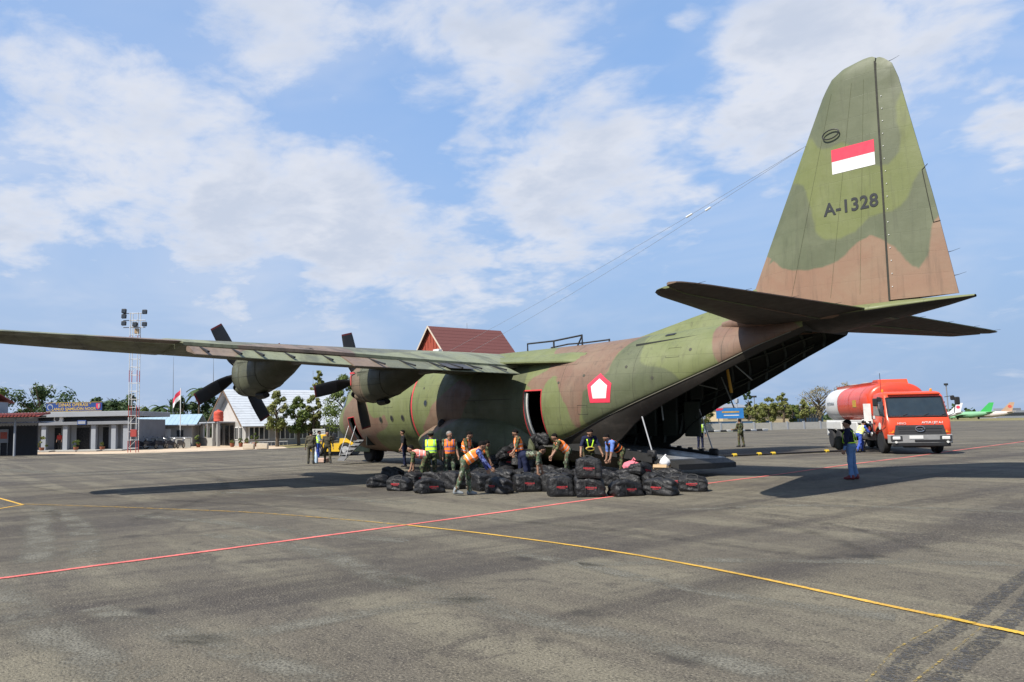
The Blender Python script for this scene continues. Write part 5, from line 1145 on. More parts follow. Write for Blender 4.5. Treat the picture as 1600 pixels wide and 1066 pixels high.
person('man in orange vest and sunglasses standing under the side door, seen from his left', WK['p8'], -125, CAMD, NAVY, pose=dict(bend=8, arms=((14, 5, 22), (6, 6, 10)), head=14), vest=ORAN, sun=True)
person('man in camouflage shirt and navy trousers bent double with both hands down, no vest', WK['p9'], 45, CAMG, NAVY, pose=dict(bend=86, legs=((14, 10), (6, 8)), arms=((8, 6, 4), (-6, 6, 6)), head=-30, spread=.1))
person('man in orange-strapped vest leaning left to lift a bag, just right of the side door', WK['p10'], -118, CAMD, CAMG, pose=dict(bend=48, legs=((16, 20), (0, 12)), arms=((28, 6, 10), (14, 8, 8)), head=-6, spread=.08), vest=ORAN)
def yellow_sash(root, J):
    sash = MB()
    for s in (-1, 1): sash.tube([J['nk']+J['lat']*s*.10-J['up']*.02+J['fw']*.02, J['nk']+J['lat']*s*.10-J['up']*.10+J['fw']*.13, J['pel']+J['up']*.16+J['fw']*.155+J['lat']*s*.05], .020, 6, flat=.5)
    sash.build('lime_straps', LIME, root); MB().tube([J['pel']+J['up']*.15+J['fw']*.16+J['lat']*.13*math.cos(a)+J['up']*(.06*math.sin(a)-.03) for a in [2*math.pi*k/14 for k in range(15)]], .022, 6).build('yellow_rope_coil', mat('yellow_rope', (.60, .46, .10), .8), root)
person('man in navy shirt with lime straps and a yellow rope at his waist', WK['p11'], -30, NAVY, CAMD, pose=dict(bend=20, arms=((12, 22, 8), (12, 22, 8)), head=16, spread=.1), extra=yellow_sash)
person('man in dark vest with orange edge and blue sleeve bending left beside the ramp', WK['p12'], -112, BLUS, CAMD, pose=dict(bend=52, legs=((10, 12), (-6, 8)), arms=((12, 5, 6), (0, 6, 8)), head=0, spread=.07), vest=BLKC, bands=ORAN)
person('guard in light blue shirt and lime vest beside the right ramp strut', (10.29, 16.65), -25, LBLU, NAVY, pose=dict(bend=2, arms=((5, 10, 10), (20, 10, 95))), vest=LIME, sleeves='long', scale=1.0)
person('soldier in dark camouflage standing far right of the ramp with a yellow armband', (9.75, 21.24), 170, CAMD, CAMD, pose=dict(bend=2, arms=((10, 12, 70), (10, 12, 70)), spread=.1), sleeves='long', extra=lambda root, J: MB().lathe([(-.04, .066), (.04, .066)], J['nk']-J['lat']*.20-J['up']*.2, 'Z', 12, cap=False).build('armband', mat('armband_yellow', (.7, .36, .03), .7), root))
def jeans_extra(root, J):
    MB().box(J['nk']-J['lat']*.235-J['up']*.17, (.09, .02, .12), bev=.008).build('arm_badge', mat('badge_yellow', (.75, .55, .04), .6), root)
    mb = MB()
    for s in (-1, 1): mb.tube([J['pel']+J['up']*.12-J['fw']*.14+J['lat']*s*.12, J['nk']-J['up']*.10-J['fw']*.13+J['lat']*s*.12, J['nk']+J['up']*.02+J['lat']*s*.12, J['nk']-J['up']*.14+J['fw']*.14+J['lat']*s*.12, J['pel']+J['up']*.10+J['fw']*.15+J['lat']*s*.1], .018, 6, flat=.5)
    for s in (-1, 1): mb.tube([J['pel']+J['up']*.10-J['fw']*.15*math.cos(k/8*math.pi)+J['lat']*s*.17*math.sin(k/8*math.pi) for k in range(9)], .018, 6)
    mb.build('lime_harness', LIME, root)
    MB().box(J['pel']+J['up']*.1+J['lat']*-.02+J['fw']*.27, (.2, .3, .38), bev=.06).build('satchel', mat('satchel_olive', (.05, .05, .035), .8), root)
person('man in pale blue jeans and navy jacket standing alone on the right', (26.21, 1.10), -165, NAVY, JEAN, REDS, pose=dict(bend=2, arms=((4, 10, 12), (-4, 10, 18)), look=10, head=4, spread=.05), sleeves='long', scale=1.0, extra=jeans_extra)
person('man in pale yellow vest leaning towards the pump side of the fuel truck', (18.62, 16.95), 60, BLUC, BLUC, pose=dict(bend=26, legs=((30, 40), (-8, 20)), arms=((30, 8, 40), (30, 8, 30)), head=10), vest=LIMY, sleeves='long', scale=.95, cap_=BLKC)
person('airman in olive flight suit with his back to the camera, left of the nose', (1.8, -3.25), 140, OLIV, OLIV, pose=dict(bend=3, arms=((-8, 14, 16), (4, 10, 10)), legs=((6, 6), (-6, 6)), spread=.08), sleeves='long', scale=1.01)
person('airman in olive flight suit walking towards the camera, left of the crew steps', (1.92, -2.36), -30, OLIV, OLIV, pose=dict(bend=2, arms=((-6, 14, 20), (10, 14, 14)), legs=((14, 8), (-12, 6)), spread=.08), sleeves='long')
person('man in lime vest and blue trousers between the two airmen', (-2.72, -0.47), 50, LBLU, BLUC, pose=dict(bend=8, arms=((20, 8, 60), (20, 8, 60))), vest=LIME)
# ================================================================== FUEL TRUCK
TRZ = hgt(20.8, 17)
truck = thing('fuel_truck', 'orange and white aircraft refuelling tanker truck facing the camera on the right', 'truck', (20.785, 16.915, TRZ), math.atan2(-.75, .66))
TOR = mat('truck_orange', (0.74, 0.070, 0.020), .36, var=.08, scale=2, coat=.25, dirt=.25)
TANKO = mat('tank_red_orange', (0.66, 0.060, 0.022), .32, var=.12, scale=1.2, coat=.2, dirt=.3); TWH = mat('truck_white', (0.72, 0.72, 0.70), .4, var=.06, scale=2, dirt=.25, coat=.2); TGR = mat('grille_grey', (0.045, 0.045, 0.047), .5); TSI = mat('bumper_silver', (0.42, 0.42, 0.41), .35, metal=.4, dirt=.2, var=.1); LAMP = mat('lamp_glass', (0.75, 0.75, 0.72), .08, spec=.8); AMB = mat('amber_lamp', (0.75, 0.26, 0.02), .25); CHR = mat('chrome', (0.75, 0.75, 0.75), .12, metal=1.0)
TGL = mat('cab_glass', (0.022, 0.032, 0.036), .05, spec=.9, var=.7, scale=1.6)
def tp(mb, name, m, parent=truck, smooth=35): return mb.build(name, m, parent, smooth)
W2 = 1.19
prof = [(1.20, .66), (1.28, 1.00), (1.26, 1.42), (1.16, 1.56), (.80, 2.56), (.62, 2.69), (.30, 2.74), (-.62, 2.70), (-.74, 2.55), (-.78, 1.2), (-.78, 1.02), (-.42, 1.02), (-.52, .98), (-.60, .80)]
arch = [(.62*math.cos(a), .52+.62*math.sin(a)) for a in [rad(150-130*k/8) for k in range(9)]]
body = [(1.20, .62), (1.28, 1.00), (1.26, 1.42), (1.14, 1.58), (.80, 2.56), (.62, 2.69), (.30, 2.74), (-.62, 2.70), (-.74, 2.55), (-.80, 1.2), (-.80, .95)]+arch+[(.66, .62)]
R_ = []
for y, ins in ((-W2, .075), (-W2+.02, .04), (-W2+.07, .012), (-W2+.16, 0), (W2-.16, 0), (W2-.07, .012), (W2-.02, .04), (W2, .075)):
    c = Vector((.2, 0, 1.6)); R_.append([Vector((x-(x-.2)*ins*.7, y*(1 if z < 1.6 else 1-.045*(z-1.6)), z-(z-1.6)*ins)) for x, z in body])
cab = tp(MB().loft(R_), 'cab', TOR)
def front_pt(y, z):  # point on the sloping windscreen plane
    t = (z-1.58)/(2.56-1.58); return Vector((1.14+(.80-1.14)*t, y, z))
wn = Vector((.98, 0, .34)).normalized()
ws = tp(MB().loft([[front_pt(y*(1-.04*(z-1.6)), z)+wn*.012 for y in (-1.08, -.6, 0, .6, 1.08)] for z in (1.66, 1.9, 2.2, 2.44)], cap=False, closed=False), 'windscreen', TGL, cab)
for s in (-1, 1): tp(MB().tube([front_pt(s*1.10, 1.62)+wn*.012, front_pt(s*1.06, 2.46)+wn*.012], .035, 6), 'screen_pillar', BLACK, cab)
tp(MB().tube([front_pt(-1.08, 1.62)+wn*.012, front_pt(1.08, 1.62)+wn*.012], .03, 6), 'screen_seal', BLACK, cab); tp(MB().tube([front_pt(-1.05, 2.46)+wn*.012, front_pt(1.05, 2.46)+wn*.012], .03, 6), 'screen_seal', BLACK, cab)
for y in (-.7, .1, .75): tp(MB().tube([front_pt(y, 1.60)+wn*.03, front_pt(y+.34, 1.74)+wn*.035], .012, 5), 'wiper', BLACK, cab)
tp(MB().box((.90, 0, 2.60), (.12, 2.0, .08), rotm(0, rad(-35), 0), bev=.02), 'sun_visor', TOR, cab)
for s in (-1, 1):
    wy = s*(W2-.022)
    tp(MB().prism([(.92, s*W2*.985, 1.66), (.66, s*W2*.965, 2.44), (-.60, s*W2*.965, 2.44), (-.60, s*W2*.99, 1.72)], (0, s*.012, 0)), 'side_window', TGL, cab)
    tp(MB().box((-.12, s*(W2-.028), 2.06), (.05, .03, .74)), 'window_bar', TOR, cab)
    tp(MB().tube([(.96, s*W2*1.0, 1.62), (.70, s*W2*.975, 2.47), (-.64, s*W2*.975, 2.47), (-.64, s*W2, .98), (.3, s*W2, 1.0), (.96, s*W2, 1.2), (.96, s*W2, 1.62)], .010, 4), 'door_seam', mat('seam_red', (.25, .03, .01), .5), cab)
    tp(MB().box((-.50, s*(W2+.02), 1.36), (.16, .04, .05), bev=.012), 'door_handle', BLACK, cab)
    # mirrors on arms
    mr = tp(MB().tube([(.85, s*W2, 2.45), (1.05, s*1.45, 2.50), (1.10, s*1.5, 2.30), (1.08, s*1.42, 1.75), (1.0, s*W2, 1.62)], .016, 6), 'mirror_arm', BLACK, cab)
    tp(MB().box((1.10, s*1.56, 2.27), (.09, .20, .34), bev=.035), 'mirror', BLACK, cab); tp(MB().box((1.08, s*1.40, 2.40), (.08, .16, .20), bev=.03), 'mirror', BLACK, cab)
    tp(MB().box((1.22, s*1.06, .98), (.10, .22, .16), rotm(0, 0, s*rad(14)), bev=.03), 'indicator', AMB, cab)
    tp(MB().box((1.350, s*.92, .69), (.05, .46, .24), bev=.03), 'lamp_surround', TGR, cab)
    tp(MB().box((1.380, s*.93, .70), (.05, .30, .14), bev=.05), 'headlamp', LAMP, cab); tp(MB().lathe([(0, .05), (.03, .05)], (1.39, s*.97, .53), 'X', 12), 'fog_lamp', LAMP, cab)
tp(MB().prism([(1.245, -.90, 1.26), (1.245, .90, 1.26), (1.27, .98, .84), (1.27, -.98, .84)], (.035, 0, 0)), 'grille', TGR, cab); tp(MB().box((1.275, 0, 1.14), (.05, 1.72, .12), rotm(0, rad(-3), 0), bev=.02), 'grille', TGR, cab); tp(MB().box((1.265, 0, .95), (.06, 1.72, .17), bev=.02), 'grille', TGR, cab)
for z in (1.10, 1.17, .91, .98): tp(MB().box((1.297, 0, z), (.012, 1.62, .02)), 'grille_slat', BLACK, cab, None)
em = tp(MB().tube([(1.325, .17*math.cos(a), 1.09+.115*math.sin(a)) for a in [2*math.pi*k/24 for k in range(25)]], .022, 8), 'emblem', CHR, cab); tp(MB().box((1.322, 0, 1.09), (.02, .26, .035), bev=.006), 'emblem', CHR, cab); tp(MB().lathe([(1.305, .15), (1.31, .15)], (0, 0, 1.09), 'X', 24, sy=.66), 'emblem', BLACK, cab)
bp = tp(MB().loft([[Vector((x, y, z)) for x, z in ((1.18, .47), (xf, .50), (xf+.01, .82), (1.2, .86))] for y, xf in ((-1.22, 1.20), (-1.12, 1.33), (-.6, 1.36), (.6, 1.36), (1.12, 1.33), (1.22, 1.20))]), 'bumper', TSI, cab)
tp(MB().box((1.31, 0, .42), (.10, 2.2, .16), bev=.03), 'lower_valance', BLACK, cab)
tp(MB().box((1.372, -.18, .74), (.02, .52, .14)), 'number_plate', WHITE, cab, None); tp(MB().box((1.365, .35, .58), (.03, 1.2, .10), bev=.02), 'bumper_slot', BLACK, cab)
lettering('hood_lettering', 'HINO', .13, WHITE, cab, (1.285, -.66, 1.33), (0, 1, 0), (0, 0, 1), .003); lettering('hood_lettering', 'AVTUR / JET A-1', .125, WHITE, cab, (1.285, .50, 1.36), (0, 1, 0), (0, 0, 1), .003, bold=.003, xscale=.9)
tp(MB().lathe([(0, .16), (.006, .16)], (.18, -W2-.004, 1.22), 'Y', 20), 'door_badge', WHITE, cab); tp(MB().box((-.50, -W2-.004, 1.62), (.30, .008, .14)), 'door_placard', WHITE, cab, None)
tp(MB().tube([(.1, -1.0, 2.7), (.1, -1.0, 3.6)], .012, 5), 'whip_aerial', BLACK, cab)
for s in (-1, 1): tp(MB().lathe([(0, .05), (.10, .05), (.14, .02)], (.1, s*.95, 2.72), 'Z', 10), 'roof_beacon', AMB, cab)
def twheel(x, y, dual=False):
    w = tp(MB().lathe([(-.14, .30), (-.15, .40), (-.12, .475), (-.05, .50), (.05, .50), (.12, .475), (.15, .40), (.14, .30)], (x, y, .5), 'Y', 28), 'wheel', RUBBER)
    s = 1 if y > 0 else -1
    tp(MB().lathe([(-.12, .04), (-.12, .29), (.12, .29), (.12 if s > 0 else .10, .20), (.05, .18), (.06, .09), (.13, .08), (.13, .03)] if s > 0 else [(-.13, .03), (-.13, .08), (-.06, .09), (-.05, .18), (-.10, .20), (-.12, .29), (.12, .29), (.12, .04)], (x, y, .5), 'Y', 22), 'wheel_rim', mat('rim_grey', (.20, .19, .17), .6, dirt=.5), w)
    if dual: tp(MB().lathe([(-.14, .30), (-.15, .40), (-.12, .475), (-.05, .50), (.05, .50), (.12, .475), (.15, .40), (.14, .30)], (x, y-s*.33, .5), 'Y', 24), 'wheel', RUBBER)
for s in (-1, 1):
    twheel(0, s*1.02)
    for x in (-6.7, -8.1): twheel(x, s*1.06, True)
    tp(MB().box((-4.4, s*.42, .88), (10.2, .10, .26), bev=.01), 'chassis_rail', TGR)
    tp(MB().tube([(.66*math.cos(a), s*1.15, .52+.66*math.sin(a)) for a in [rad(175-160*k/10) for k in range(11)]], .05, 5), 'wheel_arch', BLACK, cab)
tp(MB().tube([(0, -1.0, .5), (0, 1.0, .5)], .07, 8), 'front_axle', BLACK); tp(MB().tube([(1.05, -.6, .38), (1.05, .6, .38)], .10, 10), 'front_tank', TGR)
for x in (-6.7, -8.1): tp(MB().tube([(x, -1.0, .5), (x, 1.0, .5)], .08, 8), 'rear_axle', BLACK)
def tank_ring(x, ry, rz, zc=2.27): return [Vector((x, ry*math.copysign(abs(math.cos(a))**.8, math.cos(a)), zc+rz*math.copysign(abs(math.sin(a))**.8, math.sin(a)))) for a in [2*math.pi*k/40 for k in range(40)]]
tank = tp(MB().loft([tank_ring(x, ry, rz) for x, ry, rz in ((-1.22, .2, .12), (-1.16, .8, .6), (-1.08, 1.08, .82), (-.98, 1.19, .93), (-.9, 1.22, .96), (-2.5, 1.22, .96), (-4, 1.22, .96), (-6.3, 1.22, .96))][0:1]+[tank_ring(x, ry, rz) for x, ry, rz in ((-1.16, .8, .6), (-1.2, 1.08, .82), (-1.27, 1.19, .93), (-1.36, 1.22, .96), (-2.5, 1.22, .96), (-4, 1.22, .96), (-6.3, 1.22, .96))]), 'tank', TANKO, smooth=50)
tp(MB().loft([tank_ring(x, ry, rz) for x, ry, rz in ((-6.302, 1.22, .96), (-7.5, 1.22, .96), (-8.7, 1.22, .96), (-8.82, 1.18, .92), (-8.9, 1.0, .78), (-8.92, .3, .2))]), 'tank_rear', TWH, tank, smooth=50)
lettering('tank_lettering', 'PERTAMINA', .26, mat('lettering_grey', (.25, .28, .32), .5), tank, (-7.6, -1.226, 2.36), (1, 0, 0), (0, 0, 1), .004)
tp(MB().box((-3.3, -1.222, 2.3), (.55, .012, .34)), 'tank_placard', mat('placard_yellow', (.55, .34, .05), .6), tank, None)
tp(MB().loft([[Vector((x, y, z)) for y, z in ((-.55, 3.12), (-.62, 3.30), (.62, 3.30), (.55, 3.12))] for x in (-1.7, -8.6)]), 'tank_walkway', TOR, tank)
hood = tp(MB().prism([(-1.42, -.6, 3.13), (-1.58, -.6, 3.38), (-2.3, -.6, 3.38), (-2.6, -.6, 3.2)], (0, 1.2, 0)), 'roll_over_guard', TOR, tank)
for x in (-3.6, -5.4, -7.4): tp(MB().lathe([(0, .26), (.08, .26), (.10, .22), (.14, .05)], (x, 0, 3.29), 'Z', 18), 'manhole', TSI, tank)
for x in (-2.4, -4.3, -6.3): tp(MB().loft([tank_ring(x, 1.235, .975), tank_ring(x-.06, 1.235, .975)], cap=False), 'tank_band', TOR if x > -6 else TWH, tank)
for s in (-1, 1):
    tp(MB().box((-4.2, s*1.08, 1.08), (2.0, .26, .62), bev=.03), 'pump_cabinet', TWH); tp(MB().box((-5.3, s*1.14, 1.42), (7.2, .08, .16), bev=.02), 'side_rail', TWH); tp(MB().box((-7.4, s*1.16, 1.22), (2.9, .10, .42), bev=.03), 'rear_mudguard', TWH)
    tp(MB().box((-8.9, s*.9, 1.0), (.3, .5, .7), bev=.03), 'rear_box', TWH)
    tp(MB().tube([(-1.5, s*1.0, .9), (-1.5, s*1.0, 1.5), (-2.6, s*1.1, 1.5), (-2.6, s*1.1, .9)], .04, 6), 'ladder', TWH)
    tp(MB().lathe([(-.5, .28), (.5, .28)], (-2.2, s*.95, .82), 'X', 16), 'air_cylinder', TSI)
rl = tp(MB().torus((-1.75, -1.12, 1.05), .30, .07, 'Y', 20, 8), 'hose_reel', BLACK); tp(MB().lathe([(-.12, .10), (.12, .10)], (-1.75, -1.12, 1.05), 'Y', 14), 'reel_hub', TSI, rl)
for k, (x, z) in enumerate(((-1.3, 1.1), (-2.3, 1.25), (-2.7, 1.1), (-1.1, .85))): tp(MB().lathe([(0, .09), (.04, .10), (.08, .05)], (x, -1.2, z), 'Y', 12), 'valve', TSI if k % 2 else TOR)
tp(MB().tube([(-1.1, -1.15, 1.3), (-1.6, -1.25, 1.42), (-2.2, -1.2, 1.2), (-2.8, -1.2, 1.0)], .045, 8), 'fuel_pipe', TWH)
tp(MB().prism([(-.78, -1.22, 1.45), (-.86, -1.5, 1.45), (-.86, -1.5, 2.25), (-.78, -1.22, 2.25)], (-.04, 0, 0)), 'open_hatch', TWH)
# fuel hose across the apron
def ground_tube(pts, r, n=8):
    return MB().tube([(x, y, hgt(x, y)+r+z) for x, y, z in pts], r, n)
hose = thing('fuel_hose', 'long black fuel hose with yellow couplings lying from the ramp to the truck', 'hose', (15.8, 7.5, 0))
hp = [(14.2, 3.2, 0), (15.0, 5.2, 0), (15.9, 7.4, 0), (16.49, 9.51, 0), (16.75, 10.9, 0), (16.92, 12.21, 0), (17.25, 14.4, 0), (17.51, 16.3, 0), (17.7, 17.6, 0), (18.2, 18.1, .1), (18.4, 18.0, .5)]
ground_tube([(x-15.8+15.8, y, z) for x, y, z in hp], .045).build('hose_line', BLACK, hose).location = (-15.8, -7.5, 0)
for x, y in ((16.62, 10.15), (16.85, 11.65), (16.97, 12.55), (17.5, 16.1)):
    MB().tube([(x-.02, y-.09, hgt(x, y)+.06), (x+.02, y+.09, hgt(x, y)+.06)], .075, 10).build('coupling', mat('coupling_yellow', (.72, .50, .04), .5), hose).location = (-15.8, -7.5, 0)
# ================================================================== BUILDINGS, TREES, STREET FURNITURE
GREYW = mat('grey_render', (0.22, 0.23, 0.25), .85, var=.12, scale=1.2, dirt=.15); PALEG = mat('pale_grey_paint', (0.31, 0.33, 0.36), .8, var=.08, scale=1.5, dirt=.1); DKOP = mat('dark_opening', (0.02, 0.022, 0.025), .25, var=.3); CONC = mat('concrete', (0.36, 0.35, 0.32), .9, var=.15, scale=3, dirt=.2); WALLC = mat('cream_grey_wall', (0.36, 0.355, 0.34), .85, var=.1, scale=1, dirt=.25); REDT = mat('red_roof_tile', (0.26, 0.055, 0.045), .8, var=.2, scale=4); LBR = mat('light_blue_roof', (0.30, 0.42, 0.50), .5, var=.1, scale=2, dirt=.15); WROOF = mat('white_sheet_roof', (0.50, 0.53, 0.56), .5, var=.1, scale=2.0, dirt=.25); SIGB = mat('sign_blue', (0.020, 0.060, 0.22), .5, var=.1); SIGY = mat('sign_yellow', (0.62, 0.42, 0.08), .5); POT = mat('clay_pot', (0.30, 0.10, 0.05), .8); WIN = mat('window_glass', (0.03, 0.035, 0.04), .08, spec=.7); TIMB = mat('timber', (0.16, 0.10, 0.06), .8, var=.25, scale=5)
# ---- foliage -----------------------------------------------------------
def leaf_mat(name, a, b_):
    m, nt, b = nodes_of(name); t = NT(nt); P = t.pos()
    c = t.mix(t.rng(t.noise(P, .9, 4, .6), .35, .65), a, b_); c = t.mix(t.rng(t.noise(P, 6, 3), .4, .7, 0, .6), c, tuple(q*1.6 for q in b_))
    t.put(b.inputs['Base Color'], c); b.inputs['Roughness'].default_value = .6; b.inputs['Specular IOR Level'].default_value = .25
    tl = t.n('ShaderNodeBsdfTranslucent'); t.put(tl.inputs[0], c); mx = t.n('ShaderNodeMixShader'); mx.inputs[0].default_value = .3; out = [n for n in t.N if n.type == 'OUTPUT_MATERIAL'][0]
    t.L.new(b.outputs[0], mx.inputs[1]); t.L.new(tl.outputs[0], mx.inputs[2]); t.L.new(mx.outputs[0], out.inputs[0]); return m
LEAF = {'mid': leaf_mat('leaf_mid_green', (0.055, 0.085, 0.018), (0.10, 0.13, 0.03)), 'dark': leaf_mat('leaf_dark_green', (0.022, 0.045, 0.016), (0.045, 0.075, 0.024)), 'yel': leaf_mat('leaf_yellow_green', (0.095, 0.115, 0.028), (0.16, 0.165, 0.05)), 'dry': leaf_mat('leaf_dry', (0.14, 0.12, 0.05), (0.20, 0.17, 0.09))}
BARK = mat('bark', (0.10, 0.075, 0.05), .9, var=.3, scale=6, bump=.4)
def crown_mesh(seed, h0, h1, rx, n, leaf, shape=1.0, gap=.35, clumps=26):
    """leaf-sized faces gathered in clumps through the crown's volume"""
    r = random.Random(seed); vs = []; fs = []
    cl = []
    for i in range(clumps):
        u = r.random()**.8; z = h0+(h1-h0)*u; w = rx*(math.sin(math.pi*min(1, max(.05, u*.86+.12)))**shape); a = r.uniform(0, 6.28); d = w*math.sqrt(r.uniform(.08, 1))
        cl.append((math.cos(a)*d, math.sin(a)*d, z, r.uniform(.24, .42)*rx*(1-.45*u)))
    for i in range(n):
        cx_, cy_, cz_, cr = r.choice(cl); v = Vector((r.gauss(0, 1), r.gauss(0, 1), r.gauss(0, .8))); v.normalize(); v *= cr*r.uniform(.35, 1.05)
        c = Vector((cx_, cy_, cz_))+v; nrm = (v.normalized()+Vector((r.uniform(-.7, .7), r.uniform(-.7, .7), r.uniform(-.2, .9)))).normalized()
        t1 = nrm.orthogonal().normalized(); t1.rotate(Matrix.Rotation(r.uniform(0, 6.28), 3, nrm)); t2 = nrm.cross(t1); s = leaf*r.uniform(.6, 1.35); k = len(vs)
        vs += [c-t1*s, c-t2*s*.45, c+t1*s, c+t2*s*.45]; fs.append((k, k+1, k+2, k+3))
    me = bpy.data.meshes.new('crown'); me.from_pydata([tuple(q) for q in vs], [], fs); return me
def tree(name, label, x, y, h, rx, kind='mid', seed=1, trunk=.28, n=2600, leaf=.16, z0=None, shape=.8, clumps=26, group=None, bare=False):
    o = thing(name, label, 'tree', (x, y, hgt(x, y)-.02), 0, group); r = random.Random(seed+90); m_ = MB(); tr = h*.032
    top = Vector((r.uniform(-.2, .2), r.uniform(-.2, .2), h*.72)); m_.tube([(0, 0, 0), (r.uniform(-.05, .05), 0, h*trunk*.6), (top.x*.5, top.y*.5, h*.45), top], [tr*1.25, tr, tr*.7, tr*.25], 8)
    m_.build('trunk', BARK, o)
    lm = MB()
    for i in range(9 if not bare else 26):
        z = h*r.uniform(trunk*.85, .66); a = r.uniform(0, 6.28); L_ = rx*r.uniform(.5, .95); p0 = Vector((top.x*z/h, top.y*z/h, z)); p1 = p0+Vector((math.cos(a)*L_*.5, math.sin(a)*L_*.5, L_*.45)); p2 = p0+Vector((math.cos(a)*L_, math.sin(a)*L_, L_*r.uniform(.6, 1.1)))
        lm.tube([p0, p1, p2], [tr*.5, tr*.3, tr*.1], 5)
    b = lm.build('limbs', BARK, o); stuff(b)
    me = crown_mesh(seed, h*trunk, h, rx, n, leaf, shape, clumps=clumps); me.materials.append(LEAF[kind]); c = link('crown', me, o)
    return o
def palm(label, x, y, h, seed=3, R_=2.2):
    o = thing('palm_tree', label, 'tree', (x, y, hgt(x, y)-.02), seed, 'palms behind the buildings'); r = random.Random(seed)
    MB().tube([(0, 0, 0), (.15, 0, h*.4), (.1, .1, h*.75), (0, 0, h)], [.22, .17, .15, .13], 8).build('trunk', BARK, o)
    for i in range(16):
        a = 2*math.pi*i/16+r.uniform(-.15, .15); el = r.uniform(-.1, 1.0); mb = MB(); pts = []
        for k in range(7):
            t_ = k/6; d = R_*t_; pts.append(Vector((math.cos(a)*d*math.cos(el*.6), math.sin(a)*d*math.cos(el*.6), h+math.sin(el)*d*.9-1.25*R_*t_*t_*.6)))
        for k in range(6):
            p, q = pts[k], pts[k+1]; w = Vector((-math.sin(a), math.cos(a), 0)); wd = .45*(1-.75*abs(k/5-.35))
            for s in (-1, 1):
                mb.add([p, q, q+w*s*wd+Vector((0, 0, -.25*wd)), p+w*s*wd+Vector((0, 0, -.25*wd))], [(0, 1, 2, 3)])
        mb.build('frond', LEAF['dark'], o, None)
    return o
# ---- operations building --------------------------------------------------
ops = thing('operations_building', 'low grey flat-roofed operations building with columns and a blue rooftop sign', 'building', (-37.17, -2.17, 0), rad(52.2))
def op(mb, name, m, parent=ops, smooth=None): return mb.build(name, m, parent, smooth)
op(MB().box((-7.0, 5.2, 1.45), (14, 8, 2.9)), 'wall', GREYW)
op(MB().box((-7.0, 1.6, 2.945), (13.6, 1.6, .45)), 'upper_wall', GREYW)
op(MB().box((-7.0, 4.6, 3.41), (14.6, 10.4, .48), bev=.03), 'roof_parapet', PALEG)
op(MB().box((-6.6, .5, 2.57), (13.6, 1.9, .30), bev=.02), 'canopy_slab', GREYW)
for x in (-10.6, -8.2, -6.1, -3.35, -1.4, -.25): op(MB().box((x, 0, 1.21), (.46, .46, 2.42), bev=.02), 'column', PALEG)
for x0, x1 in ((-8.9, -8.55), (-7.85, -7.15), (-5.7, -4.4), (-3.9, -3.55), (-3.05, -2.5)):
    d = op(MB().box(((x0+x1)/2, 1.17, 1.1), (x1-x0, .06, 2.2)), 'door', DKOP); op(MB().box(((x0+x1)/2, 1.12, 2.23), (x1-x0+.1, .08, .06)), 'door_frame', PALEG, d)
for x in (-6.9, -5.9, -2.2, -1.0): op(MB().box((x, 1.15, 1.2), (.5, .12, 2.4)), 'pilaster', PALEG)
op(MB().box((-6.7, -.3, .06), (13.4, 2.4, .12), bev=.02), 'plinth', CONC)
for x in (-7.4, -4.9, -2.9): op(MB().prism([(x-1, -1.5, .02), (x+1, -1.5, .02), (x+.9, -2.4, 0.004), (x-.9, -2.4, 0.004)], (0, 0, .10)), 'step', CONC)
for x in (-9.7, -6.75):
    ac = op(MB().box((x, -.2, 3.02), (.85, .34, .58), bev=.03), 'air_conditioner', mat('ac_white', (.62, .63, .62), .5)); op(MB().lathe([(0, .23), (.02, .23)], (x-.1, -.39, 3.02), 'Y', 18), 'fan_grille', TGR, ac)
op(MB().box((-4.35, -.5, 2.63), (.85, .10, .42), bev=.02), 'lit_notice_board', SIGB); op(MB().box((-4.35, -.555, 2.63), (.7, .01, .26)), 'notice_panel', PALEG)
sg = thing('rooftop_sign', 'long blue rooftop sign with yellow lettering on the operations building', 'sign', (-37.17, -2.17, 3.72), rad(52.2))
op(MB().box((-5.7, .6, .42), (5.5, .12, .80), bev=.01), 'board', SIGB, sg); op(MB().box((-5.7, .53, .84), (5.5, .03, .03)), 'border', SIGY, sg); op(MB().box((-5.7, .53, .01), (5.5, .03, .03)), 'border', SIGY, sg)
lettering('sign_lettering', '" DINAS OPERASI "', .42, SIGY, sg, (-5.75, .53, .60), (1, 0, 0), (0, 0, 1), .004, .004); lettering('sign_lettering', 'LANUD SJAMSUDIN NOOR', .36, SIGY, sg, (-5.70, .53, .22), (1, 0, 0), (0, 0, 1), .004, .004)
op(MB().lathe([(0, .30), (.02, .30)], (-8.05, .52, .42), 'Y', 20), 'emblem', PALEG, sg); op(MB().lathe([(0, .2), (.02, .2)], (-8.05, .49, .42), 'Y', 16), 'emblem', SIGB, sg)
op(MB().prism([(-3.5, .53, .70), (-3.1, .53, .70), (-3.1, .53, .3), (-3.3, .53, .14), (-3.5, .53, .3)], (0, -.02, 0)), 'crest', FRED, sg); op(MB().prism([(-3.3, .505, .66), (-3.14, .505, .66), (-3.14, .505, .34), (-3.3, .505, .22)], (0, -.01, 0)), 'crest', PALEG, sg)
for x in (-8.2, -5.7, -3.2): op(MB().tube([(x, .75, -.05), (x, .75, .8)], .03, 6), 'sign_post', STEEL, sg)
fl = thing('roof_floodlight', 'small floodlight on a post behind the blue sign', 'floodlight', (-38.2, -1.6, 3.65), 0); MB().tube([(0, 0, 0), (0, 0, 1.25)], .03, 6).build('post', STEEL, fl); MB().box((0, 0, 1.35), (.2, .2, .25), bev=.03).build('lamp_head', BLACK, fl)
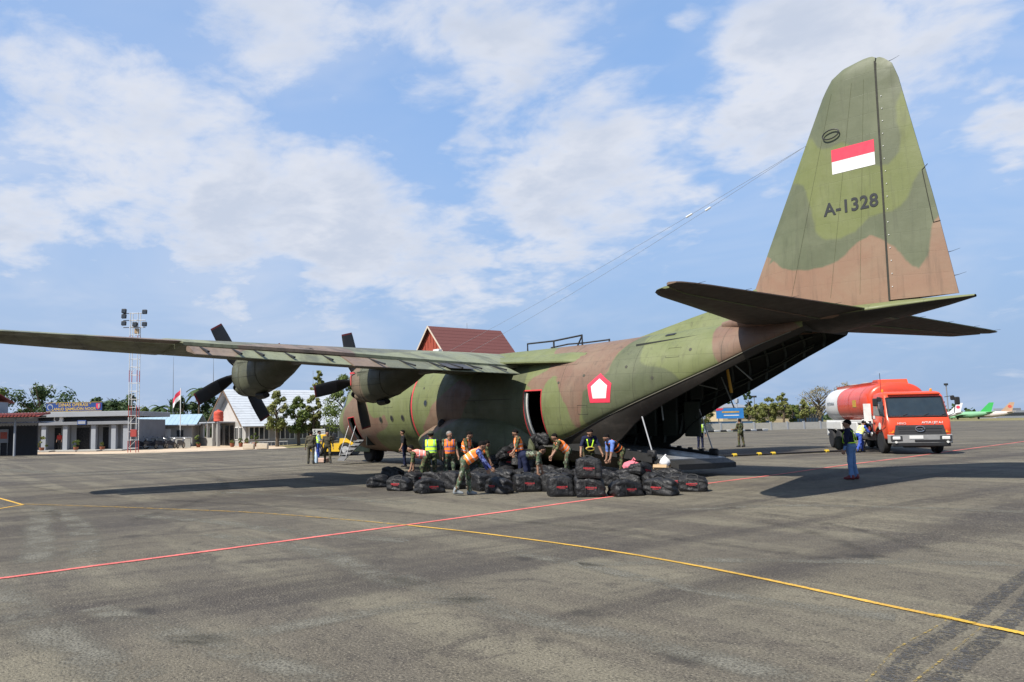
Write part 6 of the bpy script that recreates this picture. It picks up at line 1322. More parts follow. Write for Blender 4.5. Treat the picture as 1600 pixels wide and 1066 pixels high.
# ---- canopy on the far left --------------------------------------------------
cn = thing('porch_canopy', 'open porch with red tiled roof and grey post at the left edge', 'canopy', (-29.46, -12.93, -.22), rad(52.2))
op(MB().tube([(0, 0, 0), (0, 0, 3.3)], .09, 10), 'post', PALEG, cn); op(MB().tube([(-5, 0, 0), (-5, 0, 3.3)], .09, 10), 'post', PALEG, cn); op(MB().box((-3, 0, 3.26), (11, .10, .14)), 'beam', BLACK, cn); op(MB().box((-4.2, 3.2, 1.6), (8.6, .15, 3.2)), 'back_wall', mat('painted_shade_wall', (.035, .036, .04), .9), cn)  # shade under the porch roof is painted into the back wall's dark colour
rw = op(MB().prism([(-8.6, -.75, 3.24), (2.35, -.75, 3.24), (1.2, 2.6, 3.5), (-8.6, 2.6, 3.5)], (0, 0, .06)), 'roof', REDT, cn)
for i in range(37): op(MB().tube([(-8.5+i*.29, -.8, 3.33), (-8.5+i*.275, 2.6, 3.56)], .085, 6), 'tile_row', REDT, rw, 40)
op(MB().prism([(-6, 1.2, 2.75), (2.0, 1.2, 2.75), (2.0, 2.4, 2.85), (-6, 2.4, 2.85)], (0, 0, .05)), 'awning_sheet', PALEG, cn)
rf = thing('far_tiled_roof', 'small red tiled roof above the porch at the left edge', 'roof', (-47, -15.5, 0), rad(52.2)); MB().box((0, 2, 2.4), (5, 4, 4.8)).build('wall', PALEG, rf, None)
for s in (-1, 1): MB().prism([(-2.9, 2-s*2.5, 4.7), (2.9, 2-s*2.5, 4.7), (2.5, 2, 5.7), (-2.5, 2, 5.7)], (0, 0, .08)).build('roof', REDT, rf, None)
ps = thing('poster_stand', 'small red and white poster standing under the porch', 'poster', (-33.5, -13.2, 0.0), rad(52.2)); MB().box((0, 0, 1.55), (.75, .05, 1.1)).build('panel', PALEG, ps, None); MB().box((0, -.03, 1.6), (.6, .01, .55)).build('print', mat('poster_red', (.45, .10, .07), .7, var=.5, scale=4), ps, None); MB().tube([(-.3, .04, 0), (-.3, .04, 1.2)], .02, 5).build('leg', STEEL, ps); MB().tube([(.3, .04, 0), (.3, .04, 1.2)], .02, 5).build('leg', STEEL, ps)
person('person in a red shirt standing in the doorway of the grey operations building', (-41.75, -7.4, .12), -35, REDC, BLKC, scale=.97, group='people at the buildings')
# potted plants
def potted(x, y, h, label, seed):
    o = thing('potted_plant', label, 'plant', (x, y, hgt(x, y)), 0, 'potted plants along the buildings'); MB().lathe([(0, .16), (.04, .18), (.36, .24), (.40, .25), (.38, .20)], (0, 0, 0), 'Z', 14).build('pot', POT, o)
    me = crown_mesh(seed, .35, .35+h, h*.55, 260, .09, .6, clumps=9); me.materials.append(LEAF['mid' if seed % 2 else 'yel']); link('foliage', me, o); return o
for i, (x, y, h, lab) in enumerate(((-40.9, -9.1, 1.0, 'leafy potted plant at the left steps of the operations building'), (-38.9, -6.5, .7, 'potted plant with reddish leaves by the middle steps of the operations building'), (-37.4, -4.5, .4, 'low potted plant by the right steps of the operations building'), (-39.4, 5.3, .9, 'round yellow-green bush in a pot right of the motorbikes'), (-36.9, 7.9, .45, 'small potted plant left of the gabled house porch'), (-36.6, 8.7, .5, 'small dark potted plant, middle of the three at the gabled house'), (-36.4, 9.2, .45, 'small potted plant close to the corner of the gabled house'), (-35.9, 9.9, .95, 'tall thin potted plant at the corner of the gabled house'))): potted(x, y, h, lab, 40+i)
# ---- light tower ------------------------------------------------------------
tw = thing('floodlight_tower', 'slender red and white lattice floodlight tower behind the wing', 'light tower', (-29.33, -3.86, 0), rad(57)); TRED = mat('tower_red', (.42, .06, .05), .6, dirt=.2); TWHT = mat('tower_white', (.66, .66, .64), .6, dirt=.2)
for sx in (-.33, .33):
    for sy in (-.33, .33):
        lg = MB()
        for k in range(12): lg.tube([(sx, sy, k*.98), (sx, sy, (k+1)*.98)], .032, 6, mi=1 if k % 3 else 0)
        lg.build('tower_leg', [TRED, TWHT], tw)
for k in range(16):
    z = .35+k*.68
    for a, b in (((-.33, -.33), (.33, -.33)), ((.33, -.33), (.33, .33)), ((.33, .33), (-.33, .33)), ((-.33, .33), (-.33, -.33))): MB().tube([(*a, z), (*b, z)], .015, 4).build('rung', TWHT, tw)
    if k % 3 == 0: MB().tube([(-.33, -.33, z), (.33, -.33, z+.68)], .013, 4).build('brace', TWHT, tw); MB().tube([(-.33, .33, z), (-.33, -.33, z+.68)], .013, 4).build('brace', TWHT, tw)
for z in (10.5, 11.1, 11.7): MB().tube([(-.95, -.3, z), (.95, -.3, z)], .035, 5).build('lamp_bar', STEEL, tw)
for x, z in ((-.85, 11.45), (-.85, 10.85), (.9, 10.75), (.9, 11.8), (-.85, 11.9), (.1, 10.75)):
    lh = MB().box((x, -.42, z), (.40, .22, .36), rotm(rad(-12), 0, 0), bev=.03).build('floodlight', BLACK, tw); MB().box((x, -.545, z-.02), (.30, .02, .26), rotm(rad(-12), 0, 0)).build('lens', WIN, lh, None)
MB().box((.2, -.2, 10.2), (.35, .3, .45), bev=.02).build('control_box', CARD, tw); MB().box((.15, -.38, 1.6), (.5, .25, .6), bev=.02).build('switch_box', TRED, tw)
# ---- gabled house ------------------------------------------------------------
ho = thing('gabled_house', 'grey house with steep white sheet roof and white-framed windows behind the propellers', 'house', (-38, 9.8, 0), 0)
def hp_(mb, name, m, parent=ho, smooth=None): return mb.build(name, m, parent, smooth)
Lh, Wg, ze, za = 13.0, 9.1, 2.5, 5.95
hp_(MB().box((-Wg/2, Lh/2, ze/2), (Wg, Lh, ze)), 'wall', WALLC); hp_(MB().prism([(0, 0.003, ze), (-Wg, 0.003, ze), (-Wg/2, 0.003, za-.12)], (0, Lh-.006, 0)), 'gable', mat('gable_render', (.50, .47, .44), .9, var=.15, scale=1, dirt=.35))
for s in (1, -1):     # roof sheets in courses
    n = 15; run = Wg/2+.7; drop = (za-ze)*run/(Wg/2)
    for i in range(n):
        a, b = i/n, (i+1)/n+.012; x0, x1 = run*a, run*b; z0, z1 = za-drop*a+.05, za-drop*b+.08
        hp_(MB().prism([(-Wg/2+s*x0, -.7, z0), (-Wg/2+s*x1, -.7, z1), (-Wg/2+s*x1, Lh+.6, z1), (-Wg/2+s*x0, Lh+.6, z0)], (0, 0, .045)), 'roof_course', WROOF)
    hp_(MB().prism([(-Wg/2, -.74, za+.12), (-Wg/2+s*run, -.74, za-drop+.12), (-Wg/2+s*run, -.74, za-drop-.1), (-Wg/2, -.74, za-.1)], (0, -.05, 0)), 'bargeboard', TIMB)
for g0 in (.35, 3.3, 5.9, 8.6):
    w = hp_(MB().box((.03, g0+1.1, 1.30), (.08, 2.3, 1.36)), 'window', WHITE)
    for k in range(4): hp_(MB().box((.075, g0+.28+k*.55, 1.30), (.02, .44, 1.20)), 'pane', WIN, w)
for g0 in (-1.1, -2.3):
    w = hp_(MB().box((g0, -.03, 1.30), (.9, .08, 1.36)), 'window', WHITE)
    for k in range(2): hp_(MB().box((g0-.21+k*.42, -.075, 1.30), (.34, .02, 1.20)), 'pane', WIN, w)
hp_(MB().box((-5.6, -.9, 2.5), (5.6, 2.2, .14), bev=.02), 'porch_roof', PALEG)
for x in (-3.0, -4.3, -6.0, -8.2): hp_(MB().box((x, -1.8, 1.22), (.3, .3, 2.42)), 'porch_column', WALLC)
for x in (-3.7, -5.1, -7.0): hp_(MB().box((x, -.04, 1.1), (.9, .06, 2.1)), 'door', DKOP)
hp_(MB().box((-6.4, -1.95, .45), (4.4, .12, .9)), 'porch_wall', CONC)
for k in range(10): hp_(MB().tube([(1.3, k*.45, 0), (1.3, k*.45, .42)], .025, 5), 'railing_post', WHITE)
hp_(MB().tube([(1.3, 0, .42), (1.3, 4.1, .42)], .03, 5), 'railing', WHITE)
wt = thing('water_tank', 'small red water tank on the porch roof of the gabled house', 'tank', (-41.2, 8.1, 2.6)); TNK = mat('tank_red', (.62, .10, .06), .5)
MB().lathe([(0, .48), (.04, .52), (.34, .50), (.38, .53), (.70, .50), (.76, .53), (1.0, .48), (1.1, .3), (1.14, .16)], (0, 0, 0), 'Z', 22).build('tank_shell', TNK, wt); MB().lathe([(1.14, .16), (1.22, .16), (1.24, .05)], (0, 0, 0), 'Z', 14).build('lid', TNK, wt)
for i, (x, y) in enumerate(((-27.9, 5.9), (-27.2, 6.9))):
    o = thing('concrete_block', ('left', 'right')[i]+' pale concrete block on the verge before the gabled house', 'block', (x, y, 0), rad(50)); MB().box((0, 0, .24), (1.0, .5, .48), bev=.04).build('block', mat('block_cream', (.55, .47, .36), .9, var=.15, dirt=.2), o); MB().tube([(0, 0, .47), (0, .05, .56), (.1, .05, .48)], .02, 5).build('lifting_loop', STEEL, o)
# low grey annex and blue-roofed row
an = thing('grey_annex', 'low flat-roofed grey annex left of the gabled house', 'building', (-45.5, 4.4, 0), rad(57)); MB().box((0, 2, 1.1), (4.6, 4, 2.2)).build('wall', WALLC, an, None); MB().box((.1, 1.8, 2.27), (5.2, 4.8, .14), bev=.02).build('roof_slab', PALEG, an); MB().box((1.0, -.03, 1.3), (.7, .06, .9)).build('window', WIN, an, None); MB().box((-.4, -.03, .95), (.8, .06, 1.9)).build('door', WHITE, an, None)
bl = thing('blue_roofed_house', 'long low house with light blue sheet roof left of the annex', 'house', (-53.2, 4.6, 0), rad(57)); MB().box((0, 3, 1.0), (9.4, 6, 2.0)).build('wall', WALLC, bl, None)
for s, y0 in ((-1, -.8), (1, 6.8)):
    for k in range(18): MB().prism([(-5.1+k*.57, y0, 1.95), (-5.1+k*.57+.55, y0, 1.95), (-5.1+k*.57+.55, 3, 3.55), (-5.1+k*.57, 3, 3.55)], (0, 0, .06)).build('roof_sheet', LBR, bl, None)
for x in (-3.6, -1.6, .4, 2.6): w = MB().box((x, -.02, 1.15), (.9, .08, .9)).build('window', WHITE, bl, None); MB().box((x-.2, -.07, 1.15), (.32, .02, .75)).build('pane', WIN, w, None); MB().box((x+.2, -.07, 1.15), (.32, .02, .75)).build('pane', WIN, w, None)
wl = thing('low_wall', 'low grey boundary wall behind the parked motorbikes', 'wall', (-40.8, 2.2, 0), rad(57)); MB().box((0, 0, .5), (5.4, .16, 1.0)).build('wall_face', CONC, wl, None); MB().box((0, 0, 1.03), (5.5, .24, .06)).build('coping', PALEG, wl, None)
# motorbikes
def motorbike(root):
    for x in (-.62, .62): w = MB().torus((x, 0, .29), .24, .05, 'Y', 20, 8).build('wheel', RUBBER, root); MB().lathe([(-.03, .03), (-.03, .2), (.03, .2), (.03, .03)], (x, 0, .29), 'Y', 14).build('rim', STEEL, w)
    MB().loft([[Vector((x, y*w, z)) for y, z in ((-1, zb), (-1, zt), (1, zt), (1, zb))] for x, w, zb, zt in ((-.8, .06, .55, .72), (-.4, .12, .42, .76), (0, .12, .3, .62), (.3, .10, .34, .70), (.5, .08, .5, .95))]).build('body', mat('bike_body', (.05, .05, .06), .35, var=.5, scale=2), root)
    MB().loft([[Vector((x, y*w, z)) for y, z in ((-1, zb), (-1, zt), (1, zt), (1, zb))] for x, w, zb, zt in ((-.75, .08, .74, .80), (-.3, .13, .74, .82), (.1, .10, .66, .74))]).build('seat', BLACK, root)
    MB().tube([(.45, -.32, 1.02), (.52, -.1, .98), (.52, .1, .98), (.45, .32, 1.02)], .018, 6).build('handlebar', STEEL, root); MB().tube([(.62, 0, .3), (.5, 0, .98)], .035, 6).build('fork', STEEL, root); MB().box((.58, 0, .92), (.1, .18, .16), bev=.03).build('headlamp', LAMP, root); MB().tube([(-.7, -.12, .28), (.1, -.12, .25)], .035, 6).build('exhaust', STEEL, root)
    for s in (-1, 1): MB().lathe([(0, .05), (.01, .05)], (.42, s*.36, 1.16), 'X', 8).build('mirror', BLACK, root)
mb0 = None
BL = ['motorbike at the left end of the parked row, next to the light tower', 'second parked motorbike from the left in the row before the low wall', 'parked motorbike in the middle of the row before the low wall', 'fourth parked motorbike from the left in the row before the low wall', 'motorbike at the right end of the parked row']
for i in range(5):
    if mb0 is None: mb0 = o = thing('motorbike', BL[i], 'motorbike', group='motorbikes parked before the low wall'); motorbike(o)
    else: o = copy_tree(mb0); o['label'] = BL[i]
    o.location = (-39.3+i*.32, -.5+i*.88, 0); o.rotation_euler = (rad(6), 0, rad(100+i*9))
# masts and flag
def mast(label, x, y, h, r=.05):
    o = thing('radio_mast', label, 'mast', (x, y, 0)); MB().tube([(0, 0, 0), (0, 0, h*.7), (0, 0, h)], [r, r*.8, r*.3], 6).build('pole', STEEL, o); return o
m1 = mast('tall thin radio mast behind the blue-roofed house', -62.2, 9.9, 11.2); m2 = mast('radio mast with a box behind the gabled house, left of the outer propeller', -70, 18.2, 12, .07); MB().box((0, 0, 8.2), (.3, .3, .7), bev=.03).build('aerial_box', PALEG, m2)
m3 = mast('television aerial behind the trees, between the two propellers', -55.3, 26.6, 9.3); 
for z in (9.2, 8.9): MB().tube([(-.7, .3, z), (.7, -.3, z)], .02, 4).build('aerial_bar', STEEL, m3)
fp = thing('flagpole', 'white flagpole with a red and white flag left of the gabled house', 'flagpole', (-43.9, 4.9, 0)); MB().tube([(0, 0, 0), (0, 0, 6.2)], .045, 8).build('pole', WHITE, fp)
for nm, z0, z1, m_ in (('flag_red_half', 0, .5, FRED), ('flag_white_half', .5, 1.0, WHITE)):
    MB().loft([[Vector((-.05-t_*.9*.56-.06*math.sin(6*t_), -t_*.9*.8+.08*math.sin(7*t_+1), 6.1-(z0+(z1-z0)*k)*1.0-t_*1.05)) for k in (0, .5, 1)] for t_ in [i/8 for i in range(9)]], cap=False, closed=False).build(nm, m_, fp)
# sign with the stand number
s5 = thing('stand_sign', 'white sign board with a large 5 on a post beside the yellow tractor', 'sign', (-25.8, 11.8, 0), rad(57)); MB().box((0, 0, 1.42), (1.15, .06, .50)).build('board', mat('sign_cream', (.60, .60, .55), .6, dirt=.15), s5, None); lettering('stand_number', '5', .5, INK, s5, (-.38, -.036, 1.40), (1, 0, 0), (0, 0, 1), .003, .01)
for z in (1.5, 1.32): MB().box((.16, -.036, z), (.72, .01, .05)).build('sign_print', mat('sign_print_grey', (.12, .12, .11), .7), s5, None)
MB().tube([(0, .05, 0), (0, .05, 1.3)], .05, 8).build('post', STEEL, s5)
# ---- yellow tow tractor -------------------------------------------------------
tt = thing('tow_tractor', 'yellow aircraft tow tractor parked behind the nose', 'tractor', (-6.6, 2.9, 0), rad(40)); TY = mat('tractor_yellow', (.72, .44, .02), .4, var=.08, scale=2, coat=.3, dirt=.15)
MB().loft([[Vector((x, y, z)) for y, z in ((-.8, zb), (-.8, zt), (.8, zt), (.8, zb))] for x, zb, zt in ((-1.45, .35, .95), (-1.4, .3, 1.0), (-.3, .3, 1.05), (-.25, .3, .8), (.5, .3, .8), (.55, .3, 1.12), (1.35, .3, 1.05), (1.45, .35, .95))]).build('body', TY, tt)
for s in (-1, 1):
    for x in (-.95, .95):
        w = MB().lathe([(-.13, .24), (-.14, .34), (-.08, .41), (.08, .41), (.14, .34), (.13, .24)], (x, s*.78, .41), 'Y', 22).build('wheel', RUBBER, tt); MB().lathe([(-.12, .04), (-.13, .23), (.13, .23), (.12, .04)], (x, s*.79, .41), 'Y', 18).build('rim', HUBW, w)
        MB().tube([(x+.5*math.cos(a), s*.84, .41+.5*math.sin(a)) for a in [rad(10+160*k/8) for k in range(9)]], .05, 5).build('mudguard', TY, tt)
    MB().box((1.46, s*.55, .78), (.05, .2, .16), bev=.02).build('headlamp', LAMP, tt)
MB().box((.05, .2, .92), (.5, .5, .14), bev=.04).build('seat', BLACK, tt); MB().box((-.2, .2, 1.2), (.12, .5, .45), bev=.04).build('seat_back', BLACK, tt); MB().torus((.52, .2, 1.28), .19, .022, 'X', 18, 6).build('steering_wheel', BLACK, tt); MB().tube([(.62, .2, .95), (.52, .2, 1.28)], .03, 6).build('steering_column', BLACK, tt)
MB().box((0, 0, .2), (2.6, 1.3, .2)).build('chassis', BLACK, tt, None); MB().box((-.8, -.3, 1.2), (.6, .5, .35), bev=.03).build('tool_box', TY, tt)
for y in (-.2, 0, .2): MB().box((-1.46, y*2.4, .65), (.03, .3, .06)).build('grille_slot', BLACK, tt, None)
pb = thing('pale_cooler_box', 'pale carton on the ground between the two airmen', 'box', (.9, -2.1, 0), rad(30)); MB().box((0, 0, .12), (.62, .34, .24), bev=.03).build('carton', mat('carton_pink', (.50, .34, .27), .8), pb); MB().box((0, 0, .243), (.5, .06, .008)).build('tape', PALEG, pb, None)
bw = thing('water_bag', 'light blue and white water bag standing at the left airman\'s feet', 'bag', (1.35, -2.75, 0)); MB().lathe([(0, .12), (.03, .16), (.3, .17), (.48, .10), (.56, .05)], (0, 0, 0), 'Z', 14, sy=.7).build('bag_body', mat('pale_blue_plastic', (.45, .58, .72), .35, var=.2), bw); MB().tube([(-.08, 0, .5), (0, 0, .64), (.08, 0, .5)], .014, 5).build('handle', WHITE, bw)
# ---- tall red-roofed house -------------------------------------------------------
rh = thing('red_roofed_house', 'tall traditional house with steep dark red roof showing above the wing', 'house', (-56, 46.2, 0), 0); RGAB = mat('red_timber_gable', (.30, .055, .03), .7, var=.25, scale=3)
MB().box((0, 7.2, 4), (13, 13.6, 8)).build('wall', WALLC, rh, None)
run, dz_ = 8.2, 9.4
MB().prism([(-run+.6, .45, 16.35-dz_+.4), (run-.6, .45, 16.35-dz_+.4), (0, .45, 16.2)], (0, .2, 0)).build('gable', RGAB, rh, None)
for k in range(-9, 10): MB().box((k*.7, .42, 16.2-abs(k*.7)*dz_/run-1.2), (.08, .06, 2.0)).build('gable_batten', mat('batten_red', (.22, .04, .025), .7), rh, None)
for s in (-1, 1):
    n = 17
    for i in range(n):
        a, b = i/n, (i+1)/n+.006; MB().prism([(s*run*a, 0, 16.4-dz_*a), (s*run*b, 0, 16.43-dz_*b), (s*run*b, 14.2, 16.43-dz_*b), (s*run*a, 14.2, 16.4-dz_*a)], (0, 0, .07)).build('roof_course', mat('shingle_red', (.15, .052, .046), .85, var=.22, scale=5, bump=.3), rh, None)
    MB().prism([(0, -.06, 16.55), (s*run, -.06, 16.55-dz_), (s*run, -.06, 16.2-dz_), (0, -.06, 16.2)], (0, -.06, 0)).build('bargeboard', mat('barge_cream', (.55, .47, .38), .7), rh, None)
MB().box((3.3, -.8, 12.2), (1.3, .7, .9), bev=.05).build('outdoor_unit', WHITE, rh); MB().tube([(-.1, 7.5, 16.4), (-.1, 7.5, 17.3)], .03, 5).build('spike', STEEL, rh)
# ---- trees on the left ---------------------------------------------------------------
for i, a in enumerate((('slender tree with open crown in front of the gabled house, left one', -33.0, 11.0, 5.2, 1.45, 'yel', 11, .30), ('bushy tree second from left before the white sheet roof', -32.9, 13.3, 4.7, 1.25, 'mid', 12, .28), ('taller yellow-green tree third from left before the white sheet roof', -33.4, 15.2, 4.9, 1.15, 'yel', 13, .25), ('tall bright green tree whose tip shows beside the inner propeller', -46.0, 22.5, 8.3, .9, 'yel', 17, .5), ('broad tree right behind the aircraft nose', -30.5, 17.3, 6.6, 2.3, 'mid', 14, .2), ('yellow-green tree partly hidden by the aircraft nose', -32.0, 20.0, 6.0, 2.2, 'yel', 15, .2))):
    tree('roadside_tree', a[0], a[1], a[2], a[3], a[4], a[5], a[6], a[7], n=4200, leaf=.13, clumps=40, group='trees in front of the gabled house')
for lab, x, y, h, rx, kd, sd in (('dark spreading tree behind the red tiled porch', -59.5, -6.2, 7.0, 4.6, 'dark', 21), ('lighter tree at the left edge behind the porch', -60.5, -11.5, 6.8, 3.6, 'mid', 22), ('dark round tree just right of the blue rooftop sign', -71, 2.2, 6.0, 3.2, 'dark', 23), ('second dark tree right of the blue rooftop sign', -68, 5.2, 6.6, 2.8, 'dark', 24), ('dark tree behind the red and white flag', -67, 12.8, 6.4, 3.0, 'dark', 25), ('dark tree between the flag and the gabled house', -64, 15.6, 6.0, 2.6, 'dark', 26), ('low dark tree behind the blue-roofed house', -73, 9, 4.6, 3.0, 'mid', 27)):
    tree('background_tree', lab, x, y, h, rx, kd, sd, .22, n=2600, leaf=.24, clumps=30, group='dark trees behind the buildings')
palm('coconut palm behind the blue-roofed house, left one', -74, 5.8, 5.4, 1.0); palm('coconut palm behind the blue-roofed house, near the flagpole', -75.2, 12.2, 5.0, 2.0); palm('tall coconut palm whose crown shows left of the outer propeller', -64, 14.1, 7.0, 3.0)
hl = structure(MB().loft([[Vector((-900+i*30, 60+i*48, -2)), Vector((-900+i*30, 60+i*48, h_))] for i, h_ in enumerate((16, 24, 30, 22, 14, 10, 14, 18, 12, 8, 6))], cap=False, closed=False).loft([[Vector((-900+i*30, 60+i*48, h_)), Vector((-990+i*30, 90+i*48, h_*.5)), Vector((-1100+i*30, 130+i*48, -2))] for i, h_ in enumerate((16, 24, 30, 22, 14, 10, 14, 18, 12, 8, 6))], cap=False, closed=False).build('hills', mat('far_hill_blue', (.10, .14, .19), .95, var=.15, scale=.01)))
# ---- right background -------------------------------------------------------------------
KW, KB = mat('kerb_white', (.66, .65, .62), .8, dirt=.2), mat('kerb_black', (.05, .05, .05), .8)
kb = thing('kerb', 'low kerb painted black and white in stretches along the far apron edge', 'kerb', (-25.3, 58, 0))
for i in range(24): MB().box((.55*0-.3, i*1.35-8, .25+.13), (.35, 1.3, .26), bev=.03).build('kerb_stone', KW if i % 2 else KB, kb)
fw_ = thing('far_wall', 'long low grey wall beyond the apron on the right', 'wall', (-37, 78, 0), rad(62)); 
for i in range(14): MB().box((-8+i*2.6, 0, .75), (2.54, .18, 1.1)).build('wall_panel', CONC, fw_, None); MB().box((-8+i*2.6+1.3, -.02, .80), (.22, .26, 1.25)).build('pier', PALEG, fw_, None)
bd = thing('billboard', 'blue billboard with yellow lettering beyond the apron, left of the trees', 'billboard', (-34.2, 86.3, .25), rad(57)); MB().box((0, 0, 2.55), (4.1, .10, 1.55)).build('panel', mat('billboard_blue', (.03, .20, .52), .5, var=.35, scale=1.2), bd, None); MB().prism([(-2.05, -.06, 3.32), (-.9, -.06, 3.32), (-1.2, -.06, 3.05), (-2.05, -.06, 2.95)], (0, -.01, 0)).build('print', FRED, bd, None); MB().box((.1, -.06, 2.75), (2.6, .01, .22)).build('print', YEL, bd, None); MB().box((.2, -.06, 2.25), (2.3, .01, .14)).build('print', WHITE, bd, None)
for x in (-1.7, 1.7): MB().tube([(x, .1, 0), (x, .1, 1.9)], .07, 8).build('post', STEEL, bd)
ss = thing('small_white_sign', 'small white board on a post beyond the ramp', 'sign', (-34.8, 79.9, .25), rad(57)); MB().box((0, 0, 2.2), (1.5, .06, .9)).build('board', PALEG, ss, None); MB().tube([(0, .08, 0), (0, .08, 1.8)], .05, 6).build('post', STEEL, ss)
lp = thing('lamp_post', 'pale lamp post with a box top beside the billboard', 'lamp post', (-36.1, 91.1, .25)); MB().tube([(0, 0, 0), (0, 0, 4.6)], .09, 8).build('pole', PALEG, lp); MB().box((0, 0, 4.5), (.5, .4, .7), bev=.04).build('lamp_head', PALEG, lp)
l2 = thing('lamp_post', 'slim dark floodlight post behind the trees right of the billboard', 'lamp post', (-63.2, 139, .25)); MB().tube([(0, 0, 0), (0, 0, 6.6)], .08, 6).build('pole', STEEL, l2); MB().box((0, 0, 6.5), (.9, .6, .4), bev=.04).build('lamp_head', BLACK, l2)
bs = thing('blue_barrier', 'long low blue barrier beyond the far wall', 'barrier', (-41, 84, .25), rad(60)); MB().box((6, 0, .75), (16, .2, 1.1)).build('panel', mat('barrier_blue', (.07, .16, .28), .6, var=.2), bs, None); MB().box((6, -.12, 1.33), (16, .1, .06)).build('top_rail', PALEG, bs, None)
wh = thing('warehouse', 'long cream warehouse with grey roof and dark blue glazed end on the right', 'building', (-95.4, 177.8, 0), rad(68)); MB().box((9, 8, 2.3), (22, 16, 4.6)).build('cream_wall', mat('cream_wall', (.52, .42, .26), .8, var=.08, scale=.5), wh, None); MB().box((25, 8, 2.4), (9.6, 16, 4.8)).build('glazed_end', mat('blue_glazing', (.03, .06, .10), .2, var=.3, scale=.4), wh, None); MB().box((14, 8, 5.0), (33, 18, .55), bev=.05).build('roof', mat('roof_grey', (.22, .23, .25), .7), wh)
for k in range(9): MB().box((21+k, -.08, 2.4), (.12, .1, 4.6)).build('mullion', TGR, wh, None)
MB().prism([(-2, 2, 5.27), (12, 2, 5.27), (8, 8, 6.3), (2, 8, 6.3)], (0, 8, 0)).build('ridge', mat('roof_grey', (.22, .23, .25), .7), wh, None)
for lab, x, y, h, rx, kd, sd in (('broad leafy tree half hidden behind the tail and billboard', -36.5, 81.0, 4.3, 2.2, 'yel', 31), ('round bushy tree just right of the billboard', -35.4, 94.8, 3.8, 1.8, 'yel', 32), ('dense yellow-green tree in the middle of the right-hand row', -37, 101.3, 5.0, 1.8, 'yel', 33), ('tallest pointed tree in the middle of the right-hand row', -35, 101.9, 5.6, 1.5, 'yel', 34), ('small tree right of the tallest one in the right-hand row', -35.4, 105.2, 3.8, 1.3, 'mid', 35), ('narrow tree standing alone left of the fuel truck', -44.5, 125.3, 5.2, 1.7, 'yel', 36), ('tree with two trunks right behind the billboard', -38, 84.6, 4.4, 1.9, 'yel', 37), ('slim tall tree behind the bushy one right of the billboard', -38.0, 97.0, 6.6, .9, 'dark', 38)):
    tree('roadside_tree', lab, x, y, h, rx, kd, sd, .26, n=2600, leaf=.17, clumps=30, group='trees beyond the apron on the right')
tree('bare_tree', 'large half-bare grey-brown tree left of the tank', -53.5, 147.0, 8.2, 4.4, 'dry', 41, .25, n=1500, leaf=.16, clumps=60, group='half-bare trees left of the tank', bare=True)
tree('bare_tree', 'smaller half-bare tree behind the rear of the tank', -50.0, 152.0, 8.8, 3.4, 'dry', 42, .25, n=1200, leaf=.16, clumps=50, group='half-bare trees left of the tank', bare=True)
# airliners parked far away: fuselage, fin, tailplanes
def airliner(label, x, y, rz, cb, cf, mark=None):
    o = thing('parked_airliner', label, 'aircraft', (x, y, .25), rz, 'airliners parked far away'); o.scale = (.66, .66, .66); m_b, m_f = mat('airliner_'+str(cb), cb, .35, var=.05), mat('airliner_'+str(cf), cf, .4, var=.08, scale=.4)
    MB().loft([[Vector((X, r*math.cos(a), z+r*math.sin(a))) for a in [2*math.pi*k/16 for k in range(16)]] for X, r, z in ((-18, .2, 2.6), (-17.2, 1.0, 2.5), (-15.5, 1.7, 2.7), (-13, 2.0, 2.8), (8, 2.0, 2.8), (14, 1.4, 3.3), (19, .4, 4.0))]).build('fuselage', m_b, o)
    MB().prism([(12.2, -.15, 4.2), (17.6, -.15, 10.2), (20, -.15, 10.2), (18.2, -.15, 4.2)], (0, .3, 0)).build('fin', m_f, o, None)
    for s in (-1, 1): MB().prism([(15, s*.5, 4.0), (18.5, s*5.5, 4.5), (19.6, s*5.5, 4.5), (18.4, s*.5, 4.0)], (0, 0, .2)).build('tailplane', m_b, o, None); MB().prism([(-3, s*1.5, 2.0), (4, s*15, 2.8), (5.5, s*15, 2.8), (3.5, s*1.5, 2.0)], (0, 0, .3)).build('wing', m_b, o, None); MB().lathe([(-1.5, .7), (-1.3, .9), (1, .8), (2, .5)], (-2, s*5, 1.4), 'X', 14).build('engine', m_b, o); MB().tube([(1, s*2.5, 0), (1, s*2.5, 2)], .3, 8).build('gear_leg', BLACK, o)
    if mark: MB().lathe([(-.18, 1.0), (.18, 1.0)], (17.4, 0, 7.6), 'Y', 14).build('fin_mark', mark, o)
    MB().tube([(-13, 0, 0), (-13, 0, 2)], .25, 8).build('nose_leg', BLACK, o); return o
airliner('far white airliner tail with a red mark right of the truck mirror', -117, 345, rad(26), (.70, .70, .72), (.66, .66, .68), FRED); airliner('far airliner with a green tail, middle of the three', -111, 358, rad(26), (.20, .42, .24), (.05, .42, .10)); airliner('far airliner with a beige and red tail, right of the three', -108, 370, rad(26), (.62, .55, .50), (.45, .30, .20), mat('fin_red', (.55, .10, .06), .5))
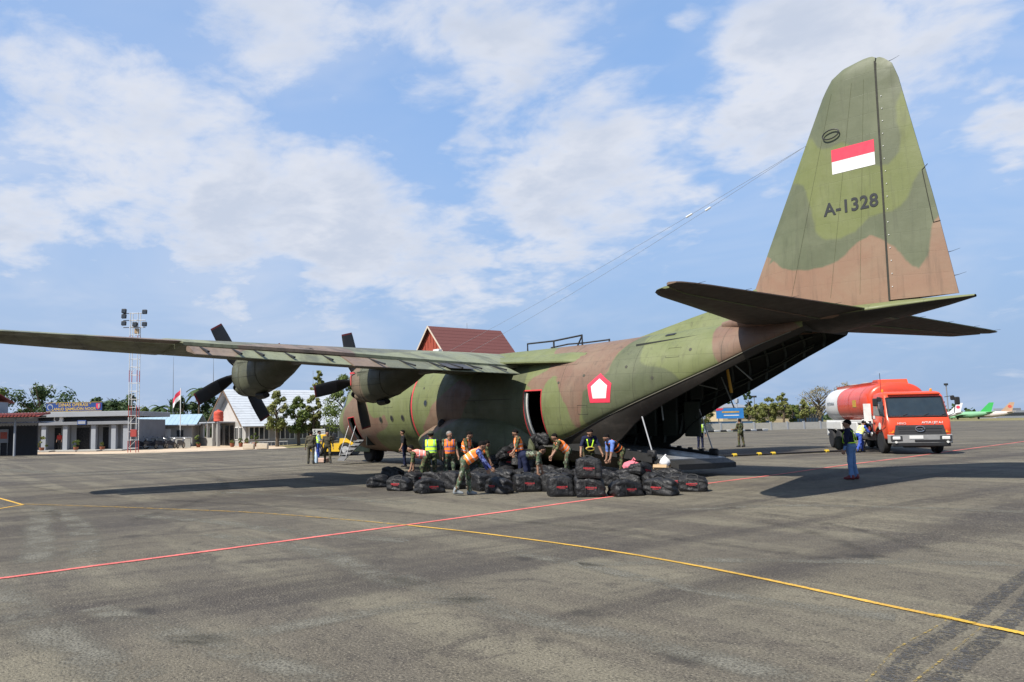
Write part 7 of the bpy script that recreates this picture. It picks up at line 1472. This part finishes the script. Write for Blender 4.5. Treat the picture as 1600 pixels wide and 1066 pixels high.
fh = thing('far_terminal', 'small grey airport building at the far right horizon', 'building', (-129, 470, 0), rad(65)); MB().box((0, 6, 2), (18, 10, 4)).build('wall', PALEG, fh, None); MB().box((3, 6, 4.6), (8, 8, 1.2)).build('upper_storey', GREYW, fh, None); MB().box((0, .9, 2.2), (16, .1, 1.4)).build('window_band', WIN, fh, None)
mk = thing('far_mast', 'thin dark mast behind the far airliner tails', 'mast', (-170, 500, 0)); MB().tube([(0, 0, 0), (0, 0, 20)], .3, 6).build('pole', GREYW, mk); MB().box((0, 0, 20), (1.6, 1.6, 1.2)).build('mast_head', BLACK, mk, None)
me = bpy.data.meshes.new('far_woods'); vs, fs = [], []; r = random.Random(3)
for i in range(5200):
    t_ = r.random(); bx, by = -520+t_*560, 520+t_*110+r.uniform(-14, 14); c = Vector((bx, by, abs(r.gauss(0, 1))*2.6*(.7+.6*math.sin(t_*37)+.3*math.sin(t_*90))+.3)); a = Vector((r.gauss(0, 1), r.gauss(0, 1), r.gauss(0, 1))).normalized(); b = a.orthogonal().normalized(); k = len(vs); vs += [c-a*1.5, c-b*1.2, c+a*1.5, c+b*1.2]; fs.append((k, k+1, k+2, k+3))
me.from_pydata([tuple(q) for q in vs], [], fs); me.materials.append(LEAF['dark']); fwd = stuff(link('far_woods', me)); tag(fwd, 'dark line of far woods along the right horizon', 'woods')
me = bpy.data.meshes.new('far_woods_left'); vs, fs = [], []
for i in range(6000):
    t_ = r.random(); bx, by = -150+t_*40+r.uniform(-9, 9), -60+t_*290; c = Vector((bx, by, abs(r.gauss(0, 1))*2.0*(.8+.5*math.sin(t_*31))+.2)); a = Vector((r.gauss(0, 1), r.gauss(0, 1), r.gauss(0, 1))).normalized(); b = a.orthogonal().normalized(); k = len(vs); vs += [c-a*.8, c-b*.6, c+a*.8, c+b*.6]; fs.append((k, k+1, k+2, k+3))
me.from_pydata([tuple(q) for q in vs], [], fs); me.materials.append(LEAF['dark']); fwd = stuff(link('hedge_woods', me)); tag(fwd, 'low dark woods far behind the left buildings', 'woods')
